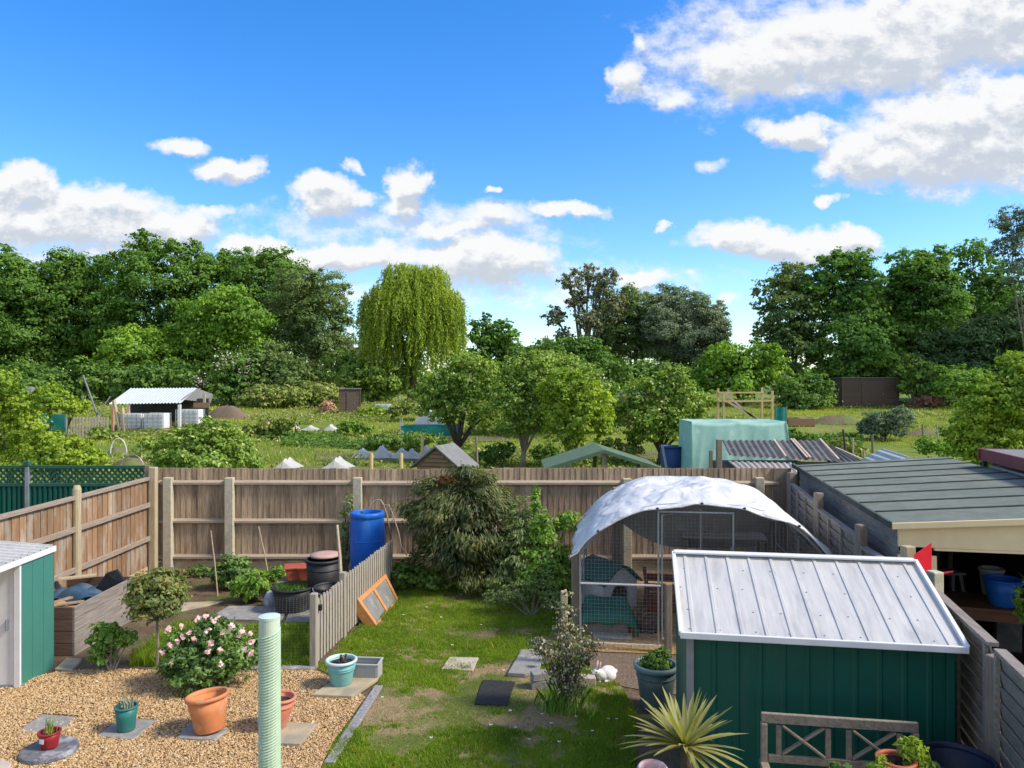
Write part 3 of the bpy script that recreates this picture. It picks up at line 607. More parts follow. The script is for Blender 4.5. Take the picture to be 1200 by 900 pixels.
WOOD = 'trees of the wood on the far left'
tree('oak_tree', 'darkest dense tree at the left end of the wood, cut by the frame', 72, [(8, 342, 42), (36, 352, 40), (-25, 345, 50), (15, 405, 50), (-30, 410, 50), (50, 400, 40)], 15, G['oak'], .32, .22, WOOD, seed=1)
tree('oak_tree', 'dark rounded tree between the leftmost tree and the tallest oak', 74, [(80, 326, 30), (108, 332, 30), (62, 345, 28), (95, 370, 46), (120, 400, 42), (75, 410, 42)], 90, G['oak'], .32, .22, WOOD, seed=2)
tree('oak_tree', 'tallest oak of the left wood with sky showing through its top', 73, [(176, 297, 24, 22), (206, 304, 28, 24), (150, 318, 24, 20), (240, 315, 28, 24), (222, 345, 40), (185, 352, 42), (150, 375, 40), (250, 372, 40), (205, 400, 46)], 195, G['oak'], .31, .21, WOOD, seed=3, holes=.5)
tree('oak_tree', 'round topped dark oak right of the tallest oak', 75, [(298, 322, 30), (330, 320, 26), (268, 318, 24), (318, 350, 36), (285, 365, 40), (330, 390, 40)], 300, G['oak'], .31, .21, WOOD, seed=4)
tree('maple_tree', 'bright green lower tree in front of the tallest oak', 64, [(255, 362, 40, 26), (290, 378, 34, 24), (228, 392, 40, 26), (265, 408, 44, 30), (160, 410, 36, 26), (185, 428, 44, 30), (225, 432, 44, 28), (135, 430, 26, 22)], 225, G['oak_bright'], .29, .2, WOOD, seed=5)
tree('birch_tree', 'grey green feathery tree at the right end of the left wood', 70, [(352, 335, 26, 24), (380, 345, 26, 30), (340, 372, 34, 40), (376, 388, 28, 36), (398, 372, 14, 24), (400, 408, 14, 18), (350, 415, 34, 32)], 368, G['birch'], .26, .13, WOOD, seed=6, holes=.5, bark='bark_pale')
tree('sycamore_tree', 'shaded tree filling the gap behind the two round right hand trees', 72, [(1035, 372, 34, 36), (1050, 405, 40, 36), (1085, 400, 40, 36), (1120, 385, 36, 34), (1030, 410, 34, 30)], 1045, G['oak'], .31, .21, 'tall trees on the right of the tree line', seed=37, holes=.1)
tree('sycamore_tree', 'shaded tree behind the spreading conifer at the right', 74, [(1150, 372, 34, 30), (1185, 362, 34, 30), (1165, 400, 44, 34), (1205, 390, 40, 40), (1125, 405, 36, 30)], 1165, G['oak'], .31, .21, 'tall trees on the right of the tree line', seed=38, holes=.1)
tree('hazel_tree', 'leafy bush tree between the willow and the upright fruit tree', 38, [(562, 440, 24, 17), (590, 444, 22, 17), (575, 458, 34, 20), (540, 448, 18, 14)], 574, G['apple'], .16, .11, 'leafy bush trees behind the fruit trees', seed=65, limbs=False, holes=.2)
tree('hazel_tree', 'leafy bush tree behind the middle pair of fruit trees', 38, [(625, 436, 20, 15), (652, 428, 22, 16), (682, 442, 22, 16), (650, 454, 40, 20), (706, 456, 18, 14)], 655, G['apple'], .16, .11, 'leafy bush trees behind the fruit trees', seed=66, limbs=False, holes=.2)
# undergrowth along the wood
UG = 'bushes under the left wood'
for i, (lab, Yb, lb, m_, l_) in enumerate([
    ('dark hedge bush behind the pallet fence below the wood', 60, [(20, 450, 30, 24), (60, 455, 34, 22), (100, 450, 30, 26)], 'hedge', .3),
    ('dark bush behind the metal roofed shed below the wood', 60, [(140, 448, 30, 24), (180, 446, 34, 22), (215, 448, 28, 20)], 'hedge', .3),
    ('bush with creamy elder blossom beside the metal roofed shed', 59, [(262, 440, 24, 24), (290, 434, 26, 22), (272, 455, 30, 18)], 'hedge', .28),
    ('olive green bush under the feathery tree', 60, [(318, 430, 26, 26), (345, 442, 30, 22), (322, 456, 30, 16)], 'birch', .28),
    ('low pale green bramble in front of the olive bush', 57, [(310, 466, 28, 12), (345, 466, 30, 12), (375, 462, 26, 14)], 'rough', .24),
    ('leafy hedge bush behind the small brown shed', 62, [(402, 446, 26, 20), (430, 440, 26, 18), (455, 446, 26, 24), (428, 462, 34, 16)], 'apple', .26),
    ('dark bush between the wood and the willow', 66, [(395, 430, 20, 18), (415, 424, 20, 14)], 'hedge', .3)]):
    tree('bush', lab, Yb, lb, lb[1][0], G[m_], l_, l_ * .7, UG, 'bush', seed=10 + i, r0=.08, limbs=False)
def blossom_on(o_label, Y, pts, n, mat_='blossom', L=.16):
    t = [o for o in bpy.data.objects if o.get('label') == o_label][0]
    Ps = []
    for (px, py, r) in pts:
        c = np.array(at(px, py, Y)); Ps.append(c + rng.normal(size=(n, 3)) * np.array([r, r * .8, r]) * Y / F * .5 - np.array([0, .9, 0]))
    P = np.concatenate(Ps) - np.array(t.location)
    link('blossom', quads('blossom', leaf_faces(P, unit(rng.normal(size=P.shape) * .6 + np.array([0, -.8, .6])), L, L * .8, rng)), G[mat_], t)
blossom_on('bush with creamy elder blossom beside the metal roofed shed', 59, [(268, 424, 14), (288, 424, 14), (240, 448, 8), (292, 440, 9)], 55)
blossom_on('leafy hedge bush behind the small brown shed', 62, [(440, 432, 24), (455, 440, 24)], 45, L=.13)

def willow():
    Y = 62; foot = hill(482, Y); t = T('willow_tree', 'yellow green weeping willow with long hanging strands', 'tree', foot)
    r_ = np.random.default_rng(77); s_ = Y / F
    domes = [(440, 352, 18, 20), (527, 352, 16, 20), (470, 318, 20, 14), (503, 322, 22, 14), (482, 350, 50, 42), (455, 365, 30, 34), (515, 362, 26, 36), (490, 330, 30, 24), (448, 395, 24, 30), (508, 395, 30, 30)]
    P, D = [], []
    for (px, py, rx, ry) in domes:
        c = np.array(at(px, py, Y) - foot); a, b = rx * s_, ry * s_
        for _ in range(int(6 * rx)):
            d = unit(r_.normal(size=3)); d[2] = abs(d[2]) * .9 - .1
            p = c + d * np.array([a, a * .9, b]) * (.75 + .28 * r_.random()); out = d * np.array([1, 1, 0])
            ln = r_.uniform(1.0, 4.8) * (1.2 if d[2] < .6 else .8); k = int(ln / .085)
            ln = min(ln, max(.5, p[2] - .9))
            z = np.linspace(0, 1, k); sway = r_.normal(size=3) * .22
            for zz in z:
                q = p + out * (.5 * math.sqrt(zz) * .9) + sway * zz - np.array([0, 0, ln * zz]); P.append(q + r_.normal(size=3) * .07); D.append([out[0] * .3, out[1] * .3, -1])
    P = np.array(P); D = np.array(D) + r_.normal(size=P.shape) * .45
    link('crown', quads('crown', leaf_faces(P, unit(r_.normal(size=P.shape) + np.array([0, -.3, .6])), .34, .10, r_, D)), G['willow'], t)
    m = MB(); m.tube([(0, 0, -.1), (.15, 0, 1.8), (.1, 0, 3.2)], [.42, .34, .3], 8)
    for (px, py, rx, ry) in domes:
        e = at(px, py - ry * .5, Y) - foot; m.tube([(.1, 0, 2.8), e * .6 + Vector((0, 0, 1.2)), e], [.2, .13, .03], 6)
    m.build('trunk', M['bark'], t)
willow()
tree('sycamore_tree', 'small dark round tree right of the willow', 66, [(566, 392, 18, 18), (588, 394, 17, 18), (574, 415, 24, 24), (598, 418, 16, 20)], 578, G['sycamore'], .34, .26, seed=21)
tree('eucalyptus_tree', 'tall sparse grey brown tree with open branches right of the chimney', 68, [(668, 330, 14, 14), (690, 324, 14, 13), (712, 330, 14, 14), (650, 372, 13, 12), (700, 348, 16, 14), (676, 352, 14, 12), (690, 378, 17, 16), (662, 392, 10, 9), (718, 362, 16, 20)], 684, G['euca'], .32, .17, holes=.6, cover=1.5, seed=22, bark='bark_pale', r0=.3)
tree('ash_tree', 'dark green dense tree beside the grey brown open tree', 70, [(722, 372, 28, 28), (748, 364, 26, 24), (712, 408, 26, 26), (745, 402, 36, 36), (775, 395, 30, 34)], 745, G['birch'], .26, .13, seed=23)
tree('olive_willow_tree', 'broad grey leaved tree with pale tips in the middle of the tree line', 69, [(780, 356, 24, 22), (806, 360, 26, 22), (826, 380, 24, 26), (795, 392, 38, 34), (838, 402, 18, 22), (768, 380, 24, 26), (815, 415, 36, 26)], 800, G['olive'], .24, .11, seed=24, cover=2.4, holes=.2)
tree('maple_tree', 'low bright green bushy tree in front of the grey leaved tree', 58, [(848, 424, 28, 20), (880, 422, 30, 20), (905, 436, 22, 18), (865, 442, 40, 22), (832, 440, 20, 18)], 868, G['oak_bright'], .30, .21, seed=25)
RT = 'tall trees on the right of the tree line'
tree('lime_tree', 'tall tree with thin brownish left side behind the dark brown shed', 64, [(905, 345, 22, 20), (930, 325, 24, 20), (920, 372, 32, 28), (950, 352, 28, 28), (935, 408, 38, 34), (905, 395, 24, 22)], 930, G['birch'], .32, .2, RT, seed=31, holes=.45)
tree('sycamore_tree', 'tallest fresh green tree directly behind the dark brown shed', 62, [(978, 316, 24, 22), (1002, 312, 22, 20), (1016, 338, 24, 24), (980, 350, 34, 30), (1012, 378, 34, 30), (985, 410, 40, 34), (1020, 420, 34, 30)], 992, G['sycamore'], .30, .21, RT, seed=32, holes=.35)
tree('sycamore_tree', 'round dark green tree right of the tallest right hand tree', 63, [(1064, 318, 26, 24), (1092, 318, 26, 24), (1078, 330, 30, 26), (1046, 340, 22, 24), (1078, 352, 40, 32), (1110, 352, 26, 26), (1060, 392, 38, 36), (1100, 396, 38, 36)], 1075, G['sycamore'], .30, .21, RT, seed=33, holes=.35)
tree('sycamore_tree', 'open tree with tall thin top beside the bare branched tree', 66, [(1134, 298, 18, 18), (1150, 318, 22, 20), (1124, 330, 16, 16), (1142, 352, 30, 26), (1165, 340, 20, 24)], 1140, G['sycamore'], .34, .25, RT, seed=34, holes=.6, cover=1.5)
tree('cedar_tree', 'dark spreading conifer below the bare branched tree', 60, [(1120, 400, 40, 18), (1165, 392, 44, 20), (1140, 425, 50, 20), (1190, 420, 40, 24), (1095, 430, 34, 18), (1205, 380, 34, 30)], 1150, G['conifer'], .34, .14, RT, seed=35)
tree('ash_tree', 'thinly leaved tree with bare twigs at the right edge of the frame', 56, [(1185, 262, 22, 18), (1205, 285, 30, 24), (1176, 292, 18, 14), (1196, 320, 26, 20), (1225, 255, 30, 26), (1230, 310, 30, 30)], 1205, G['olive'], .20, .10, RT, seed=36, holes=.7, cover=1.35, core=.02, bark='bark_pale', r0=.13)
LB = 'bushes along the foot of the tree line'
for i, (lab, Yb, lb, m_, l_) in enumerate([
    ('tangle of bushes below the chimney in the tree line', 64, [(612, 420, 22, 18), (640, 418, 24, 20), (625, 438, 30, 20), (596, 440, 24, 20)], 'hedge', .3),
    ('green bush under the grey brown open tree', 62, [(655, 412, 20, 16), (682, 410, 22, 16), (668, 432, 30, 20), (700, 430, 24, 20)], 'oak', .28),
    ('shaded bush at the foot of the grey leaved tree', 62, [(740, 440, 28, 18), (770, 442, 28, 18), (800, 446, 26, 16)], 'hedge', .28),
    ('bush to the left of the dark brown shed', 56, [(930, 458, 22, 16), (952, 454, 20, 16), (962, 466, 16, 12), (940, 470, 28, 12)], 'hedge', .22),
    ('dark bush behind the dark brown shed', 62, [(985, 438, 26, 20), (1015, 436, 26, 18), (1050, 440, 28, 20)], 'hedge', .3),
    ('dark bush at the foot of the conifer', 57, [(1085, 448, 26, 20), (1115, 450, 26, 20), (1150, 450, 30, 22), (1190, 450, 30, 24)], 'hedge', .3),
    ('rounded low tree beside the spreading conifer', 55, [(1118, 442, 22, 14), (1138, 448, 20, 14), (1108, 455, 16, 12)], 'fresh', .2)]):
    tree('bush', lab, Yb, lb, lb[1][0], G[m_], l_, l_ * .7, LB, 'bush', seed=40 + i, r0=.07, limbs=(i == 6))
tree('young_tree', 'slim small tree with a pale leaning trunk right of the dark brown shed', 57, [(1066, 430, 18, 14), (1080, 438, 16, 12)], 1068, G['apple'], .22, .16, seed=48, bark='bark_pale', r0=.12, holes=.5)
# far wood closes the gaps low down
P = []
for i in range(260):
    a = rng.uniform(-1, 1); Yw = rng.uniform(95, 150); c = np.array([a * Yw * .95, Yw, zg(Yw) + rng.uniform(0, 2.4)]); P.append(c + rng.normal(size=(90, 3)) * np.array([2.6, 1.5, 1.2]))
P = np.concatenate(P); tag(link('far_woods', quads('far_woods', leaf_faces(P, unit(rng.normal(size=P.shape) * .6 + np.array([0, -.3, .7])), 1.0, .7, rng)), G['oak']), None, None, kind='stuff')

# orchard trees and allotment bushes
OR = 'fruit trees on the near allotment plots'
tree('apple_tree', 'fruit tree with a dark forked trunk in front of the green netting', 29.5, [(520, 455, 26, 24), (555, 445, 28, 26), (585, 462, 24, 24), (545, 478, 34, 22), (512, 480, 22, 18), (575, 490, 24, 18), (500, 462, 18, 16), (545, 425, 18, 14)], 535, G['apple'], .13, .09, OR, fringe=4, holes=.6, cover=1.75, seed=51, r0=.13)
tree('apple_tree', 'fruit tree with an upright pale trunk left of the middle pair', 27.5, [(612, 440, 24, 24), (640, 452, 24, 24), (598, 468, 22, 22), (622, 480, 30, 26), (645, 490, 22, 20), (604, 500, 18, 14), (632, 425, 18, 14)], 611, G['apple'], .12, .085, OR, fringe=4, holes=.6, cover=1.75, seed=52, bark='bark_pale', r0=.10)
tree('apple_tree', 'bright fruit tree with a leaning trunk right of the middle pair', 26.5, [(668, 458, 24, 22), (692, 474, 24, 22), (655, 482, 24, 24), (682, 496, 28, 22), (704, 492, 16, 16), (660, 508, 22, 18), (650, 455, 18, 16)], 664, G['bright'], .12, .085, OR, fringe=4, holes=.6, cover=1.75, seed=53, bark='bark_pale', r0=.10)
tree('pear_tree', 'dark green fruit tree beside the blue water butt and teal netting', 28, [(752, 466, 26, 22), (785, 458, 26, 22), (808, 470, 24, 20), (738, 488, 22, 20), (770, 492, 32, 22), (800, 496, 22, 18), (760, 510, 26, 12), (790, 440, 16, 12), (815, 500, 14, 12)], 772, G['apple'], .13, .09, OR, fringe=4, holes=.6, cover=1.75, seed=54, r0=.10)
tree('shrub', 'tall yellow green leafy shrub at the left edge behind the trellis fence', 19.5, [(0, 452, 26, 24), (20, 478, 24, 22), (-10, 490, 26, 24), (35, 505, 22, 20), (0, 525, 28, 22)], 12, G['bright'], .10, .07, None, 'shrub', seed=55, r0=.05, bark='bark_pale')
tree('shrub', 'broad light green bush spilling along the back of the trellis fence', 18.5, [(50, 520, 26, 20), (80, 528, 26, 18), (105, 540, 22, 14), (62, 540, 34, 14), (30, 540, 26, 16), (60, 468, 20, 18), (82, 476, 15, 13)], 62, G['bright'], .085, .06, None, 'shrub', seed=56, r0=.05)
tree('shrub', 'rounded green bush behind the corner of the board fence', 19.5, [(215, 522, 22, 22), (245, 516, 26, 24), (272, 526, 24, 22), (240, 540, 40, 18), (200, 540, 22, 14), (290, 542, 18, 12)], 240, G['apple'], .10, .07, None, 'shrub', seed=57, r0=.06)
tree('shrub', 'large bright leafy shrub at the right edge behind the red trimmed roof', 21, [(1160, 470, 30, 26), (1192, 458, 34, 30), (1140, 490, 26, 24), (1175, 500, 36, 28), (1210, 490, 40, 40), (1150, 515, 26, 20), (1120, 512, 14, 12), (1195, 430, 20, 18), (1160, 532, 26, 16), (1188, 530, 26, 18), (1134, 528, 16, 12)], 1170, G['bright'], .11, .08, None, 'shrub', seed=58, r0=.08)
tree('shrub', 'grey green rounded bush on the mown allotment grass', 36, [(1030, 492, 16, 12), (1050, 490, 16, 12), (1040, 502, 24, 12), (1018, 502, 12, 9)], 1038, G['olive'], .12, .06, None, 'bush', seed=59, r0=.05)
tree('shrub', 'small yellow green bush in front of the small brown shed', 49, [(424, 486, 12, 8), (440, 484, 11, 9), (432, 492, 16, 8)], 432, G['bright'], .16, .1, None, 'bush', seed=60, r0=.04)
tree('shrub', 'low dark clump beside the white crop tents', 34, [(352, 522, 10, 8), (362, 524, 9, 7), (344, 526, 8, 6)], 352, G['hedge'], .12, .09, None, 'bush', seed=61, r0=.03)
tree('shrub', 'low green bush beside the blue water butt', 24, [(797, 535, 8, 12), (808, 540, 8, 10)], 800, G['apple'], .09, .07, None, 'bush', seed=62, r0=.03)
tree('dead_shrub', 'reddish brown heap of cut branches under the low round tree', 56, [(1085, 468, 12, 8), (1098, 472, 10, 6), (1074, 474, 8, 5)], 1090, leaf('dry_twigs', (.10, .07, .06), (.18, .13, .12)), .2, .07, None, 'brush pile', seed=63, r0=.04)
tree('dead_shrub', 'pinkish dry brush pile left of the small brown shed', 52, [(386, 476, 8, 7), (380, 480, 6, 5)], 385, leaf('pink_twigs', (.19, .14, .13), (.28, .22, .21)), .16, .08, None, 'brush pile', seed=64, r0=.03)
OV = 'overgrown clumps on the allotment plots'
for i_, (lab, Yb, lb, m_) in enumerate([
    ('bushy weeds beside the leaning white topped stake', 36, [(318, 500, 18, 9), (338, 498, 14, 8), (298, 504, 14, 7)], 'rough'),
    ('low leafy growth right behind the row of crop tents', 33, [(448, 517, 20, 6), (490, 514, 20, 7), (530, 518, 16, 6)], 'hedge'),
    ('small green clump right of the far row of fleece covers', 38, [(408, 500, 12, 7), (424, 503, 12, 6)], 'fresh'),
    ('low weeds beside the white hoop', 30, [(177, 521, 14, 8), (197, 518, 12, 7)], 'apple'),
    ('weedy clump under the dark green fruit tree', 28, [(715, 522, 14, 9), (738, 527, 16, 8)], 'rough'),
    ('tall weeds around the trunk of the upright fruit tree', 28, [(586, 529, 16, 10), (570, 535, 12, 8), (640, 531, 16, 10)], 'hedge'),
    ('dark weedy clump right of the teal netting', 30, [(926, 510, 12, 7), (945, 514, 12, 6)], 'hedge'),
    ('tall weeds around the thin stakes behind the felt roof', 27, [(984, 521, 10, 8), (1000, 527, 12, 7)], 'rough'),
    ('nettle clump by the crooked dark post', 30, [(1085, 522, 14, 9), (1112, 528, 16, 10)], 'fresh'),
    ('grassy bush behind the teal mesh cage', 46, [(490, 476, 18, 10), (520, 472, 18, 12), (465, 482, 12, 7)], 'rough'),
    ('pale green bush left of the metal roofed shed posts', 37, [(120, 508, 12, 8), (134, 512, 10, 6)], 'apple')]):
    tree('bush', lab, Yb, lb, lb[0][0], G[m_], .005 * Yb, .0034 * Yb, OV, 'bush', seed=70 + i_, r0=.03, limbs=False)
# meadow and rough growth of the allotments
def patchy(n, y0, y1, f):
    Y = rng.uniform(y0, y1, n); X = rng.uniform(-.72, .72, n) * Y; k = f(X, Y); return X[k], Y[k]
X, Y = patchy(170000, 17, 58, lambda X, Y: nz2(X, Y, .35, .7) + rng.normal(size=len(X)) * .3 > -.05)
Z = np.array([zg(y, x) for x, y in zip(X, Y)]); s_ = .6 + Y / 50
tag(link('meadow_grass', quads('meadow_grass', blades(X, Y, Z - .01, rng.uniform(.04, .13, len(X)) * s_, rng.uniform(.015, .035, len(X)) * s_, .8), 5), G['meadow']), None, None, kind='stuff')
X, Y = patchy(210000, 24, 62, lambda X, Y: (nz2(X, Y, .28, 2.2) + .4 * nz2(X, Y, 1.1, .2) > np.where(X > 9, .6, .18)) | (Y > 57))
Z = np.array([zg(y, x) for x, y in zip(X, Y)]); h_ = rng.uniform(.08, .42, len(X)) * np.clip(.7 + nz2(X, Y, .8, 3.0), .3, 1.6)
P = np.stack([X, Y, Z + h_ * rng.random(len(X))], 1)
tag(link('rough_growth', quads('rough_growth', leaf_faces(P, unit(rng.normal(size=P.shape) * .6 + np.array([0, -.2, .7])), .2, .09, rng, rng.normal(size=P.shape) + np.array([0, 0, .9]))), G['rough']), None, None, kind='stuff')
# ---------------------------------------------------------------- fences
FY = 14.3
def board_run(m, a, b, z0, z1, bw=.105, th=.018, facing=-1, r=rnd, jit=.006):
    """Upright feather edged boards from a to b (x, y)."""
    a, b = Vector((a[0], a[1], 0)), Vector((b[0], b[1], 0)); d = b - a; L = d.length; d.normalize(); nrm = Vector((d.y, -d.x, 0))
    k = max(1, int(L / bw)); w = L / k; ang = math.atan2(d.y, d.x)
    for i in range(k):
        c = a + d * (w * (i + .5)) + nrm * (r.uniform(-.003, .003)); dz = r.uniform(-jit, jit)
        rot = Matrix.Rotation(ang, 4, 'Z') @ Matrix.Rotation(R(4.5), 4, 'Z')
        m.box((c.x, c.y, (z0 + z1) / 2 + dz), (w * 1.10, th, z1 - z0), m=rot)
t = T('board_fence', 'long weathered upright board fence across the end of the garden', 'fence', (0, FY, 0))
posts = [197, 269, 419, 577, 735, 890]
xs_ = [-6.86] + [(p - 600) / F * (FY - .06) for p in posts] + [5.18]
for i in range(len(xs_) - 1):
    m = MB(); board_run(m, (xs_[i] + .002, FY + .03), (xs_[i + 1] - .002, FY + .03), .17, 1.965 + rnd.uniform(-.012, .012))
    m.build('board_panel', M['fence'], t, world=True)
    m = MB(); m.box(((xs_[i] + xs_[i + 1]) / 2, FY + .03, .075), (xs_[i + 1] - xs_[i] - .08, .045, .17)); m.build('gravel_board', M['gravelboard'], t, world=True, bevel=.005)
    for z in (1.69, .96, .26):
        m = MB(); zz = z + rnd.uniform(-.008, .008)
        m.prism([(xs_[i] + .03, FY + .016, zz - .045), (xs_[i] + .03, FY - .05, zz - .035), (xs_[i] + .03, FY - .05, zz + .005), (xs_[i] + .03, FY + .016, zz + .045)][::-1], (xs_[i + 1] - xs_[i] - .06, 0, 0))
        m.build('rail', M['rail'], t, world=True)
for p, zt in zip(posts, (1.80, 1.80, 1.80, 1.80, 1.78, 1.80)):
    x = (p - 600) / F * (FY - .06); m = MB(); m.box((x, FY - .05, zt / 2 - .05), (.165, .13, zt + .1)); m.build('post', M['concrete'], t, world=True, bevel=.012)
m = MB(); m.box((5.22, FY - .0, .95), (.34, .05, 2.05)); m.build('end_board', M['oldpost'], t, world=True, bevel=.006)

FX = -6.93
t = T('board_fence', 'warm brown sunlit board fence along the left side of the garden', 'fence', (FX, 11, 0))
ypost = [7.2, 9.45, 11.75, 14.15]
for i in range(3):
    m = MB(); board_run(m, (FX - .03, ypost[i] + .05), (FX - .03, ypost[i + 1] - .05), .12, 1.78, bw=.15); m.build('board_panel', M['fence_warm'], t, world=True)
    m = MB(); m.box((FX - .03, (ypost[i] + ypost[i + 1]) / 2, .055), (.04, ypost[i + 1] - ypost[i] - .1, .12)); m.build('gravel_board', M['gravelboard'], t, world=True)
    for z in (1.30, .66):
        m = MB(); m.box((FX + .02, (ypost[i] + ypost[i + 1]) / 2, z), (.05, ypost[i + 1] - ypost[i] - .1, .085)); m.build('rail', M['rail_y'], t, world=True, bevel=.006)
    m = MB(); m.box((FX - .01, (ypost[i] + ypost[i + 1]) / 2, 1.795), (.09, ypost[i + 1] - ypost[i] - .1, .06)); m.build('cap_rail', M['rail_y'], t, world=True, bevel=.006)
for y in ypost[:3]:
    m = MB(); m.tube([(FX + .02, y, -.1), (FX + .02, y, 1.93), (FX + .02, y, 1.99)], [.065, .065, .045], 12); m.build('post', M['palepost'] if y > 11 else M['oldpost'], t, world=True)
t = T('fence_post', 'pale square timber post at the left corner where the two board fences meet', 'post', (-6.86, 14.1, 0))
m = MB(); m.box((0, .05, .98), (.13, .13, 2.06)); m.build('shaft', M['palepost'], t, bevel=.012)
m = MB(); m.box((-.13, .1, 1.0), (.1, .05, 2.06)); m.build('backing_board', M['oldpost'], t, bevel=.006)

# green trellis topped metal fence of the next garden
t = T('trellis_fence', 'dark green metal sheet fence with lattice trellis top beyond the left fence', 'fence', (-9.2, 14.35, 0))
x0, x1, yy = -12.2, -7.02, 14.36
m = MB()
k = 52
for i in range(k):
    a, b = x0 + (x1 - x0) * i / k, x0 + (x1 - x0) * (i + 1) / k; q = (b - a) / 4
    for (u0, d0, u1, d1) in ((0, 0, .4, 0), (.4, 0, .5, .035), (.5, .035, .9, .035), (.9, .035, 1, 0)):
        A, B = Vector((a + (b - a) * u0, yy - d0, 0)), Vector((a + (b - a) * u1, yy - d1, 0))
        m.add([A, B, B + Vector((0, 0, 1.62)), A + Vector((0, 0, 1.62))], [(0, 1, 2, 3)])
m.build('metal_sheet', M['green_wall'], t, world=True)
greenp = mat('green_trellis_paint', (.022, .11, .07), (.017, .09, .056), 4, .6)
for (xa, xb) in ((x0, -9.42), (-9.34, x1)):
    m = MB(); s_ = .115; z0, z1 = 1.66, 1.96; hh = z1 - z0
    i = xa - hh
    while i < xb:
        for sg in (1, -1):
            u0, u1 = max(xa, i), min(xb, i + hh)
            if u1 - u0 > .02:
                if sg > 0: p, q = (u0, yy - .012, z0 + (u0 - i)), (u1, yy - .012, z0 + (u1 - i))
                else: p, q = (u0, yy + .012, z1 - (u0 - i)), (u1, yy + .012, z1 - (u1 - i))
                m.bar(p, q, .012, .034, up=(0, 0, 1))
        i += s_
    m.build('lattice', greenp, t, world=True)
    for z in (1.645, 1.99):
        m = MB(); m.box(((xa + xb) / 2, yy - .01, z), (xb - xa, .07, .06)); m.build('rail', greenp, t, world=True, bevel=.006)
m = MB(); m.box((-9.38, yy - .03, 1.0), (.075, .075, 2.0)); m.build('post', M['steel'], t, world=True, bevel=.006)
m = MB(); m.box((-9.38, yy - .03, 2.06), (.11, .11, .09)); m.build('post_cap', greenp, t, world=True, bevel=.01)

# grey panel fence on the right
FP = [(3.18, 4.0), (3.6, 5.5), (4.0, 7.0), (4.2, 8.9), (4.6, 11.1), (5.09, 13.5)]
FZ = [1.65, 1.65, 1.66, 1.74, 1.80, 1.82]
t = T('panel_fence', 'grey overlapped panel fence with upright battens along the right side of the garden', 'fence', (4.2, 8.9, 0))
for i in range(5):
    a, b = Vector((*FP[i], 0)), Vector((*FP[i + 1], 0)); d = (b - a).normalized(); L = (b - a).length; nrm = Vector((-d.y, d.x, 0)); ang = math.atan2(d.y, d.x)
    zt = min(FZ[i], FZ[i + 1]) - .03; k = 13; hh = (zt - .12) / k
    m = MB()
    for j in range(k):
        c = (a + b) / 2 + nrm * .0; rot = Matrix.Rotation(ang, 4, 'Z') @ Matrix.Rotation(R(-13), 4, 'X')
        m.box((c.x, c.y, .12 + hh * (j + .5)), (L - .14, .012, hh * 1.22), m=rot)
    m.build('lap_panel', M['greylap'], t, world=True)
    m = MB()
    for u in ((.06, .36, .66, .95) if L > 1.8 else (.08, .5, .93)):
        c = a + d * (L * u) + nrm * .03; m.box((c.x, c.y, zt / 2 + .05), (.045, .028, zt - .1), rz=ang)
    m.build('batten', M['greylap'], t, world=True)
    m = MB(); c = (a + b) / 2; m.box((c.x, c.y, zt + .02), (L - .14, .085, .035), rz=ang); m.build('cap_rail', M['greyplank'], t, world=True, bevel=.005)
    m = MB(); m.box((c.x, c.y, .06), (L - .14, .04, .12), rz=ang); m.build('gravel_board', M['slab_grey'], t, world=True)
for (x, y), z in zip(FP, FZ):
    m = MB(); hp = z + .22 if y != 5.5 else z - .02; m.box((x, y, hp / 2 - .05), (.11, .11, hp), rz=.2); m.build('post', M['concrete'] if y == 7.0 else M['oldpost'], t, world=True, bevel=.012)
t = T('wooden_post', 'cream painted post end standing beside the red panel at the garage corner', 'post', (4.28, 8.0, 0))
m = MB(); m.box((0, 0, .92), (.12, .1, 1.86), rz=.2); m.build('shaft', M['palepost'], t, bevel=.01)

# ---------------------------------------------------------------- right green shed
SA = .16
sr = T('garden_shed', 'dark green metal shed with ribbed grey roof at the lower right', 'shed', (1.41, 6.15, 0), -SA)
SW, SD = 2.17, 1.80; EZ, RZ, RY = 1.53, 1.955, 1.05
m = MB()
def ribs(m, x0, x1, y, z0, z1, n, d=.022, sgn=-1):
    w = (x1 - x0) / n
    for i in range(n):
        a = x0 + w * i
        for (u0, d0, u1, d1) in ((0, 0, .07, d), (.07, d, .20, d), (.20, d, .27, 0), (.27, 0, 1, 0)):
            A, B = (a + w * u0, y + sgn * d0), (a + w * u1, y + sgn * d1)
            m.add([(*A, z0), (*B, z0), (*B, z1), (*A, z1)], [(0, 1, 2, 3)])
ribs(m, .06, SW - .06, .10, 0, EZ - .02, 11, .014)
m.add([(.06, SD, 0), (SW - .06, SD, 0), (SW - .06, SD, 1.62), (.06, SD, 1.62)], [(1, 0, 3, 2)])
for x in (.06, SW - .06):
    m.add([(x, .10, 0), (x, SD, 0), (x, SD, 1.62), (x, RY, RZ - .03), (x, .10, EZ - .02)], [(0, 1, 2, 3, 4)])
m.build('wall', M['green_wall'], sr)
for x in (.075, SW - .075):
    m = MB(); m.box((x, .075, (EZ - .02) / 2), (.06, .03, EZ - .03)); m.build('corner_post', M['steel'] if x < 1 else M['green_wall'], sr, bevel=.004)
m = MB(); m.box((SW / 2, .085, EZ - .045), (SW - .22, .03, .06)); m.build('eaves_trim', M['green_wall'], sr)
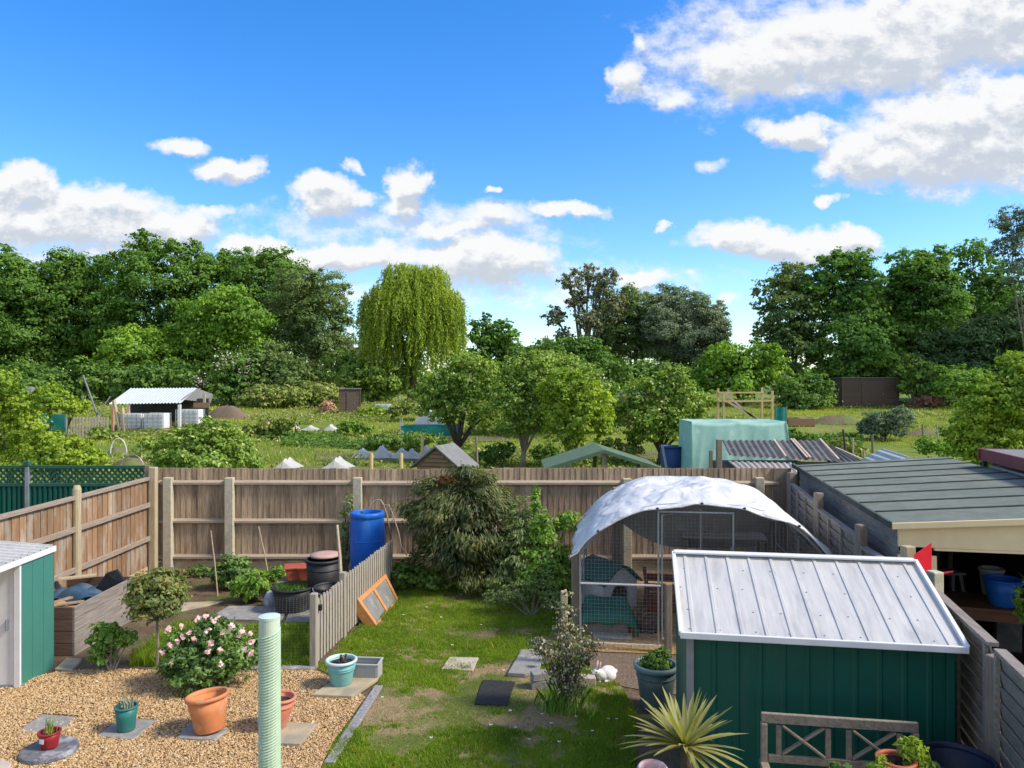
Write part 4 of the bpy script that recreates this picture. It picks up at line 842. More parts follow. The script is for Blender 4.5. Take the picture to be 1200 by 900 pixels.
def roof_sheet(m, n=8):
    for (ya, za, yb, zb) in ((-.02, EZ, RY, RZ), (RY, RZ, SD + .05, 1.66)):
        w = SW / n; nn = Vector((0, -(zb - za), yb - ya)).normalized()
        prof = []
        for i in range(n):
            for u, h in ((.0, 0), (.40, 0), (.425, .009), (.555, .009), (.58, 0), (.98, 0)): prof.append((i * w + u * w, h))
        prof.append((SW, 0)); 
        A = [Vector((x, ya, za)) + nn * h for x, h in prof]; B = [Vector((x, yb, zb)) + nn * h for x, h in prof]
        k = len(prof); m.add(A + B, [(i, i + 1, k + i + 1, k + i) for i in range(k - 1)])
m = MB(); roof_sheet(m, 11); rf = m.build('roof', M['steel_roof'], sr)
m = MB(); m.box((SW / 2, -.035, EZ - .005), (SW + .03, .03, .055)); m.build('gutter_edge', M['white_paint'], rf, bevel=.006)
m = MB(); m.bar((-.005, RY, RZ + .018), (SW + .005, RY, RZ + .018), .11, .02); m.build('ridge_cap', M['white_paint'], rf, bevel=.006)
for x in (-.008, SW + .008):
    m = MB(); m.bar((x, -.03, EZ + .004), (x, RY, RZ + .006), .035, .05); m.build('verge_trim', M['white_paint'], rf, bevel=.005)
m = MB()
sl = Vector((0, RY + .02, RZ - EZ)).normalized()
for i in range(8):
    for u in (.06, .28, .55, .8):
        p = Vector((SW / 8 * (i + .2 + .1 * math.sin(i * 3 + u * 9)), -.02, EZ)) + sl * (1.14 * u); m.lathe([(.008, -.002), (.008, .003), (.003, .006)], 8, p)
m.build('screw', M['steel'], rf)

# ---------------------------------------------------------------- left shed
sl_ = T('garden_shed', 'teal metal shed with white sliding doors at the left edge of the gravel', 'shed', (-5.81, 8.74, 0), .03)
m = MB(); d = .66
k = 3
for i in range(k):
    a, b = .02 + d / k * i, .02 + d / k * (i + 1)
    m.add([(0, a, 0), (0, b - .012, 0), (0, b - .012, 1.47), (0, a, 1.47)], [(0, 1, 2, 3)])
    m.add([(0, b - .012, 0), (-.014, b - .006, 0), (-.014, b - .006, 1.47), (0, b - .012, 1.47)], [(0, 1, 2, 3)])
    m.add([(-.014, b - .006, 0), (0, b, 0), (0, b, 1.47), (-.014, b - .006, 1.47)], [(0, 1, 2, 3)])
m.add([(-.002, d + .02, 0), (-1.6, d + .02, 0), (-1.6, d + .02, 1.5), (-.002, d + .02, 1.5)], [(0, 1, 2, 3)])
m.add([(-1.6, .02, 0), (-1.6, d + .02, 0), (-1.6, d + .02, 1.5), (-1.6, .02, 1.5)], [(0, 1, 2, 3)])
m.build('wall', M['teal_wall'], sl_)
m = MB(); m.box((-.035, .005, .735), (.075, .03, 1.47)); m.build('corner_trim', M['white_paint'], sl_, bevel=.004)
for i in range(2):
    m = MB(); m.box((-.085 - .70 * i - .34, .03, .73), (.68, .02, 1.40)); dr = m.build('door', M['white_paint'], sl_)
    for xx in (-.10 - .70 * i, -.10 - .70 * i - .65):
        m = MB(); m.box((xx, .013, .73), (.035, .018, 1.38)); m.build('door_frame', M['white_paint'], dr, bevel=.003)
    m = MB(); m.box((-.16 - .6 * i, .005, .75), (.02, .03, .13)); m.build('handle', M['steel'], dr, bevel=.004)
m = MB(); m.box((-.8, .03, .02), (1.62, .06, .05)); m.build('sill', M['steel'], sl_)
m = MB(); m.prism([(.025, -.48, 1.47), (.025, d + .03, 1.47), (.025, d + .03, 1.54), (.025, -.48, 1.54)], (-.03, 0, 0)); m.build('fascia', M['white_paint'], sl_, bevel=.004)
m = MB(); m.box((-.8, -.465, 1.507), (1.60, .03, .072)); m.build('fascia', M['white_paint'], sl_, bevel=.004)
m = MB(); prof = []
for i in range(9):
    for u, h in ((0, 0), (.4, 0), (.45, .02), (.55, .02), (.6, 0)): prof.append((-.48 + (d + .51) / 9 * (i + u), h))
A = [Vector((.02, y, 1.545 + h)) for y, h in prof]; B = [Vector((-.85, y, 1.62 + h)) for y, h in prof]; C = [Vector((-1.65, y, 1.55 + h)) for y, h in prof]; k = len(prof)
m.add(A + B + C, [(i, i + 1, k + i + 1, k + i) for i in range(k - 1)] + [(k + i, k + i + 1, 2 * k + i + 1, 2 * k + i) for i in range(k - 1)])
m.build('roof', M['steel_roof'], sl_)

# ---------------------------------------------------------------- garage beyond the right fence
ga = T('garage', 'open fronted garage with felted flat roof and cream fascia on the right', 'garage', (4.36, 8.44, 0), -.195)
GL, GW = 6.0, 2.55
zl = lambda x: 2.0 + .075 * x
m = MB()
k = 15
for j in range(k):
    z = .0 + 1.95 / k * (j + .5); m.box((.05, GL / 2, z), (.02, GL - .04, 1.95 / k * 1.1), m=Matrix.Rotation(R(9), 4, 'Y'))
m.build('side_wall', M['greylap'], ga)
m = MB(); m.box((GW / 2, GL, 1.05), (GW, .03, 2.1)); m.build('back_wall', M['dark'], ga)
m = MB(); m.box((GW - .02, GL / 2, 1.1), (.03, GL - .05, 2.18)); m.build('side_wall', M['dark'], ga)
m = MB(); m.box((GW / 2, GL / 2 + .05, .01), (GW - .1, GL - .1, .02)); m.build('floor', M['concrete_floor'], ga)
m = MB(); m.prism([(-.06, -.12, zl(-.06)), (GW + .1, -.12, zl(GW + .1)), (GW + .1, -.12, zl(GW + .1) + .035), (-.06, -.12, zl(-.06) + .035)], (0, GL + .2, 0)); rf = m.build('roof', M['felt'], ga)
for i in range(8):
    y = .62 + .72 * i + .02 * math.sin(i * 5); m = MB(); m.bar((-.06, y, zl(-.06) + .043), (GW + .1, y + .03, zl(GW + .1) + .043), .032, .018); m.build('batten', M['felt_edge'], rf, bevel=.006)
m = MB(); m.bar((-.075, -.12, zl(-.06) + .02), (-.075, GL + .08, zl(-.06) + .02), .03, .07); m.build('eaves_board', M['felt_edge'], rf)
m = MB(); m.prism([(-.06, -.145, zl(-.06) - .03), (GW + .1, -.145, zl(GW) - .03), (GW + .1, -.145, zl(GW) + .04), (-.06, -.145, zl(-.06) + .04)], (0, .024, 0)); m.build('roof_trim', M['cream'], ga, bevel=.004)
m = MB(); m.prism([(.03, -.06, 1.76), (GW, -.06, 1.76), (GW, -.06, zl(GW) - .01), (.03, -.06, zl(.03) - .01)], (0, .05, 0)); m.build('fascia', M['cream'], ga, bevel=.004)
m = MB(); m.box((GW / 2 + .2, -.045, 1.745), (GW - .4, .05, .028)); m.build('fascia_bead', M['cream'], ga)
m = MB()
for j in range(10): m.box((.23, -.035, .09 + .166 * j), (.40, .022, .162), m=Matrix.Rotation(R(-4), 4, 'X'))
m.build('cladding', M['cream'], ga)
gm4 = MATRIX[ga]
def inG(x, y, z): return gm4 @ Vector((x, y, z))

t = T('red_display_board', 'bright red bent plastic panel with a fold out flap by the garage opening', 'board', (4.36, 7.85, 1.58))
m = MB()
p = [Vector((-.12, -.05, .22)), Vector((.08, -.02, .34)), Vector((.08, -.02, -.12)), Vector((-.12, -.05, -.12))]
m.prism(p, (.012, .016, 0)); m.build('back_plate', M['red'], t, bevel=.004)
m = MB(); m.prism([(-.10, -.07, -.02), (.10, -.07, .02), (.17, -.26, .09), (-.02, -.26, .05)], (0, 0, .014)); m.build('flap', M['red'], t, bevel=.003)
m = MB(); m.prism([(-.09, -.07, -.02), (.09, -.08, -.10), (.09, -.08, -.07), (-.09, -.07, .01)], (.0, -.03, 0)); m.build('brace', M['salmon'], t)
t = T('work_table', 'brown wooden work table inside the dark open garage', 'table', inG(1.35, 1.0, 0), -.35)
m = MB(); m.box((0, .2, .84), (1.25, .75, .045)); m.build('tabletop', M['brown_table'], t, bevel=.006)
for x in (-.56, .56):
    for y in (-.12, .52):
        m = MB(); m.box((x, y, .41), (.085, .085, .82)); m.build('leg', M['brown_table'], t, bevel=.006)
m = MB(); m.box((0, -.13, .76), (1.1, .03, .11)); m.build('apron', M['brown_table'], t)
def tub(name, label, cat, loc, r0, r1, h, mt, group=None, wall=.012, rim=.018, fill=None, tilt=0.0, az=0.0, rimmat=None, handles=False, fillmat='soil', band=None, seg=36):
    t = T(name, label, cat, loc, az, group)
    tl = Matrix.Rotation(tilt, 3, 'Y')
    m = MB(); m.lathe([(r0 * .96, 0), (r0, .01), (r0 + (r1 - r0) * .55, h * .55), (r1, h - rim * 1.6), (r1 - wall, h - rim * 1.6), (r0 + (r1 - r0) * .5 - wall, h * .5), (r0 - wall, .02)], seg, tilt=tl); b = m.build('body', mt, t, smooth_=True)
    m = MB(); m.lathe([(r1 - .001, h - rim * 2), (r1 + rim * .75, h - rim * 1.7), (r1 + rim * .85, h - rim * .4), (r1 + rim * .3, h), (r1 - wall - .004, h - rim * .1), (r1 - wall - .002, h - rim * 2)], seg, tilt=tl, caps=False); m.build('rim', rimmat or mt, t, smooth_=True)
    if fill is not None:
        rr_ = r0 + (r1 - r0) * fill - wall * .8
        m = MB(); m.grid(lambda u, v: tl @ Vector((rr_ * math.sqrt(max(v, .0)) * math.cos(2 * math.pi * u), rr_ * math.sqrt(max(v, .0)) * math.sin(2 * math.pi * u), h * fill + .012 * math.sin(u * 25 + v * 9) * (1 - v))), 24, 5); m.build('soil', M[fillmat], t)
    if band:
        m = MB()
        for bz in band: rr_ = r0 + (r1 - r0) * bz; m.lathe([(rr_ + .001, h * bz - .012), (rr_ + .008, h * bz - .008), (rr_ + .008, h * bz + .008), (rr_ + .001, h * bz + .012)], seg, tilt=tl)
        m.build('band', mt, t, smooth_=True)
    return t
tub('plastic_tub', 'blue flexible tub standing on the table in the open garage', 'tub', inG(1.55, 1.05, .863), .15, .21, .33, M['blue'], rim=.012, fill=None)
tub('bucket', 'pale grey bucket behind the blue tub in the garage', 'bucket', inG(1.62, 1.55, .863), .11, .14, .34, M['trough'])
for lab, x_, y_, z_, r_, h_, mt_ in (('cream paint tin on the garage floor by the cladding', .75, 1.3, .02, .11, .2, 'trough'), ('green watering tub at the back of the dark garage', 1.9, 3.2, .02, .2, .4, 'teal_pot'), ('grey pail on the garage shelf', 1.2, 5.2, 1.06, .13, .25, 'trough'), ('dull red pail on the garage shelf', 1.65, 5.2, 1.06, .12, .22, 'rust_red'), ('pale tub on the garage shelf end', 2.1, 5.2, 1.06, .14, .3, 'aqua_pot')):
    tub('storage_tub', lab, 'tub', inG(x_, y_, z_), r_ * .85, r_, h_, M[mt_], rim=.012)
t = T('storage_shelf', 'wooden shelf along the back of the dark garage', 'shelf', inG(1.4, 5.3, 0), -.195)
m = MB(); m.box((0, 0, 1.04), (2.2, .4, .035)); m.build('board', M['stick'], t)
for x in (-1.0, 1.0):
    m = MB(); m.box((x, 0, .51), (.07, .36, 1.02)); m.build('leg', M['stick'], t)
for k_, (x_, y_, s_, mt_) in enumerate(((.8, 2.0, (.45, .4, .35), 'stick'), (1.5, 2.6, (.5, .45, .5), 'cloth'), (2.1, 2.1, (.4, .5, .75), 'slab_grey'))):
    t = T('storage_box', ('brown carton on the garage floor', 'pale carton behind the step stool', 'tall grey carton at the right inside the garage')[k_], 'box', inG(x_, y_, .02), -.1 - .2 * k_); m = MB(); m.box((0, 0, s_[2] / 2), s_); m.build('carton', M[mt_], t, bevel=.01)
    m = MB(); m.box((0, 0, s_[2] + .006), (s_[0] * .15, s_[1], .004)); m.build('tape', M['palepost'], t)
t = T('wire_hoop', 'wire wheel hanging on the garage back wall', 'hoop', inG(.9, 5.9, 1.55)); m = MB(); m.tube([(.28 * math.cos(a_ / 5), 0, .28 * math.sin(a_ / 5)) for a_ in range(32)], .015, 6); m.build('rim', M['galv'], t); m = MB()
for a_ in range(8): m.tube([(0, 0, 0), (.28 * math.cos(a_ * .785), 0, .28 * math.sin(a_ * .785))], .003, 4)
m.build('spoke', M['galv'], t)
t = T('hanging_cloth', 'pale grubby cloth hanging from the table end in the garage', 'cloth', inG(1.92, .62, .0))
m = MB(); m.grid(lambda u, v: Vector(((u - .5) * .17 + .02 * math.sin(v * 5), .02 * math.sin(u * 14 + v * 3) , .45 + .42 * v - .03 * math.sin(u * 3))), 14, 10); m.build('fabric', M['cloth'], t, smooth_=True)
for md in [t.children[0].modifiers.new('thick', 'SOLIDIFY')]: md.thickness = .008
shrub('potted_plant', 'light green strap leaved plant at the right edge before the garage', tuple(at(1207, 742, 8.3)), [(0, 0, .38, .14, .12, .26), (.05, -.1, .3, .12, .1, .2)], G['fresh'], .16, .035, 'plant', seed=3, cover=1.4)
tub('plastic_crate_tub', 'dark shallow tub lying under the garage table', 'tub', inG(1.0, .75, .02), .2, .26, .22, M['black'])
t = T('step_ladder', 'grey folded step stool leaning among clutter in the dark garage', 'step stool', inG(1.3, 2.3, 0))
m = MB(); m.box((0, 0, .95), (.5, .28, .03)); m.build('top_step', M['trough'], t, bevel=.005)
for s_ in (-1, 1):
    for q in (-1, 1):
        m = MB(); m.bar((s_ * .28, q * .25, .02), (s_ * .2, q * .08, .94), .035, .03); m.build('leg', M['trough'], t)

# house end with dark red fascia at the right edge
t = T('outbuilding', 'pale rendered outbuilding with dark red fascia and grey flat roof at the right edge', 'outbuilding', (7.85, 12.3, 0), -.24)
m = MB(); m.box((1.62, -2.5, 1.13), (3.1, 4.9, 2.26)); m.build('wall', M['render_wall'], t)
m = MB(); m.box((1.6, -2.5, 2.50), (3.2, 5.0, .04)); m.build('roof', M['felt_grey'], t)
for (c, s_) in (((1.6, -5.04, 2.43), (3.36, .05, .19)), ((-.03, -2.5, 2.43), (.05, 5.02, .19)), ((1.6, .04, 2.43), (3.36, .05, .19))):
    m = MB(); m.box(c, s_); m.build('fascia', M['maroon'], t, bevel=.006)
m = MB(); m.box((.02, .03, 2.24), (.06, .06, .2)); m.build('bracket', M['black'], t)

# ---------------------------------------------------------------- chicken run
CA = .13
cr = T('animal_run', 'walk in animal run with arched tube frame under a white plastic sheet', 'animal run', (.95, 10.3, 0), -CA)
CW, CD = 3.28, 3.0
def arch(u, lift=0.0):
    """u 0..1 across the arch, from left foot to right foot of the curve."""
    x = CW * u; s_ = 1.245 + (1.96 - 1.245) * (1 - abs(2 * u - 1) ** 3.1)
    return x, s_ + lift
for y in (0, CD / 2, CD):
    m = MB(); m.tube([(arch(i / 24)[0], y, arch(i / 24)[1]) for i in range(25)], .016, 8); m.build('arch_tube', M['galv'], cr)
    for x in (0, CW):
        m = MB(); m.tube([(x, y, 0), (x, y, 1.25)], .016, 8); m.build('post_tube', M['galv'], cr)
for x in (0, CW):
    for z in (.015, .83):
        m = MB(); m.tube([(x, 0, z), (x, CD, z)], .013, 8); m.build('side_tube', M['galv'], cr)
for u in (.25, .5, .75):
    m = MB(); m.tube([(arch(u)[0], 0, arch(u)[1]), (arch(u)[0], CD, arch(u)[1])], .011, 6); m.build('purlin_tube', M['galv'], cr)
for z in (.83, .01):
    m = MB(); m.tube([(0, -.005, z), (1.10, -.005, z)], .015 if z > .1 else .012, 8); m.build('front_tube', M['white_paint'], cr)
    m = MB(); m.tube([(2.1, -.005, z), (CW, -.005, z)], .013, 8); m.build('front_tube', M['galv'], cr)
for (a, b) in (((1.07, 0, 0), (1.07, 0, 1.86)), ((2.07, 0, 0), (2.07, 0, 1.86)), ((1.07, 0, 1.845), (2.07, 0, 1.845))):
    m = MB(); m.tube([a, b], .014, 8); m.build('door_jamb', M['galv'], cr)
dr = MB(); dp = [(1.12, 0, .1), (1.12, 0, 1.80), (1.12 + .80 * math.cos(.75), .80 * math.sin(.75) * 1.0, 1.80), (1.12 + .80 * math.cos(.75), .80 * math.sin(.75), .1)]
dr.tube(dp + [dp[0]], .013, 8); do = dr.build('door', M['galv'], cr)
m = MB(); m.box((2.05, -.01, 1.35), (.03, .03, .09)); m.build('latch', M['steel'], do)
# netting on the front, real crossed wires
def netting(name, quad, step, w, parent, mt, clipf=None, world=False):
    o_, U, V_ = (Vector(q) for q in quad); lu, lv = U.length, V_.length; nu, nv = int(lu / step), int(lv / step); m = MB(); du, dv_ = U.normalized(), V_.normalized()
    for i in range(nu + 1):
        p = o_ + du * (i * lu / nu); top = clipf(i / nu) if clipf else lv
        if top > .05: m.add([p - du * w / 2, p + du * w / 2, p + du * w / 2 + dv_ * top, p - du * w / 2 + dv_ * top], [(0, 1, 2, 3)])
    for j in range(nv + 1):
        h = j * lv / nv; a, b = 0.0, 1.0
        if clipf:
            ok = [i / 60 for i in range(61) if clipf(i / 60) >= h]
            if not ok: continue
            a, b = ok[0], ok[-1]
        p, q = o_ + U * a + dv_ * h, o_ + U * b + dv_ * h
        m.add([p - dv_ * w / 2, q - dv_ * w / 2, q + dv_ * w / 2, p + dv_ * w / 2], [(0, 1, 2, 3)])
    return m.build(name, mt, parent, world=world)
netting('wire_netting', ((0, .004, 0), (CW, 0, 0), (0, 0, 1.96)), .05, .0026, cr, M['wire'], lambda u: arch(u)[1])
netting('wire_netting', ((.004, 0, 0), (0, CD, 0), (0, 0, 1.25)), .05, .0026, cr, M['wire'])
netting('wire_netting', ((CW - .004, 0, 0), (0, CD, 0), (0, 0, 1.25)), .05, .0026, cr, M['wire'])
netting('wire_netting', ((0, CD, 0), (CW, 0, 0), (0, 0, 1.96)), .05, .0026, cr, M['wire'], lambda u: arch(u)[1])
# sheet over the top with creases
def cover(u, v):
    uu = -.012 + u * 1.024; x, z = arch(min(max(uu, 0), 1)); x = CW * uu
    y = -.10 + v * (CD - .05)
    e = abs(2 * uu - 1)
    tri = lambda q: abs(q / math.pi % 1 * 2 - 1)
    cre = .05 * math.sin(7 * u + 4 * v) * math.sin(9 * v - 6 * u) + .06 * tri(11 * u + 6 * v + 1.2 * math.sin(6 * v)) + .055 * tri(13 * v - 9 * u + 1.5 * math.sin(5 * u)) - .05
    z = z + .03 + cre * (1 - .5 * e) + .13 * math.sin(math.pi * min(v * 1.1, 1)) * (1 - e * .6)
    n_ = (2 * uu - 1) * .06; x += n_ * (1 + 3 * cre)
    if v < .04: z -= .02
    if u < .04: z -= .06; x -= .02
    return (x, y, z)
m = MB(); rc = random.Random(11); nu, nv = 26, 13
jig = {}
def crump(u, v):
    k_ = (round(u * nu), round(v * nv)); q = Vector(cover(u, v))
    if 0 < k_[1] < nv: q += Vector((rc.uniform(-.03, .03), rc.uniform(-.05, .05), rc.uniform(-.026, .026)))
    return q
m.grid(crump, nu, nv); m.f = [t_ for f_ in m.f for t_ in (((f_[0], f_[1], f_[2]), (f_[0], f_[2], f_[3])) if rc.random() < .5 else ((f_[0], f_[1], f_[3]), (f_[1], f_[2], f_[3])))]
c_ = m.build('plastic_cover', M['plastic_sheet'], cr, smooth_=True); ss = c_.modifiers.new('soften', 'SUBSURF'); ss.levels = ss.render_levels = 2
md = c_.modifiers.new('thick', 'SOLIDIFY'); md.thickness = .004
m = MB()
m.tube([Vector(cover(i / 40, 0)) + Vector((0, -.004, -.012)) for i in range(41)], .012, 6); m.build('cover_hem', M['plastic_sheet'], cr)
m = MB()
for u in (.1, .33, .5, .66, .86): p = Vector(cover(u, 0)) + Vector((0, -.02, .0)); m.lathe([(.018, -.012), (.022, 0), (.014, .012)], 10, p)
m.build('clip', M['black'], cr)
def drape(u, v):
    x, z = arch(.10 + .86 * u); zb = 1.42 - .62 * (math.sin(math.pi * min(.5, u * 1.1 + .04))) ** 1.1
    return (x, CD - .12 - .25 * (1 - v) * math.sin(math.pi * u) + .03 * math.sin(9 * u + 4 * v), zb + (z - .03 - zb) * v)
m = MB(); m.grid(drape, 40, 14); m.build('rear_liner', M['liner'], cr, smooth_=True)
# timber stakes round the front enclosure
ST = 'timber stakes of the run enclosure'
for lab, px, yb, Yd, zt, w in (('brown stake at the left corner of the run, taller than the pale one', 674, 745, 10.7, 1.22, .10), ('pale short stake in front of the variegated shrub tip', 661, 760, 9.4, .97, .08), ('rough stake in front of the run door beside the shed roof', 783, 755, 9.9, .93, .085)):
    t = T('wooden_stake', lab, 'stake', ((px - 600) / F * Yd, Yd, 0), 0, ST)
    m = MB(); m.box((0, 0, zt / 2 - .05), (w, w, zt + .1), rz=.1); m.build('shaft', M['palepost'] if px == 661 else M['oldpost'], t, bevel=.01)
t = T('wire_fence', 'low wire netting in front of the run around the white rabbit', 'wire fence', (1.7, 8.9, 0))
netting('wire_netting', ((.95, 9.1, 0), (1.05, -.25, 0), (0, 0, .62)), .05, .0022, t, M['wire'], world=True)
netting('wire_netting', ((.95, 9.1, 0), (-.1, 1.1, 0), (0, 0, .62)), .05, .0022, t, M['wire'], world=True)
# animal house
kx = Vector((1.72, 11.75, 0))
t = T('animal_house', 'plastic animal house with dark green curved roof and arched doorway', 'animal house', kx, .5)
kw, kh, kd = .66, .46, .72
def gable(x): return kh + .13 * math.cos(min(abs(x) / (kw / 2), 1) * math.pi / 1.25) ** 1 * 1.0 + .10
def front_poly():
    out = [(-kw / 2, 0)] + [(-kw / 2 + kw * i / 24, gable(-kw / 2 + kw * i / 24)) for i in range(25)] + [(kw / 2, 0)]
    return out
m = MB()
for y in (0, kd):
    pts_ = front_poly(); dw, dh = .17, .42
    top = [(x, z) for x, z in pts_[1:-1]]
    door = [(dw * math.cos(math.pi * (1 - i / 16)), dh - .17 + dw * math.sin(math.pi * (1 - i / 16)) if True else 0) for i in range(17)]
    if y == 0:
        outer = [(-kw / 2, z_) for z_ in (0,)] + top + [(kw / 2, 0)]
        # ring between outer outline and door outline
        dpts = [(-dw, 0)] + [(dw * math.cos(math.pi * (1 - i / 24)), .25 + dw * math.sin(math.pi * (1 - i / 24))) for i in range(25)] + [(dw, 0)]
        k = len(outer); A = [(x, y, z) for x, z in outer]; B = [(x, y, z) for x, z in dpts]
        m.add(A + B, [(i, i + 1, k + i + 1, k + i) for i in range(k - 1)])
        m.add([(x, y, z) for x, z in dpts] + [(x * .96, y + .05, z * .97) for x, z in dpts], [(i, i + 1, len(dpts) + i + 1, len(dpts) + i) for i in range(len(dpts) - 1)])
    else: m.add([(x, y, z) for x, z in pts_], [tuple(range(len(pts_)))])
for x in (-kw / 2, kw / 2): m.add([(x, 0, 0), (x, kd, 0), (x, kd, gable(x)), (x, 0, gable(x))], [(0, 1, 2, 3)])
m.build('wall', M['kennel_wall'], t)
m = MB(); rx = kw / 2 + .035
m.grid(lambda u, v: (-rx + 2 * rx * u, -.09 + (kd + .16) * v, gable((-rx + 2 * rx * u) * .93) + .012 - .03 * (abs(2 * u - 1) ** 6)), 28, 3)
rf = m.build('roof', M['kennel_roof'], t, smooth_=True); md = rf.modifiers.new('thick', 'SOLIDIFY'); md.thickness = .03; md.offset = 1
t = T('covered_hutch', 'low box draped with a dark green tarpaulin inside the run', 'covered box', (1.40, 11.0, 0), -.12)
m = MB(); m.box((0, 0, .13), (.60, .8, .25)); m.build('box', M['greyplank'], t)
def tarp(u, v):
    x = -.36 + .72 * u; y = -.46 + .92 * v; z = .325 + .012 * math.sin(11 * u + 6 * v) + .01 * math.sin(23 * v)
    if v < .14: z -= .14 * (1 - v / .14) + .02 * math.sin(14 * u) ; y = -.43 - .05 * (1 - v / .14)
    if u > .9: z -= .16 * (u - .9) / .1
    if u < .06: z -= .16 * (1 - u / .06)
    return (x + (.10 * (1 - v) if u > .9 else 0), y, z)
m = MB(); m.grid(tarp, 40, 30); o = m.build('tarpaulin', M['tarp_green'], t, smooth_=True); md = o.modifiers.new('thick', 'SOLIDIFY'); md.thickness = .006
t = T('ramp_board', 'grey flat board lying in front of the green covered box', 'board', (1.42, 10.46, .03), -.1)
m = MB(); m.box((0, 0, .0), (.55, .2, .03), m=Matrix.Rotation(R(6), 4, 'X')); m.build('plank', M['slab_grey'], t, bevel=.005)
t = T('wooden_crate', 'reddish wooden crate at the back of the run', 'crate', (2.55, 11.9, 0), -.2)
m = MB()
for z in (.08, .24, .40): m.box((0, -.3, z), (.8, .02, .12)); m.box((0, .3, z), (.8, .02, .12)); m.box((-.4, 0, z), (.02, .58, .12)); m.box((.4, 0, z), (.02, .58, .12))
m.build('slats', mat('reddish_wood', (.25, .085, .05), (.18, .06, .035), 4, .8), t)
m = MB(); m.box((-.36, -.33, .36), (.06, .03, .72), m=Matrix.Rotation(R(-8), 4, 'Y')); m.build('corner_post', mat('reddish_post', (.22, .075, .045), (.17, .055, .03), 4, .8), t)
t = T('storage_board', 'pale grey covered shelf at the rear right of the run', 'shelf', (3.5, 12.3, 0), -.15)
m = MB(); m.box((0, 0, 1.08), (1.35, .5, .05)); m.build('top', M['liner'], t, bevel=.01)
for x in (-.6, .6):
    m = MB(); m.box((x, 0, .53), (.06, .4, 1.05)); m.build('leg', M['oldpost'], t)
t = T('wooden_post', 'brown post standing inside the run behind the animal house', 'post', (1.83, 12.9, 0))
m = MB(); m.box((0, 0, .9), (.15, .1, 1.8)); m.build('shaft', M['oldpost'], t, bevel=.01)

def animal(name, label, loc, rz, s_, fur, ear, ears_back, group=None):
    """A sitting rabbit: one continuous body by merging swellings into one skin."""
    t = T(name, label, 'rabbit', loc, rz, group)
    bmx = bmesh.new()
    def ell(c, r, rot=None):
        ret = bmesh.ops.create_icosphere(bmx, subdivisions=3, radius=1); mm = Matrix.Translation(Vector(c) * s_) @ (rot.to_4x4() if rot else Matrix.Identity(4)) @ Matrix.Diagonal((r[0] * s_, r[1] * s_, r[2] * s_, 1))
        bmesh.ops.transform(bmx, matrix=mm, verts=ret['verts'])
    ell((.03, 0, .105), (.135, .10, .105)); ell((-.06, 0, .09), (.10, .085, .085))         # rump, chest
    ell((-.125, 0, .135), (.055, .05, .055)); ell((-.165, 0, .155), (.058, .046, .050))    # neck, head
    ell((-.205, 0, .142), (.032, .030, .028))                                              # muzzle
    for q in (-1, 1):
        ell((.05, q * .072, .075), (.082, .042, .07)); ell((-.005, q * .078, .018), (.075, .026, .02))   # haunch, hind foot
        ell((-.115, q * .035, .055), (.026, .022, .06)); ell((-.132, q * .036, .014), (.034, .02, .016)) # foreleg, paw
    ell((.165, 0, .105), (.036, .034, .036))                                               # tail
    me = bpy.data.meshes.new('body'); bmx.to_mesh(me); bmx.free()
    o = link('body', me, fur, t, smooth_=True)
    rm = o.modifiers.new('join', 'REMESH'); rm.mode = 'VOXEL'; rm.voxel_size = .0065 * s_; rm.use_smooth_shade = True
    sm = o.modifiers.new('soften', 'SMOOTH'); sm.iterations = 6; sm.factor = .5
    for q in (-1, 1):
        m = MB(); pts_ = [Vector((-.150, q * .022, .185)), Vector((-.142, q * .03, .225)), Vector((-.130 + ears_back * .02, q * .037, .265)), Vector((-.118 + ears_back * .05, q * .04, .30))]
        m.tube([p * s_ for p in pts_], [.010 * s_, .021 * s_, .019 * s_, .005 * s_], 10)
        e = m.build('ear', ear, t, smooth_=True)
        m = MB(); m.lathe([(.0006, -.008), (.006, -.005), (.008, 0), (.006, .005), (.0006, .008)], 10, Vector((-.185, q * .040, .165)) * s_); m.build('eye', M['eye'], t, smooth_=True)
    m = MB(); m.lathe([(.0006, -.006), (.006, 0), (.0006, .006)], 8, Vector((-.237, 0, .147)) * s_); m.build('nose', M['fur_pink'], t, smooth_=True)
    return t
animal('rabbit', 'white rabbit with raised ears sitting on brown litter in front of the run', tuple(gnd(710, 797)), .45, .82, M['fur_white'], M['fur_pink'], .2)
animal('rabbit', 'dark brown rabbit sitting in the shade inside the run', tuple(gnd(762, 740)), .35, 1.25, M['fur_brown'], M['fur_brown'], 1.0)
# ---------------------------------------------------------------- things on the gravel and lawn
t = T('clothes_post', 'pale green post wound with cord standing on the gravel near the viewer', 'post', (-1.18, 3.6, 0))
m = MB(); m.lathe([(.050, -.05), (.050, 2.455), (.044, 2.47)], 28); m.build('shaft', M['pole'], t, smooth_=False)
m = MB(); n_ = 44
for j in range(n_ * 14): pass
for k0 in range(6):
    m.tube([(.0505 * math.cos(a), .0505 * math.sin(a), k0 * .014 - .02 + a / 6.2832 * .084) for a in [i * .35 for i in range(int(2.4 / .084 * 6.2832 / .35))]], .0042, 4, caps=False)
m.build('cord', M['pole_line'], t)
m = MB(); m.lathe([(.051, 2.458), (.051, 2.472), (.03, 2.478), (.0, 2.48)], 28); m.build('cap', mat('pale_cap', (.55, .68, .58), None, 5, .5), t)

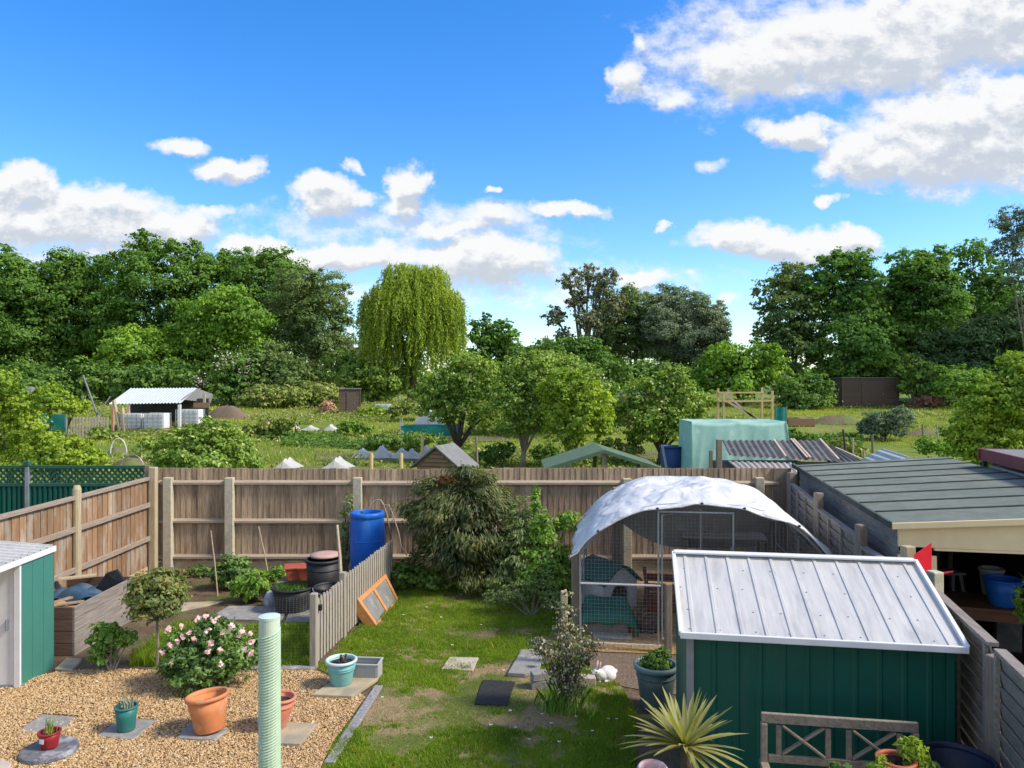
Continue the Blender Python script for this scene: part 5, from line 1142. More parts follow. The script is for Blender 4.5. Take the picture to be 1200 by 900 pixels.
def slab(name, label, pts, h=.045, mt='slab', z=0.0, cat='paving slab', group=None):
    v = [gnd(*p, z) for p in pts]; c = sum(v, Vector()) / len(v)
    m = MB(); m.prism([Vector((p.x, p.y, z)) for p in v], (0, 0, h))
    o = m.build(name, M[mt], None, loc=(c.x, c.y, z), world=True, bevel=.008); tag(o, label, cat, group); return o
slab('paving_slab', 'pale stone slab under the light aqua pot at the lawn corner', [(365, 818), (412, 820), (444, 798), (398, 797)][::1], .045, 'slab', .01)
slab('paving_slab', 'sandy slab beneath the salmon pot behind the green post', [(298, 874), (352, 876), (372, 852), (326, 850)], .04, 'slab', .01)
slab('paving_slab', 'whitish grey square slab under the large tilted terracotta pot', [(208, 868), (252, 871), (268, 858), (222, 850)], .035, 'slab_grey', .01)
slab('paving_slab', 'dark grey square slab under the small teal pot', [(114, 863), (156, 868), (184, 845), (142, 842)], .012, 'slab_grey', .014)
slab('paving_slab', 'pinkish grey slab lying flush behind the dark red pot', [(20, 858), (68, 862), (90, 841), (50, 838)], .012, 'slab_grey', .014)
slab('paving_slab', 'cream slab corner cut by the left bottom edge of the frame', [(-30, 905), (4, 893), (14, 898), (0, 920)], .03, 'slab_pale', .01)
slab('stepping_stone', 'pale square stepping stone in the middle of the lawn', [(517, 786), (554, 788), (561, 773), (527, 772)], .03, 'slab_pale', .0, 'stepping stone')
slab('rubber_mat', 'black rectangular mat on the worn lawn', [(556, 826), (594, 828), (604, 800), (566, 798)], .02, 'rubber', .008, 'mat')
slab('stepping_stone', 'large grey slab with a curved edge left of the variegated shrub', [(595, 793), (615, 794), (632, 789), (639, 764), (611, 765)], .05, 'slab_grey', .01, 'stepping stone')
slab('path_slab', 'long grey path slab behind the rose bush', [(243, 727), (330, 729), (338, 712), (268, 712)], .03, 'slab_grey', .0)
slab('path_slab', 'grey path slab at the foot of the black half barrel', [(334, 730), (364, 730), (372, 709), (342, 711)], .03, 'slab_grey', .0)
slab('path_slab', 'brownish slab edging the bed behind the standard tree', [(190, 722), (240, 712), (262, 706), (214, 708)], .03, 'slab', .0)
def brick(label, px, py, w, rz, mt, z=0.0, h=.1):
    p = gnd(px, py); m = MB(); m.box((0, 0, h / 2), (w, .14, h), rz=rz); o = m.build('brick', M[mt], None, loc=(p.x, p.y, z), bevel=.008); tag(o, label, 'brick', 'bricks below the variegated shrub')
    return o
brick('purple grey brick at the bottom of the little stack by the grey slab', 632, 806, .2, .1, 'slab_grey')
brick('grey brick on top of the little stack by the grey slab', 632, 806, .19, .25, 'slab_grey', .103, .09)
brick('whitish block in front of the white rabbit', 685, 802, .26, .02, 'slab_pale')
brick('mossy white brick left of the whitish block', 660, 802, .22, -.05, 'slab_grey')
p = gnd(639, 788); o = tag(MB().lathe([(.02, 0), (.045, .02), (.05, .05), (.03, .08), (.004, .09)], 14).build('ball', mat('orange_ball', (.62, .35, .10), (.5, .28, .08), 8, .6), None, loc=(p.x, p.y, .19), smooth_=True), 'small orange ball on the brick stack', 'ball')
m = MB(); a, b = gnd(442, 806), gnd(384, 897)
m.prism([a + Vector((-.03, 0, 0)), a + Vector((.07, 0, 0)), b + Vector((.07, 0, 0)), b + Vector((-.04, 0, 0))][::-1], (0, 0, .035)); tag(m.build('stone_kerb', M['pebble_mat'], None, loc=(-1.6, 7.8, 0), world=True, bevel=.01), 'grey pebbly kerb strip between gravel and lawn', 'kerb')
m = MB(); m.prism([gnd(198, 787), gnd(368, 787), gnd(370, 782), gnd(198, 782)], (0, 0, .04)); tag(m.build('stone_kerb', M['slab_grey'], None, loc=(-3.0, 9.3, 0), world=True, bevel=.01), 'flat stone edging at the back of the gravel beside the rose bush', 'kerb')

# pots
pot = tub('plant_pot', 'large orange terracotta pot tilted on its slab', 'pot', (*gnd(246, 861)[:2], .055), .145, .20, .36, M['terracotta'], rim=.022, fill=.72, tilt=R(7), az=2.6)
pot = tub('plant_pot', 'small teal pot with cut stems on a dark slab', 'pot', (*gnd(148, 858)[:2], .028), .085, .108, .25, M['teal_pot'], rim=.010, fill=.8)
m = MB()
for i in range(9):
    a = i * .7; q = Vector((.06 * math.cos(a) * (.5 + .5 * (i % 2)), .06 * math.sin(a) * (.5 + .5 * (i % 3) / 2), .18)); m.tube([q, q + Vector((rnd.uniform(-.01, .01), 0, .10)), q + Vector((rnd.uniform(-.03, .03), rnd.uniform(-.02, .02), rnd.uniform(.12, .17)))], [.012, .010, .006], 6)
m.build('stem', M['fork'] if False else mat('cut_stems', (.12, .16, .10), (.3, .3, .2), 30, .8), pot)
t = T('stone_disc', 'round dark stone disc under the dark red pot', 'stone disc', (*gnd(58, 884)[:2], .01))
m = MB(); m.lathe([(.23, 0), (.255, .02), (.25, .05), (.235, .058), (.10, .052), (.0, .05)], 28); m.build('stone', mat('dark_stone', (.16, .16, .17), (.09, .09, .10), 6, .55, .6, 30, c3=(.34, .34, .36), s3=5, f3=(.5, .65)), t)
m = MB(); m.lathe([(.25, -.012), (.27, -.005), (.27, .004), (.25, .008)], 28); m.build('base_ring', M['slab'], t)
pot = tub('plant_pot', 'small dark red pot with a white sticker and a few grass leaves', 'pot', (*gnd(58, 883)[:2], .066), .075, .098, .155, M['maroon_pot'], rim=.008, fill=.7)
m = MB(); m.grid(lambda u, v: Vector((.0925 * math.cos(-2.15 + .62 * u), .0925 * math.sin(-2.15 + .62 * u), .066 + .05 * v)), 6, 2); m.build('sticker', M['sticker'], pot)
P = blades(np.full(26, 0.) + rng.normal(size=26) * .02, rng.normal(size=26) * .02, np.full(26, .10), rng.uniform(.10, .24, 26), np.full(26, .009), .5); link('leaf', quads('leaf', P, 5), G['fresh'], pot)
pot = tub('plant_pot', 'salmon terracotta pot half hidden by the green post', 'pot', (*gnd(323, 857)[:2], .05), .11, .165, .32, M['salmon'], rim=.016, fill=.8, tilt=R(6), az=.4, band=(.72,))
pot = tub('plant_pot', 'light aqua glazed pot with pale rim on the corner slab', 'pot', (*gnd(400, 806)[:2], .055), .125, .172, .29, M['aqua_pot'], rim=.018, fill=.82, rimmat=M['aqua_rim'], band=(.62, .70))
P, N = crown_points([(0.02, 0, .29, .06, .06, .05)], .05, .025, rng, cover=1.0); link('foliage', quads('foliage', leaf_faces(P, N, .05, .025, rng)), mat('dry_stalks', (.12, .08, .05), (.07, .05, .04), 20, .9), pot)
t = T('plant_trough', 'small pale grey ribbed trough beside the aqua pot', 'trough', (*gnd(429, 795)[:2], .02), -.08)
m = MB(); w, d_, h = .34, .22, .19
for (c, s_) in (((0, -d_ / 2, h / 2), (w, .012, h)), ((0, d_ / 2, h / 2), (w, .012, h)), ((-w / 2, 0, h / 2), (.012, d_ - .014, h)), ((w / 2, 0, h / 2), (.012, d_ - .014, h)), ((0, 0, .012), (w - .02, d_ - .02, .012))): m.box(c, s_)
for i in range(15): m.box((-w / 2 + .02 + i * (w - .04) / 14, -d_ / 2 - .009, h / 2 - .01), (.008, .008, h - .05))
m.build('body', M['trough'], t)
m = MB()
for (c, s_) in (((0, -d_ / 2 - .005, h), (w + .03, .028, .018)), ((0, d_ / 2 + .005, h), (w + .03, .028, .018)), ((-w / 2 - .003, 0, h), (.024, d_ - .02, .018)), ((w / 2 + .003, 0, h), (.024, d_ - .02, .018))): m.box(c, s_)
m.build('rim', M['trough'], t, bevel=.004)
m = MB(); m.box((0, 0, .12), (w - .03, d_ - .03, .02)); m.build('soil', M['soil'], t)

pot = tub('plant_pot', 'large blue grey pot with a leafy plant beside the green shed', 'pot', (1.60, 8.22, .0), .165, .225, .50, M['grey_pot'], rim=.03, fill=.86, rimmat=mat('grey_rim', (.16, .23, .235), (.13, .19, .2), 5, .5), band=(.74,))
P, N = crown_points([(0.0, 0, .52, .15, .14, .12), (.07, .03, .57, .09, .09, .1), (-.06, 0, .5, .1, .1, .07)], .045, .024, rng, cover=2.2); link('foliage', quads('foliage', leaf_faces(P, N, .045, .024, rng)), G['hedge'], pot)

# cordyline in a pot
def cordyline():
    c = at(803, 872, 5.25); t = T('cordyline_plant', 'spiky yellow green sword leaved plant in front of the shed', 'plant', (c.x, c.y, 0))
    r_ = np.random.default_rng(3); m = MB(); zc = c.z - .02
    for i in range(74):
        az = i * 2.39996; el = math.asin(min(.98, max(-.18, r_.uniform(-.12, 1.0)))); L = r_.uniform(.36, .52) * (1 - .12 * max(0, math.sin(el)))
        d = Vector((math.cos(az) * math.cos(el), math.sin(az) * math.cos(el), math.sin(el))); side = Vector((-math.sin(az), math.cos(az), 0)); up = side.cross(d) * -1
        sag = .10 * (1 - math.sin(el)) * L / .5
        n_ = 7; vs = []
        for k in range(n_):
            u = k / (n_ - 1); p = Vector((0, 0, zc)) + d * (L * u + .015) - Vector((0, 0, sag * u ** 2.4)); w = .019 * (1 - (2 * u - .72) ** 2 * .45 if u < .86 else (1 - u) * 5.2) * .9; w = max(w, .0008)
            vs += [p - side * w + up * w * .35, p, p + side * w + up * w * .35]
        fs = []
        for k in range(n_ - 1):
            a = 3 * k; fs += [(a, a + 1, a + 4, a + 3), (a + 1, a + 2, a + 5, a + 4)]
        m.add(vs, fs)
    m.build('leaf', G['cordy'], t, smooth_=True)
    m = MB(); m.tube([(0, 0, .3), (.01, 0, zc - .12), (0, 0, zc + .03)], [.04, .045, .02], 10); m.build('trunk', M['bark'], t)
    m = MB(); m.lathe([(.13, 0), (.19, .38), (.205, .38), (.205, .42), (.175, .42), (.16, .32)], 28); m.build('pot', M['salmon'], t, smooth_=True)
cordyline()
# bench
t = T('garden_bench', 'weathered wooden bench with two crossed back panels before the green shed', 'bench', tuple(Vector(((892 - 600) / F * 5.72, 5.72, 0))), -.155)
BW = 1.13; zt = 1.06
def part(nm, fn):
    m = MB(); fn(m); return m.build(nm, M['bench'], t, bevel=.005)
part('top_rail', lambda m: m.box((BW / 2, 0, zt - .035), (BW, .035, .075)))
part('lower_rail', lambda m: m.box((BW / 2, 0, .715), (BW - .1, .03, .06)))
for x in (.02, BW - .02):
    part('leg', lambda m: (m.bar((x, .02, 0), (x, 0, .62), .05, .05), m.bar((x, 0, .62), (x, 0, zt - .075), .045, .05)))
    part('leg', lambda m: m.box((x, -.45, .33), (.05, .05, .66)))
    part('armrest', lambda m: m.box((x, -.22, .675), (.06, .5, .03)))
for x in (.13, .49, .64, 1.0): part('upright', lambda m: m.box((x, 0, (zt + .685) / 2 - .02), (.04, .022, zt - .82)))
for (xa, xb) in ((.155, .465), (.665, .975)):
    part('cross_brace', lambda m: m.bar((xa, -.004, zt - .085), (xb, -.004, .75), .02, .038, up=(0, 1, 0)))
    part('cross_brace', lambda m: m.bar((xa, .004, .75), (xb, .004, zt - .085), .018, .038, up=(0, 1, 0)))
part('seat', lambda m: [m.box((BW / 2, -.08 - .085 * i, .43), (BW, .07, .022)) for i in range(5)])
# plants in front of the bench and the navy bin
c = at(1050, 895, 5.0); pot = tub('plant_pot', 'red pot with yellow green fern like leaves in front of the bench', 'pot', (c.x, c.y, c.z - .18), .09, .12, .22, M['red'] if False else M['rust_red'], rim=.012, fill=.85)
P, N = crown_points([(.10, 0, .27, .10, .08, .09), (-.12, -.05, .17, .10, .08, .07), (.16, 0, .18, .09, .08, .07)], .055, .018, rng, cover=1.6); link('foliage', quads('foliage', leaf_faces(P, N, .06, .02, rng, N + rng.normal(size=N.shape) * .4)), G['bright'], pot)
st = T('plant_stand', 'rough dark plank table that carries the red pot', 'stand', (c.x, c.y, 0), -.15)
m = MB(); m.box((-.1, 0, c.z - .2), (.8, .3, .035)); m.build('top', M['oldpost'], st)
for x in (-.45, .25):
    for y in (-.1, .1):
        m = MB(); m.box((x, y, (c.z - .22) / 2), (.05, .05, c.z - .22)); m.build('leg', M['oldpost'], st)
c2 = at(983, 897, 4.97); shrub('potted_plant', 'leafy plant with two small white flowers in front of the bench', (c2.x, c2.y, c.z - .18), [(0, 0, .13, .08, .07, .07), (.05, 0, .1, .07, .06, .06)], G['rose'], .06, .028, 'plant', seed=71, cover=1.6, stem_r=.006)
tp = bpy.data.objects[-1] if False else [o for o in bpy.data.objects if str(o.get('label', '')).startswith('leafy plant with two small white')][0]
for x in (-.06, .06):
    P = np.array([[x, -.06, .17]]) + rng.normal(size=(7, 3)) * .007; link('flower', quads('flower', leaf_faces(P, unit(rng.normal(size=P.shape) * .4 + np.array([0, -.6, .7])), .022, .018, rng)), G['daisy'], tp)
c = at(1122, 892, 5.25); tub('waste_bin', 'dark navy round bin between the shed and the right fence', 'bin', (c.x, c.y, 0), .19, .235, c.z + .03, M['navy'], rim=.02)
c = at(765, 897, 5.05); t = T('glazed_ball', 'pink and white patterned pot just showing at the bottom of the frame', 'pot', (c.x, c.y, 0))
m = MB(); m.lathe([(.07, 0), (.10, c.z * .6), (.105, c.z - .02), (.09, c.z), (.08, c.z - .02), (.07, c.z * .5)], 24); m.build('body', mat('pink_glaze', (.62, .34, .33), (.7, .6, .58), 25, .4), t, smooth_=True)

# picket fence and gate
a, b = Vector((-2.51, 9.37, 0)), Vector((-2.09, 12.95, 0)); dpf = (b - a).normalized(); npf = Vector((dpf.y, -dpf.x, 0)); angp = math.atan2(dpf.y, dpf.x)
def pickets(root, s0, s1, zt):
    s_ = s0
    while s_ < s1 - .03:
        c = a + dpf * s_; m = MB(); w = .062; z = zt + rnd.uniform(-.012, .012)
        for sg in (1,):
            q = [c - dpf * w / 2, c + dpf * w / 2]
            m.prism([q[0] + Vector((0, 0, .05)), q[1] + Vector((0, 0, .05)), q[1] + Vector((0, 0, z - .05)), c + dpf * w * .25 + Vector((0, 0, z - .012)), c + Vector((0, 0, z)), c - dpf * w * .25 + Vector((0, 0, z - .012)), q[0] + Vector((0, 0, z - .05))], npf * .018)
        m.build('picket', M['picket'], root, world=True); s_ += .108
    for z in (.22, .66):
        m = MB(); p, q = a + dpf * s0 - npf * .022 + Vector((0, 0, z)), a + dpf * s1 - npf * .022 + Vector((0, 0, z)); m.bar(p, q, .04, .07); m.build('rail', M['picket'], root, world=True)
t = T('picket_gate', 'grey picket gate at the near end of the picket fence', 'gate', a + dpf * .1, 0)
pickets(t, .12, 1.02, .86)
m = MB(); m.bar(a + dpf * .14 - npf * .03 + Vector((0, 0, .25)), a + dpf * 1.0 - npf * .03 + Vector((0, 0, .64)), .03, .06); m.build('brace', M['picket'], t, world=True)
m = MB(); c = a + dpf * .10 + npf * .035; m.box((c.x, c.y, .74), (.05, .06, .07), rz=angp); m.build('latch', M['black'], t, world=True)
t = T('picket_fence', 'grey picket fence running from the gate to the end of the garden', 'fence', a + dpf * 1.1, 0)
pickets(t, 1.14, 3.55, .90)
for s_, z in ((.0, .95), (1.07, .95)):
    c = a + dpf * s_; m = MB(); m.box((c.x, c.y, z / 2 - .03), (.085, .085, z + .06), rz=angp); m.build('post', M['picket'], t, world=True, bevel=.008)
t = T('wire_fence', 'low green wire netting between the gate post and the rose bush', 'wire fence', (-3.0, 9.4, 0))
netting('wire_netting', ((-3.35, 9.39, 0), (.82, 0, 0), (0, 0, .57)), .04, .003, t, M['wire_green'], world=True)
m = MB(); m.tube([(-3.35, 9.39, .57), (-2.53, 9.39, .57)], .004, 5); m.build('top_wire', M['wire_green'], t, world=True)

# leaning cold frame lid
A_, B_, C_, D_ = at(419, 702, 11.0), at(452, 672, 12.28), at(468.5, 705, 12.35), at(443, 736, 10.98)
t = T('window_frame', 'orange wooden two pane frame leaning against the picket fence', 'window frame', (D_ + C_) / 2 * 1.0, 0)
nf = (C_ - D_).cross(A_ - D_).normalized()
if nf.y > 0: nf = -nf
def bil(u, v): return D_ * (1 - u) * (1 - v) + C_ * u * (1 - v) + B_ * u * v + A_ * (1 - u) * v
def framebar(u0, v0, u1, v1, u2, v2, u3, v3, th=.15):
    m = MB(); m.prism([bil(u0, v0), bil(u1, v1), bil(u2, v2), bil(u3, v3)], -nf * th); return m.build('frame_bar', M['orange'], t, world=True, bevel=.004)
e, f_ = .06, .13
framebar(0, 0, 1, 0, 1, f_, 0, f_); framebar(0, 1 - f_, 1, 1 - f_, 1, 1, 0, 1)
framebar(0, f_, e, f_, e, 1 - f_, 0, 1 - f_); framebar(1 - e, f_, 1, f_, 1, 1 - f_, 1 - e, 1 - f_); framebar(.47, f_, .53, f_, .53, 1 - f_, .47, 1 - f_)
for (u0, u1) in ((e, .47), (.53, 1 - e)):
    m = MB(); m.prism([bil(u0, f_) - nf * .02, bil(u1, f_) - nf * .02, bil(u1, 1 - f_) - nf * .02, bil(u0, 1 - f_) - nf * .02], -nf * .006); m.build('pane', M['glass'], t, world=True)

# raised planter with tarpaulins
t = T('raised_planter', 'deep silvery plank planter box between the left shed and fence', 'planter', (-6.3, 10.5, 0))
X0, X1, Y0, Y1, Hh = -6.84, -5.80, 9.80, 11.35, .65
def planks(nm, c, size, k, mt, ax):
    m = MB()
    for j in range(k): m.box((c[0], c[1], Hh / k * (j + .5)), (size[0], size[1], Hh / k - .006))
    m.build(nm, M[mt], t, world=True, bevel=.004)
planks('front_side', ((X0 + X1) / 2, Y0, 0), (X1 - X0, .035), 4, 'darkplank', 0)
planks('back_side', ((X0 + X1) / 2, Y1, 0), (X1 - X0, .035), 4, 'darkplank', 0)
planks('long_side', (X1, (Y0 + Y1) / 2, 0), (.035, Y1 - Y0 + .036), 4, 'greyplank', 1)
planks('long_side', (X0, (Y0 + Y1) / 2, 0), (.035, Y1 - Y0 + .036), 4, 'fence_warm', 1)
m = MB(); m.box(((X0 + X1) / 2, (Y0 + Y1) / 2, .36), (X1 - X0 - .04, Y1 - Y0 - .04, .02)); m.build('soil', M['soil'], t, world=True)
def crumple(cx_, cy_, z, w, d_, h, mt, nm, lab, cat, sd):
    ph = sd * 1.7
    m = MB(); m.grid(lambda u, v: Vector(((u - .5) * w, (v - .5) * d_, h * (abs(math.sin(5 * u + ph + 2 * math.sin(4 * v))) * .5 + .5 * abs(math.sin(4 * v + ph * 2 + 3 * u))) * math.sin(math.pi * min(max(u, .02), .98)) ** .5)), 26, 26)
    o = m.build(nm, M[mt], None, loc=(cx_, cy_, z), smooth_=False); o.rotation_euler = (0, 0, sd); md = o.modifiers.new('thick', 'SOLIDIFY'); md.thickness = .006; return tag(o, lab, cat)
crumple(-6.35, 10.75, .46, .75, .7, .20, 'tarp_blue', 'tarpaulin', 'crumpled blue tarpaulin inside the plank planter', 'tarpaulin', .4)
m = MB(); p = [(-.22, .0, .0), (.28, .12, .04), (.12, .05, .34), (-.02, .0, .30)]
m.prism(p, (.0, .03, .01)); tag(m.build('folded_sheet', M['tarp_black'], None, loc=(-6.02, 11.0, .48)), 'black folded sheet with a raised corner in the planter', 'sheet')
crumple(-6.45, 10.1, .46, .5, .4, .10, 'tarp_black', 'tarpaulin', 'dark flat sheet nearest the front of the planter', 'tarpaulin', 1.1)
m = MB()
for i in range(9):
    an = .9 + rnd.uniform(-.5, .5); c = Vector((rnd.uniform(-.2, .2), rnd.uniform(-.15, .15), .02 + .012 * i)); d_ = Vector((math.cos(an), math.sin(an), 0)) * .22; m.bar(c - d_, c + d_, .07, .02)
tag(m.build('wood_pile', M['stick'], None, loc=(-6.28, 10.15, .47)), 'heap of broken wooden slats in the planter', 'wood pile')
t = T('loose_board', 'pale bare board lying across the far corner of the planter', 'board', (-6.55, 11.15, .69), .5); m = MB(); m.box((0, 0, 0), (.5, .12, .03)); m.build('plank', M['palepost'], t, bevel=.004)
slab('loose_slab', 'broken stone piece at the foot of the planter beside the left shed', [(64, 788), (84, 790), (96, 776), (78, 775)], .05, 'slab', .0, 'stone')

# blue barrel on its stand
t = T('barrel_stand', 'dark box stand under the blue barrel', 'stand', (-2.63, 13.4, 0))
m = MB(); m.box((0, 0, .10), (.62, .6, .18)); m.build('crate', M['black'], t, bevel=.01)
m = MB(); m.box((0, 0, .205), (.68, .64, .03)); m.build('top', M['oldpost'], t)
t = T('water_barrel', 'bright blue plastic barrel with open top by the board fence', 'barrel', (-2.62, 13.4, .225))
t.scale = (1.09, 1.09, 1.09)
m = MB(); m.lathe([(.255, 0), (.272, .03), (.285, .25), (.289, .47), (.284, .70), (.272, .87), (.268, .885), (.285, .90), (.285, .955), (.272, .975), (.225, .978), (.218, .965), (.218, .90), (.21, .6)], 48); m.build('body', M['blue'], t, smooth_=True)
m = MB(); m.lathe([(.2845, .50), (.291, .51), (.291, .525), (.2845, .535)], 48); m.build('band', M['blue'], t, smooth_=True)
m = MB(); m.lathe([(.21, .62), (.0, .625)], 32); m.build('water', M['navy'], t)
def hosepath(pts_): return [at(*p) for p in pts_]
m = MB(); m.tube(hosepath([(429, 602, 13.85), (433, 594, 13.9), (441, 586, 13.9), (446, 586, 13.9), (450, 592, 13.9), (454, 606, 13.9), (458, 628, 13.9)]), .013, 8)
m.tube(hosepath([(449, 592, 13.9), (456, 592, 13.9), (461, 605, 13.9), (467, 624, 13.85), (470, 640, 13.8), (477, 651, 13.7)]), .011, 8)
tag(m.build('hose_pipe', M['hose'], None, loc=at(450, 600, 12.4), world=True, smooth_=True), 'tan hose arching out behind the blue barrel', 'hose')

# black bins, red containers, half barrel
tub('dustbin', 'tall black plastic bin left of the blue barrel', 'bin', (*at(379, 700, 11.9)[:2], 0), .23, .27, .80, M['black'], rim=.025, band=(.8,))
t = T('bin_lid', 'pinkish round lid lying on the tall black bin', 'lid', (*at(381, 700, 12.0)[:2], .83)); m = MB(); m.lathe([(.235, -.02), (.24, 0), (.23, .02), (.1, .035), (0, .036)], 30); m.build('disc', mat('pink_lid', (.5, .32, .26), (.42, .27, .22), 6, .6), t, smooth_=True)
t = tub('bucket', 'black bucket with a wire handle beside the gate post', 'bucket', (*at(386, 712, 11.05)[:2], .25), .17, .22, .34, M['black'], rim=.015)
m = MB(); m.tube([(-.22 * math.cos(x), -.10 - .14 * math.sin(x), .33 - .06 * math.sin(x)) for x in [i * math.pi / 14 for i in range(15)]], .006, 6); m.build('handle', M['galv'], t)
st = T('crate', 'low dark crate under the black bucket', 'crate', (*at(386, 712, 11.05)[:2], 0)); m = MB()
for z in (.04, .13, .22): m.box((0, 0, z), (.42, .4, .05))
for x in (-.19, .19):
    for y in (-.18, .18): m.box((x, y, .122), (.03, .03, .235))
m.build('slats', M['oldpost'], st)
for i, (px, lab) in enumerate(((345, 'red brown rectangular planter left of its twin, near the far fence'), (361, 'red brown rectangular planter right of its twin, touching the black bin'))):
    c = at(px, 672, 12.6); t = T('plastic_planter', lab, 'planter', (c.x, c.y, .28), .3 - .2 * i, 'red brown planters'); w, d_, h = .36, .42, .2
    m = MB(); m.lathe([(.16, 0), (.21, h), (.235, h), (.235, h + .03), (.0, h + .034)], 4, tilt=Matrix.Rotation(R(45), 3, 'Z')); m.build('body', M['rust_red'], t, bevel=.02)
st = T('bench_stand', 'low plank stand under the two red brown planters', 'stand', (*at(353, 672, 12.6)[:2], 0)); m = MB(); m.box((0, 0, .26), (.72, .45, .03)); m.build('top', M['oldpost'], st)
for x in (-.32, .32):
    m = MB(); m.box((x, 0, .12), (.05, .4, .24)); m.build('leg', M['oldpost'], st)
pot = tub('half_barrel', 'black half barrel planter with low green growth inside wire netting', 'planter', (*gnd(343, 716)[:2], 0), .25, .31, .40, M['black'], rim=.02, fill=.93, seg=36)
X = rng.uniform(-.27, .27, 900); Y = rng.uniform(-.27, .27, 900); k = X ** 2 + Y ** 2 < .27 ** 2
link('foliage', quads('foliage', blades(X[k], Y[k], 0 * X[k] + .36, rng.uniform(.03, .1, k.sum()), np.full(k.sum(), .009), 1.0), 5), G['hedge'], pot)
m = MB()
for i in range(40):
    an = 2 * math.pi * i / 40; m.tube([(.335 * math.cos(an), .335 * math.sin(an), 0), (.335 * math.cos(an), .335 * math.sin(an), .30)], .0016, 3)
for z in [.03 * j for j in range(11)]: m.tube([(.335 * math.cos(2 * math.pi * i / 40), .335 * math.sin(2 * math.pi * i / 40), z) for i in range(41)], .0014, 3)
m.build('wire_guard', M['wire'], pot)
t = T('watering_can', 'small white and grey bag standing beside the black half barrel', 'bag', (*gnd(317, 711)[:2], 0)); m = MB(); m.lathe([(.09, 0), (.11, .06), (.10, .16), (.06, .24), (.02, .26)], 12); m.build('bag', mat('bag_plastic', (.5, .52, .55), (.25, .3, .4), 12, .5, .5, 20, c3=(.4, .25, .12), s3=8), t)
for lab, p, q in (('bamboo cane upright in the soil left of the dark bush', (247, 622, 12.5), (255, 698, 12.55)), ('bamboo cane leaning by the fence left of the red brown planters', (303, 617, 13.6), (315, 677, 13.6)), ('pale stick upright beside the climbing plant and bins', (395, 615, 11.4), (400, 690, 11.2)), ('thin broken stick nailed across the gate post', (388, 690, 11.0), (397, 684, 11.05))):
    A, B = at(*p), at(*q); m = MB(); m.tube([A, (A + B) / 2 + Vector((.01, 0, 0)), B + (B - A) * .1], [.009, .011, .012] if p[0] < 320 else [.02, .025, .03], 7); tag(m.build('garden_cane', M['cane'], None, loc=B, world=True), lab, 'cane')

# plants of the garden
shrub('standard_tree', 'small lollipop tree with a ball crown on a bare stem', (*gnd(184, 786)[:2], 0), [(0, 0, .93, .34, .34, .25), (.06, 0, 1.12, .26, .26, .16), (-.08, .05, .78, .26, .26, .14), (.16, 0, .92, .2, .24, .2), (-.18, 0, 1.0, .18, .2, .2)], G['lolly'], .062, .030, 'tree', seed=1, cover=2.0, trunk=.66, stem_r=.020, bark='bark_pale')
rb = shrub('rose_bush', 'wide low bush covered in pale pink flowers at the gravel edge', (*gnd(246, 806)[:2], 0), [(-.22, 0, .38, .30, .30, .30), (.12, .05, .42, .34, .3, .32), (.36, .05, .36, .22, .26, .24), (-.05, .1, .58, .28, .26, .24), (-.1, -.1, .22, .36, .26, .2), (-.42, 0, .48, .14, .16, .2)], G['rose'], .052, .030, seed=2, cover=2.4)
P = []
for (px, py) in [(214, 746), (222, 741), (232, 725), (226, 749), (243, 739), (247, 753), (258, 762), (262, 741), (280, 745), (287, 762), (295, 765), (284, 739), (293, 742), (201, 775), (200, 756), (208, 752), (197, 737), (190, 765), (244, 764), (259, 778), (213, 734), (250, 727), (271, 735), (295, 752), (240, 722)]:
    c = np.array(at(px, py, 8.42)) - np.array(rb.location); r_ = rnd.uniform(.02, .034)
    P = c + rng.normal(size=(10, 3)) * r_ * .5
    link('flower', quads('flower', leaf_faces(P, unit(rng.normal(size=P.shape) * .55 + np.array([0, -.6, .7])), .046, .04, rng, cup=.25)), G['petal'], rb)
shrub('shrub', 'small upright bright green shrub in front of the plank planter', (*gnd(130, 788)[:2], 0), [(-.12, 0, .42, .17, .16, .18), (.14, .05, .40, .14, .14, .14), (-.02, .05, .52, .14, .14, .12), (-.1, 0, .25, .16, .14, .12)], G['fresh'], .065, .042, seed=3, cover=1.7, stem_r=.012, bark='bark_pale')
shrub('shrub', 'dark green rounded bush against the far fence', (*gnd(272, 690)[:2], 0), [(0, 0, .32, .30, .28, .26), (-.16, 0, .24, .2, .2, .2), (.18, 0, .26, .2, .2, .2)], G['rose'], .07, .045, 'bush', seed=4)
shrub('shrub', 'light green leafy plant in a wire guard before the dark bush', (*gnd(295, 706)[:2], 0), [(0, 0, .30, .28, .25, .2), (.12, 0, .22, .22, .2, .16), (-.14, 0, .2, .2, .2, .16)], G['fresh'], .10, .05, 'plant', seed=5, cover=1.7, droop=.3)
shrub('shrub', 'low green plant by the fence left of the red brown planters', (*gnd(325, 690)[:2], 0), [(0, 0, .2, .2, .2, .18)], G['fresh'], .07, .045, 'plant', seed=6)
shrub('shrub', 'low trailing weeds along the foot of the far fence', (*gnd(234, 676)[:2], 0), [(0, 0, .1, .28, .15, .1), (.3, .05, .08, .18, .12, .1)], G['hedge'], .06, .04, 'plant', seed=7, cover=1.4)
shrub('climber', 'thin climbing plant on the fence left of the blue barrel', (*at(404, 690, 13.6)[:2], 0), [(0, 0, .9, .16, .10, .35), (.05, 0, 1.35, .12, .08, .25), (.02, 0, .45, .13, .1, .25), (.28, -.1, 1.22, .08, .06, .08)], G['pale'], .055, .035, 'climbing plant', seed=8, cover=.8)
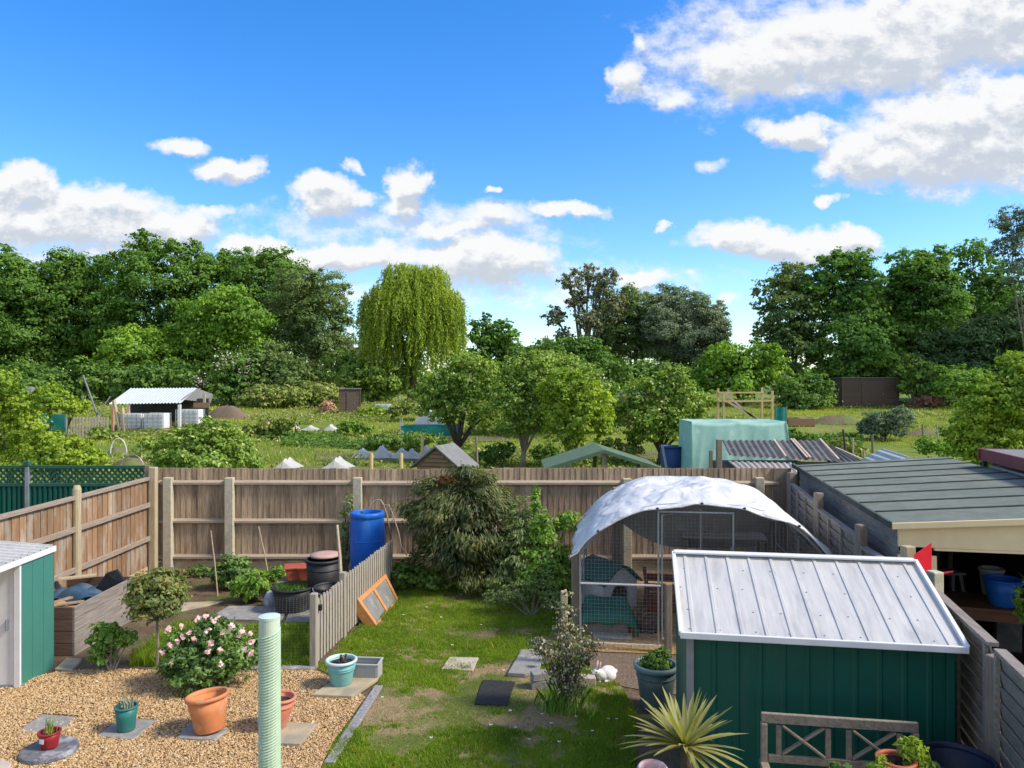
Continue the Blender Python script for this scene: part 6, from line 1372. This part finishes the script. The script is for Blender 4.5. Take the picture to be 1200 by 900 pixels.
shrub('sprawling_shrub', 'big dark feathery shrub drooping beside the picket fence', (-.80, 13.0, 0), [(-.05, -.1, 1.65, .62, .5, .42), (-.45, -.05, 1.35, .55, .5, .4), (.28, -.1, 1.35, .55, .5, .45), (-.1, -.3, 1.05, .62, .5, .45), (.15, -.25, .65, .6, .45, .4), (-.35, -.2, .6, .5, .4, .4), (.35, -.15, 1.85, .3, .3, .22), (-.85, 0, 1.40, .3, .3, .22), (0, 0, 2.0, .3, .3, .16), (.62, -.25, .95, .28, .3, .2), (.7, -.3, .5, .3, .3, .22), (.1, -.45, .3, .35, .25, .2), (-.7, -.1, 1.75, .16, .16, .12)], G['mahonia'], .11, .026, seed=9, cover=2.4, droop=.9, stem_r=.03, clump=.17, holes=.4)
sp = [o for o in bpy.data.objects if str(o.get('label', '')).startswith('big dark feathery')][0]
P, N = crown_points([(-.38, -.1, 1.93, .16, .14, .08)], .08, .025, rng, cover=.7); link('young_growth', quads('young_growth', leaf_faces(P, N, .1, .03, rng)), G['red_tip'], sp)
shrub('shrub', 'loose pale leaved arching shrub right of the big feathery shrub', (.12, 12.9, 0), [(0, -.1, 1.3, .45, .35, .30), (.1, -.3, .95, .4, .35, .35), (.05, -.5, .55, .4, .35, .3), (.25, -.1, 1.2, .3, .25, .25), (-.25, -.6, .3, .4, .3, .22)], G['pale'], .075, .026, seed=10, cover=1.1, droop=.8, holes=.5, bark='bark_pale')
shrub('shrub', 'bright green bush left of the animal run', (.62, 12.3, 0), [(0, 0, .75, .4, .35, .35), (.12, -.2, .45, .38, .35, .3), (-.2, -.25, .5, .3, .3, .3), (-.1, 0, 1.15, .2, .2, .3), (.35, .2, 1.25, .25, .2, .2), (-.22, .3, 1.55, .08, .08, .35)], G['fresh'], .08, .042, seed=11, cover=1.8)
shrub('shrub', 'dark low growth at the base of the picket fence end', (-1.65, 13.0, 0), [(0, 0, .22, .4, .3, .24), (.3, -.1, .2, .35, .3, .2), (-.25, -.1, .3, .22, .3, .22)], G['hedge'], .08, .05, 'plant', seed=12)
shrub('trailing_shrub', 'straggling pale twigs arching over the lawn edge beside the run', (.30, 11.5, 0), [(-.2, 0, .4, .3, .25, .16), (.15, 0, .55, .22, .2, .16), (-.5, .1, .22, .3, .22, .14), (.35, -.2, .3, .2, .2, .25)], G['pale'], .05, .02, seed=13, cover=.55, holes=.6, bark='bark_pale', stem_r=.009)
vs = shrub('variegated_shrub', 'tall variegated cream and green shrub in front of the run', (*gnd(662, 832)[:2], 0), [(0, .05, 1.02, .10, .10, .24), (.0, .05, .78, .20, .18, .20), (-.14, 0, .62, .18, .16, .16), (.14, 0, .60, .16, .16, .18), (.28, .05, .70, .09, .09, .07), (0, 0, .45, .22, .18, .18), (-.28, .0, .74, .10, .10, .10), (.05, 0, .25, .16, .14, .14)], G['varieg'], .040, .024, seed=14, cover=.95, holes=.5, stem_r=.010, clump=.075)
P = blades(rng.normal(size=240) * .14, rng.normal(size=240) * .09 - .05, np.zeros(240), rng.uniform(.14, .36, 240), rng.uniform(.008, .013, 240), .9); link('strap_leaf', quads('strap_leaf', P, 5), G['fresh'], vs)
# ---------------------------------------------------------------- allotment sheds, nets and beds
def foot(px, Y): v = hill(px, Y); return (v.x, v.y, v.z)
def corrug(m, A, B, C, D, n, d=.03):
    """A corrugated sheet: A-B is the eaves, D-C the top edge."""
    A, B, C, D = map(Vector, (A, B, C, D)); nn = (B - A).cross(D - A).normalized(); k = n * 6
    for i in range(k + 1):
        u = i / k; h = nn * d * .5 * math.sin(2 * math.pi * n * u); m.v += [tuple(A + (B - A) * u + h), tuple(D + (C - D) * u + h)]
    o = len(m.v) - 2 * (k + 1); m.f += [(o + 2 * i, o + 2 * i + 2, o + 2 * i + 3, o + 2 * i + 1) for i in range(k)]
    return m
# metal roofed shed with water tanks
Y = 40; f = Vector(foot(182, Y)); px2m = Y / F
t = T('allotment_shed', 'open allotment shed with pale corrugated metal roof in front of the wood', 'shed', f, .0)
def W_(px, py, dy=0): return at(px, py, Y + dy) - f
m = MB(); corrug(m, W_(127, 473.5), W_(212, 472), W_(231, 454.5, 3.2), W_(153, 455, 3.2), 22, .05); rf = m.build('roof', mat('pale_metal_roof', (.56, .60, .62), (.46, .50, .53), 3, .5, metal=.1, spec=.5), t); md = rf.modifiers.new('thick', 'SOLIDIFY'); md.thickness = .012
m = MB(); corrug(m, W_(247, 472, 5.6), W_(212, 468, .3), W_(231, 455, 3.2), W_(250, 462, 5.8), 10, .05); m.build('roof', M['felt_grey'], t)
for px in (132, 150, 210):
    m = MB(); p = W_(px, 474); m.box((p.x, .05, p.z / 2), (.14, .12, p.z)); m.build('post', M['white_paint'] if px > 200 else M['palepost'], t)
m = MB(); a, b = W_(150, 480, 2.8), W_(243, 480, 2.8); m.box(((a.x + b.x) / 2, 3.0, .80), (b.x - a.x, .08, 1.7)); m.build('back_wall', M['dark'], t)
m = MB(); a, b = W_(214, 480), W_(233, 480); m.box(((a.x + b.x) / 2, 1.4, 1.30), (b.x - a.x, .08, .28)); m.build('gable_board', M['tanshed'], t)
m = MB(); m.box((W_(226, 460).x, 1.5, 1.65), (.12, .1, .6)); m.build('post', M['palepost'], t)
def tank(lab, px, py, Yd, w, h, d_=.9, rz=0.0, group='white caged water tanks', z=None):
    f_ = Vector(foot(px, Yd)); 
    if z is not None: f_.z += z
    t = T('water_tank', lab, 'water tank', f_, rz, group)
    m = MB(); m.box((0, 0, h / 2 + .06), (w - .06, d_ - .06, h - .14)); m.build('tank', M['ibc'], t, bevel=.06)
    m = MB(); g = .028; n_ = max(3, int(w / .24))
    for i in range(n_ + 1):
        for y in (-d_ / 2, d_ / 2): m.box((-w / 2 + w * i / n_, y, h / 2 + .05), (g, g, h - .1))
    for j in range(5):
        for y in (-d_ / 2 - .003, d_ / 2 + .003): m.box((0, y, .1 + (h - .12) * j / 4), (w, g, g))
    m.build('cage', M['galv'], t)
    m = MB(); m.box((0, 0, .05), (w, d_, .1)); m.build('pallet', M['stick'], t)
tank('white caged tank at the left under the metal shed roof', 157, 503, 39.7, 1.2, .95)
tank('brightest white caged tank in the middle under the metal shed roof', 184, 503, 39.6, 1.08, .97)
tank('white caged tank at the right end of the metal roofed shed', 223, 500, 40.7, 1.2, .95, z=.1)
tank('white slatted tank right of the small brown shed', 448, 484, 50, 1.15, .80)
t = T('pallet_fence', 'low fence of pale pallets left of the metal roofed shed', 'fence', foot(98, 37.5)); Lf = 2.5
for i in range(2):
    x0_ = -1.15 + i * 1.25
    m = MB()
    for j in range(8): m.box((x0_ + .15 * j + .05, 0, .52), (.075, .025, 1.02))
    m.build('upright_slats', M['pale_batten'], t)
    m = MB()
    for z in (.12, .5, .95): m.box((x0_ + .55, .04, z), (1.2, .05, .1))
    m.build('rail', M['pale_batten'], t)
m = MB(); m.box((1.45, .05, .7), (.10, .10, 1.5)); m.build('post', mat('orange_post', (.5, .24, .14), (.42, .2, .12), 4, .8), t)
t = T('netting_screen', 'teal mesh screen left of the pallet fence', 'screen', foot(46, 37)); m = MB(); m.grid(lambda u, v: Vector((-1.3 + 2.6 * u, .03 * math.sin(9 * u + 3 * v), .25 + 1.0 * v)), 24, 10); m.build('mesh', M['teal_net_dark'], t)
for x in (-1.3, 0, 1.3):
    m = MB(); m.box((x, .05, .65), (.05, .05, 1.3)); m.build('post', M['galv'], t)
t = T('compost_bin', 'tall grey flue like box rising behind the bright leaves at far left', 'box', foot(37, 42)); m = MB(); m.box((0, 0, 1.0), (.45, .45, 2.0)); m.build('body', M['felt_grey'], t, bevel=.02); m = MB(); m.lathe([(.36, 0), (.3, .3), (.0, .42)], 6, (0, 0, 2.0)); m.build('cap', M['felt_grey'], t)
t = T('lean_to_boards', 'pair of grey boards leaning behind the pallet fence', 'boards', foot(112, 38.5)); m = MB(); m.bar((-.4, 0, .2), (.5, .5, 2.0), .4, .05); m.bar((.3, .2, .1), (-1.0, .6, 3.1), .08, .06); m.build('boards', M['felt_grey'], t)
t = T('gate_post', 'pale leaning posts at the left end of the metal roofed shed', 'posts', foot(141, 39.3)); m = MB(); m.bar((0, 0, 0), (-.35, 0, 1.7), .22, .1); m.bar((.25, 0, -.1), (.1, 0, 1.3), .22, .1); m.build('posts', M['palepost'], t)
t = T('hoop_frame', 'white plastic hoop standing over a small earth heap', 'hoop', foot(139, 30)); m = MB(); m.tube([(.33 * math.cos(a), 0, .15 + .62 * math.sin(a) * (1 if math.sin(a) > 0 else .3)) for a in [math.pi * i / 20 for i in range(21)]], .022, 6); m.build('hoop', M['white_paint'], t)
t = T('hoop_frame', 'thin pale wire hoop over the brown heap by the trellis end', 'hoop', foot(155, 27)); m = MB(); m.tube([(.42 * math.cos(a), 0, .1 + .5 * math.sin(a)) for a in [math.pi * i / 20 for i in range(21)]], .014, 6); m.build('hoop', M['galv'], t)
def heap(lab, px, Yd, rx, ry, h, mt, cat='heap'):
    r_ = random.Random(px); f_ = foot(px, Yd); m = MB(); ph = [r_.uniform(0, 6) for _ in range(4)]
    m.grid(lambda u, v: Vector((rx * math.cos(2 * math.pi * u) * v, ry * math.sin(2 * math.pi * u) * v, h * (1 - v ** 2) * (1 + .25 * math.sin(6.28 * u * 3 + ph[0]) * v) - .05)), 28, 8)
    o = m.build('heap', M[mt], None, loc=f_, smooth_=True); tag(o, lab, cat); return o
heap('small brown earth heap under the wire hoop', 153, 27.5, .75, .5, .45, 'earth')
heap('reddish earth heap under the white hoop', 137, 30.5, .55, .4, .4, 'earth')
heap('dry straw coloured mound right of the metal roofed shed', 268, 47, 1.5, .9, .9, 'chip_brown')
heap('long dark edged raised earth bed on the grass in front of the dark shed', 984, 44, 1.8, .9, .55, 'earth', 'earth bed')
heap('flat bare earth bed left of the bright right hand shrub', 1090, 38, 1.7, .9, .30, 'earth', 'earth bed')
# bare plots
def plot(px0, px1, Ya, Yb, nm='vegetable_plot'):
    m = MB(); m.grid(lambda u, v: (lambda y, x: Vector((x, y, zg(y, x) + .035 + .05 * math.sin(u * 3.14) * math.sin(v * 3.14) + .03 * math.sin(v * 40))))(Ya + (Yb - Ya) * v, (px0 + (px1 - px0) * u - 600) / F * (Ya + (Yb - Ya) * v)), 16, 24)
    return tag(m.build(nm, M['earth']), None, None, kind='structure')
for q in ((370, 540, 29.3, 31.2), (320, 470, 26, 27.5), (450, 600, 35.5, 37.2), (715, 780, 29, 31), (330, 400, 41, 42)): plot(*q)
X, Y2 = [], []
for (px0, px1, Ya, Yb) in ((330, 500, 33, 35), (300, 400, 35.5, 39), (930, 1010, 33, 38), (560, 700, 38, 42)):
    for r_ in range(5):
        yy = Ya + (Yb - Ya) * r_ / 4; xx = rng.uniform((px0 - 600) / F * yy, (px1 - 600) / F * yy, 330); X.append(xx); Y2.append(yy + rng.normal(size=330) * .08)
X = np.concatenate(X); Y2 = np.concatenate(Y2); Z = np.array([zg(y, x) for x, y in zip(X, Y2)]); P = np.stack([X, Y2, Z + rng.uniform(.02, .22, len(X))], 1)
tag(link('crop_rows', quads('crop_rows', leaf_faces(P, unit(rng.normal(size=P.shape) * .5 + np.array([0, -.2, .8])), .2, .11, rng)), G['hedge']), None, None, kind='stuff')
# fleece tents
def fleece(lab, px, Yd, w, h, L, gp='white fleece crop covers'):
    f_ = foot(px, Yd); m = MB(); r_ = random.Random(px)
    def fn(u, v):
        e = 1 - abs(2 * u - 1) ** .85
        pk = (.75 + .25 * abs(math.sin(v * 3.14 * 2))) * h
        return Vector(((u - .5) * w * (1.05 + .05 * math.sin(9 * v)), (v - .5) * L, max(0, e) * pk * (1 if .04 < v < .96 else .15) + .02 * math.sin(7 * v + 9 * u)))
    m.grid(fn, 14, 14); o = m.build('crop_cover', M['fleece'], None, loc=f_); return tag(o, lab, 'crop cover', gp)
for i, (px, nth) in enumerate(((424, 'leftmost, lowest'), (447, 'second from the left, sharply peaked'), (470, 'middle'), (482, 'fourth from the left, smaller'), (499, 'rightmost, tallest'))):
    fleece('white fleece crop tent, %s of the row of five' % nth, px, 30.5, .95 if i != 3 else .75, (.40, .55, .46, .44, .58)[i], 1.2)
fleece('low grey white fleece cover alone by the fence at left', 337, 26.8, 1.0, .45, 1.2); fleece('low grey white fleece cover alone right of the dark clump', 396, 26.8, 1.15, .5, 1.2)
fleece('small flat fleece cover far left of the far row', 328, 41, 1.0, .3, .8); fleece('small white fleece cover second in the far row', 343, 41, .8, .4, .8); fleece('small flat fleece cover third in the far row', 364, 41, 1.1, .3, .8); fleece('small white fleece cover at the right of the far row', 388, 41, .9, .4, .8)
# posts
PG = 'stout pale posts among the crop tents'
for lab, px, Yd, yt, mt in (('pale post nearest the fence left of the little hutch', 470, 24.5, 531, 'palepost'), ('pale post left of all the others near the fence', 435, 24.5, 531, 'palepost'), ('pale post behind the middle of the crop tents', 495, 29, 511, 'palepost'), ('pale post beside the dark forked fruit tree', 526, 30, 511, 'palepost')):
    f_ = Vector(foot(px, Yd)); zt = at(px, yt, Yd).z - f_.z; t = T('wooden_post', lab, 'post', f_, 0, PG); m = MB(); m.tube([(0, 0, -.1), (0, 0, zt)], .065, 10); m.build('shaft', M['newwood'], t)
PG2 = 'thin stakes on the allotment grass'
for lab, px, Yd, yt, mt in (('thin dark stake right of the little hutch', 558, 24, 512, 'oldpost'), ('leaning white topped stake on the far plots', 366, 42, 499, 'palepost'), ('grey stake left of the green netting enclosure', 471, 37.5, 489, 'galv'), ('crooked dark post before the bright right hand shrub', 1081, 32, 497, 'oldpost'), ('grey steel post before the bright right hand shrub', 1098, 32, 496, 'galv'), ('dark slim trunk like stake right of the corrugated roofs', 1022, 24.5, 510, 'oldpost'), ('twisted stick left of the slim dark stake', 990, 25, 503, 'bark'), ('pale thin cane between the twisted stick and slim stake', 999, 24.5, 513, 'cane'), ('short stake pair by the corner of the felt roof', 1012, 22, 527, 'palepost')):
    f_ = Vector(foot(px, Yd)); zt = at(px, yt, Yd).z - f_.z; t = T('garden_stake', lab, 'stake', f_, 0, PG2); m = MB(); m.tube([(0, 0, -.1), (.03, 0, zt * .5), ((-.06 if px in (366, 990) else .0), 0, zt)], [.05, .045, .035] if mt in ('oldpost', 'bark') else .03, 6); m.build('shaft', M[mt], t)
# sheds
def shed(lab, px, Yd, w, h, d_, mt, rt, rz=0.0, gable=.0, name='garden_shed', over=.1, door=True, lean=None):
    t = T(name, lab, 'shed', foot(px, Yd), rz); m = MB(); hw = w / 2
    if gable: poly = [(-hw, 0, -.1), (hw, 0, -.1), (hw, 0, h), (0, 0, h + gable), (-hw, 0, h)]
    else: poly = [(-hw, 0, -.1), (hw, 0, -.1), (hw, 0, h), (-hw, 0, h)]
    m.prism(poly, (0, d_, 0)); m.build('wall', M[mt], t)
    m = MB(); k = int(h / .16)
    for j in range(k): m.box((0, -.012, .08 + h / k * j), (w + .02, .02, h / k - .025))
    m.build('boards', M[mt], t)
    for x in (-hw - .005, hw + .005):
        m = MB(); m.box((x, -.02, h / 2), (.07, .05, h)); m.build('corner_board', M[mt], t)
    rf = MB()
    if gable:
        for sg in (-1, 1): rf.prism([(0, -over, h + gable + .0), (sg * (hw + over), -over, h - gable * over / hw), (sg * (hw + over), -over, h - gable * over / hw + .05), (0, -over, h + gable + .05)], (0, d_ + 2 * over, 0))
    else: rf.prism([(-hw - over, -over, h + .02), (hw + over, -over, h + .02), (hw + over, -over, h + .08), (-hw - over, -over, h + .08)], (0, d_ + 2 * over, 0))
    rf.build('roof', M[rt], t)
    if door:
        m = MB(); m.box((w * .05, -.045, h * .45), (w * .42, .03, h * .85)); dr = m.build('door', M[mt], t, bevel=.01); m = MB(); m.box((w * .05 + w * .17, -.07, h * .45), (.04, .03, .12)); m.build('handle', M['steel'], dr)
    return t
s1 = shed('small dark brown shed on the far plots with lean front extension', 410, 52, 1.45, 1.75, 1.6, 'brownshed', 'felt_grey', .25, .0)
shed('dark brown flat roofed shed under the tall trees on the right', 1020, 58, 4.4, 2.25, 1.7, 'brownshed', 'felt_grey', 0)
t = T('board_fence', 'dark grey boards left of the dark brown flat roofed shed', 'fence', foot(988, 58.3)); m = MB()
for j in range(6): m.box((-.35 + .14 * j, 0, .8), (.12, .03, 1.6))
m.build('boards', M['brownshed'], t)
t = T('bicycle_pile', 'pale clutter of pots and chairs right of the dark brown shed', 'clutter', foot(1076, 57)); m = MB()
for i in range(7): m.box((rnd.uniform(-.9, .9), rnd.uniform(-.2, .2), rnd.uniform(.1, .5)), (.25, .12, .3), rz=rnd.uniform(0, 3))
m.build('clutter', M['trough'], t)
# little hutch with tan gable
Y = 20.5; f = Vector(foot(512, Y)); t = T('garden_hutch', 'little tan boarded hutch with grey pitched roof just beyond the fence', 'hutch', f, -.35)
hz_ = at(520, 523, Y).z - f.z
m = MB(); m.prism([(-.62, 0, 0), (.62, 0, 0), (.62, 0, hz_ - .52), (0, 0, hz_ - .05), (-.62, 0, hz_ - .52)], (0, 1.0, 0)); m.build('wall', M['tanshed'], t)
m = MB()
for j in range(5): m.box((0, -.02, hz_ - .62 + .11 * j), (1.2 - .25 * j, .025, .075))
m.build('boards', M['tanshed'], t)
for sg in (-1, 1):
    m = MB(); m.prism([(0, -.12, hz_ - .03), (sg * .80, -.12, hz_ - .64), (sg * .80, -.12, hz_ - .60), (0, -.12, hz_ + .02)], (0, 1.25, 0)); m.build('roof', M['felt_grey'], t)
# open shelter with green felt roof
Y = 18.3; f = Vector(foot(708, Y)); t = T('garden_shelter', 'open shelter with wide low green felt roof just beyond the fence', 'shelter', f, .0); zr = at(705, 529, Y).z - f.z; zl_ = at(645, 549, Y).z - f.z; w_ = 1.32
for sg in (-1, 1):
    m = MB(); m.prism([(0, 0, zr - .0), (sg * w_ * 1.12, 0, zl_ - .05), (sg * w_ * 1.12, 0, zl_ - .01), (0, 0, zr + .045)], (0, 2.2, 0)); m.build('roof', M['felt_green'], t)
    m = MB(); m.prism([(0, -.03, zr - .045), (sg * w_ * 1.12, -.03, zl_ - .085), (sg * w_ * 1.12, -.03, zl_ - .0), (0, -.03, zr + .04)], (0, .028, 0)); m.build('barge_board', M['felt_green'], t)
for x in (-1.2, 0, 1.2):
    for y in (.08, 2.1):
        m = MB(); zz = zr - .06 if x == 0 else zl_ - .05; m.box((x, y, zz / 2), (.1, .1, zz)); m.build('post', M['oldpost'], t)
# corrugated sheds behind the board fence
Y = 17.6; f = Vector(foot(915, Y)); t = T('low_shed', 'low shed with overlapping dark corrugated roof sheets beyond the fence corner', 'shed', f)
def Q(px, py, dy=0): return at(px, py, Y + dy) - f
m = MB(); corrug(m, Q(855, 534, .7), Q(985, 541, .5), Q(964, 516, 2.5), Q(846, 516, 2.6), 17, .04); m.build('roof', M['corr'], t)
m = MB(); corrug(m, Q(866, 551, -.5), Q(940, 556, -.6), Q(930, 541, .75), Q(853, 540, .8), 11, .04); m.build('lower_roof', M['corr_pale'], t)
m = MB(); corrug(m, Q(970, 545, .4), Q(1012, 541, .5), Q(975, 523, 2.4), Q(964, 520, 2.5), 6, .04); m.build('side_roof', M['corr'], t)
for (p, q) in (((907, 516.5, 2.52), (921, 536.5, .62)), ((927, 516, 2.52), (946, 538, .58)), ((930, 516, 2.52), (950, 538, .58)), ((961, 516, 2.5), (983, 540, .52)), ((979, 526, 2.4), (1010, 540, .55))):
    m = MB(); a, b = Q(*p), Q(*q); m.bar(a + Vector((0, 0, .04)), b + Vector((0, 0, .04)), .045, .03); m.build('batten', M['pale_batten'], t)
m = MB(); a, b = Q(858, 540), Q(984, 545); m.box(((a.x + b.x) / 2, 1.6, .75), (b.x - a.x - .2, 1.6, 1.5)); m.build('wall', M['brownshed'], t)
t = T('wooden_post', 'square dark post at the left end of the corrugated roofs', 'post', foot(842.5, 17.2)); m = MB(); zt = at(842, 515, 17.2).z - zg(17.2); m.box((0, 0, zt / 2), (.12, .12, zt)); m.build('shaft', M['oldpost'], t, bevel=.01)
t = T('wooden_post', 'thin dark post before the teal netting, left of the square one', 'post', foot(833, 17.4)); m = MB(); zt = at(833, 528, 17.4).z - zg(17.4); m.box((0, 0, zt / 2), (.07, .07, zt)); m.build('shaft', M['oldpost'], t)
t = T('polythene_cloche', 'pale translucent peaked roof just behind the felt garage roof', 'cloche', (9.1, 17.2, zg(17.2))); m = MB(); corrug(m, (-.75, 0, 1.45), (.0, -.2, 1.9), (.2, 1.4, 1.95), (-.55, 1.5, 1.5), 5, .03); corrug(m, (0, -.2, 1.9), (1.0, 0, 1.5), (1.2, 1.5, 1.5), (.2, 1.4, 1.95), 5, .03); m.build('roof', M['felt_grey'] if False else mat('pale_sheet', (.5, .53, .53), (.4, .43, .43), 4, .5, trans=.2), t)
for x in (-.7, .95):
    m = MB(); m.box((x, .6, .72), (.06, 1.2, 1.44)); m.build('side', M['oldpost'], t)
# teal netting cage and timber frame
Y = 22; f = Vector(foot(866, Y)); t = T('fruit_cage', 'long fruit cage covered in pale teal netting beyond the fence', 'fruit cage', f); zt = at(866, 494, Y).z - f.z; w_ = 110 / F * Y
def net(u, v):
    a = v * 3
    s_ = .05 * math.sin(13 * u + 5 * v + math.sin(17 * v)) + .035 * abs(math.sin(23 * u - 9 * v)) 
    if a < 1: return Vector((-w_ / 2 + w_ * u * (1 + .02), -.35 + .35 * a + s_ * (1.2 - a), (zt - .05 * abs(math.sin(2 * math.pi * u))) * a))
    if a < 2: return Vector((-w_ / 2 + w_ * u, (a - 1) * 1.6, zt - .10 * abs(math.sin(math.pi * 2 * u)) * (1 if 1.0 < a < 2 else 0) * math.sin(math.pi * (a - 1)) - .05 * abs(math.sin(2 * math.pi * u))))
    return Vector((-w_ / 2 + w_ * u, 1.6 + s_, zt * (3 - a)))
m = MB(); m.grid(net, 70, 60); m.build('netting', M['teal_net'], t, smooth_=True)
m = MB(); m.prism([(w_ / 2, -.01, zt), (w_ / 2, 1.6, zt), (w_ / 2 + .25, 1.7, 0), (w_ / 2 + .25, -.35, 0)], (.012, 0, 0)); m.build('end_netting', M['teal_net'], t); m = MB(); m.prism([(-w_ / 2, -.01, zt), (-w_ / 2, 1.6, zt), (-w_ / 2 - .05, 1.7, 0), (-w_ / 2 - .05, -.35, 0)], (-.012, 0, 0)); m.build('end_netting', M['teal_net'], t)
for x in (-w_ / 2, 0, w_ / 2):
    m = MB(); m.tube([(x, .04, 0), (x, .04, zt - .03), (x, 1.55, zt - .03), (x, 1.55, 0)], .02, 6); m.build('frame_hoop', M['galv'], t)
Y = 31; f = Vector(foot(873, Y)); t = T('timber_frame', 'open frame of fresh yellow timber with diagonal braces above the teal netting', 'timber frame', f)
for px, yt, dy in ((841.5, 455, 1.4), (848, 461, 0), (893, 454, 1.4), (905, 458, 0)):
    m = MB(); p = at(px, yt, Y + dy) - f; m.box((p.x, dy, p.z / 2), (.085, .085, p.z)); m.build('post', M['newwood'], t)
for (p, q, dy) in (((842, 460), (895, 460), 1.34), ((848, 470.5), (905, 469.5), -.06), ((842, 470), (893, 470), 1.34)):
    m = MB(); a, b = at(*p, Y + dy) - f, at(*q, Y + dy) - f; a.y = b.y = dy; m.bar(a, b, .05, .07); m.build('rail', M['newwood'], t)
for (p, q) in (((852, 460), (893, 494)), ((857, 471), (897, 494))):
    m = MB(); a, b = at(*p, Y) - f, at(*q, Y) - f; a.y = b.y = .55; m.bar(a, b, .05, .085); m.build('brace', M['pale_batten'], t)
t = T('netting_cage', 'low cage of dark teal mesh behind the forked fruit tree', 'netting cage', foot(505, 37)); w_ = 72 / F * 37
m = MB(); m.grid(lambda u, v: Vector((-w_ / 2 + w_ * u, .03 * math.sin(11 * u), .62 * v)), 30, 4); m.grid(lambda u, v: Vector((-w_ / 2 + w_ * u, 1.4 * v, .62 - .06 * math.sin(3.14 * v))), 30, 6); m.build('mesh', M['teal_net_dark'], t)
for x in (-w_ / 2, w_ / 2):
    m = MB(); m.tube([(x, 0, 0), (x, 0, .95)], .02, 6); m.build('post', M['galv'], t)
t = T('greenhouse', 'small pale glass frame behind the teal mesh cage', 'glass frame', foot(498, 39.5)); m = MB(); m.prism([(-.5, 0, 0), (.9, 0, 0), (.9, 0, .8), (.2, 0, 1.25), (-.5, 0, .8)], (0, 1.2, 0)); m.build('glazing', M['ibc'], t); m = MB()
for x in (-.5, .2, .9): m.box((x, -.02, .6 if x == .2 else .4), (.04, .03, 1.2 if x == .2 else .8))
m.build('glazing_bar', M['white_paint'], t)
tub('water_butt', 'dark blue open water butt between the green shelter and teal netting', 'water butt', foot(787, 23.5), .30, .36, at(787, 521, 23.5).z - zg(23.5), M['navy'] if False else mat('faded_blue', (.02, .07, .2), (.015, .055, .16), 4, .5), rim=.03)
t = T('leaning_plank', 'pale plank leaning against the blue water butt', 'plank', foot(780, 23)); m = MB(); p, q = at(781, 548, 23) - Vector(foot(780, 23)), at(776, 521, 23.2) - Vector(foot(780, 23)); m.bar(p, q, .07, .03); m.build('plank', M['galv'], t)
t = T('low_shed', 'pale green flat roofed shed half hidden behind the dark green fruit tree', 'shed', foot(755, 44)); m = MB(); m.box((0, .8, .9), (2.5, 1.6, 1.8)); m.build('wall', M['tanshed'], t); m = MB(); m.box((0.1, .7, 1.86), (2.8, 2.0, .10)); m.build('roof', mat('pale_green_roof', (.26, .36, .32), (.2, .28, .25), 4, .7), t)
t = T('netting_screen', 'dark teal sheet hung right of the fresh timber frame', 'screen', foot(915, 41)); m = MB(); m.grid(lambda u, v: Vector((-.28 + .6 * u, .03 * math.sin(8 * u), .02 + 1.3 * v)), 8, 6); m.build('sheet', M['teal_net_dark'], t)
for x in (-.3, .34):
    m = MB(); m.box((x, .05, .68), (.05, .05, 1.36)); m.build('post', M['oldpost'], t)
t = T('earth_bin', 'low brick edged bed right of the dark teal sheet', 'bed', foot(936, 43)); m = MB(); m.box((0, 0, .22), (1.6, .9, .45)); m.build('sides', M['tanshed'], t, bevel=.03); m = MB(); m.grid(lambda u, v: Vector((-.76 + 1.52 * u, -.41 + .82 * v, .46 + .05 * math.sin(7 * u))), 8, 6); m.build('soil', M['earth'], t)
# houses beyond the trees
def house(lab, px, Yd, w, h, d_, roof, rz=0.0, wall='brick', chimney=True):
    f_ = foot(px, Yd); t = T('house', lab, 'house', f_, rz); m = MB(); hw = w / 2
    m.prism([(-hw, 0, 0), (-hw, d_, 0), (-hw, d_, h), (-hw, d_ / 2, h + roof), (-hw, 0, h)], (w, 0, 0)); m.build('wall', M[wall], t)
    for (y0, y1) in ((-.3, d_ / 2), (d_ + .3, d_ / 2)):
        m = MB(); m.prism([(-hw - .3, y0, h - .1), (-hw - .3, y1, h + roof + .05), (-hw - .3, y1, h + roof + .2), (-hw - .3, y0, h + .05)], (w + .6, 0, 0)); rf = m.build('roof', M['tile'], t)
    if chimney:
        m = MB(); m.box((-hw + .6, d_ / 2, h + roof + .5), (.9, .9, 2.2)); ch = m.build('chimney', M['brick'], t)
        for x in (-.2, .2):
            m = MB(); m.lathe([(.15, 0), (.11, .5)], 8, (-hw + .6 + x, d_ / 2, h + roof + 1.6)); m.build('chimney_pot', M['terracotta'], ch)
    for i in range(max(2, int(w / 3))):
        m = MB(); m.box((-hw + w * (i + .5) / max(2, int(w / 3)), -.03, h * .72), (1.3, .05, 1.2)); wn_ = m.build('window', M['white_paint'], t); m = MB(); m.box((-hw + w * (i + .5) / max(2, int(w / 3)), -.06, h * .72), (1.1, .03, 1.0)); m.build('pane', M['glass'], wn_)
house('far house with a brick chimney showing between the trees right of the willow', 622, 118, 9, 4.6, 7, 2.6)
house('far house whose roof edge shows beneath the grey brown open tree', 672, 125, 10, 5.0, 7, 2.6)
house('far pale house glimpsed left of the willow', 425, 120, 8, 4.8, 7, 2.4, chimney=True)
house('far white walled house glimpsed left of the tall right hand trees', 880, 112, 12, 3.6, 7, 1.6, wall='render_wall', chimney=False)
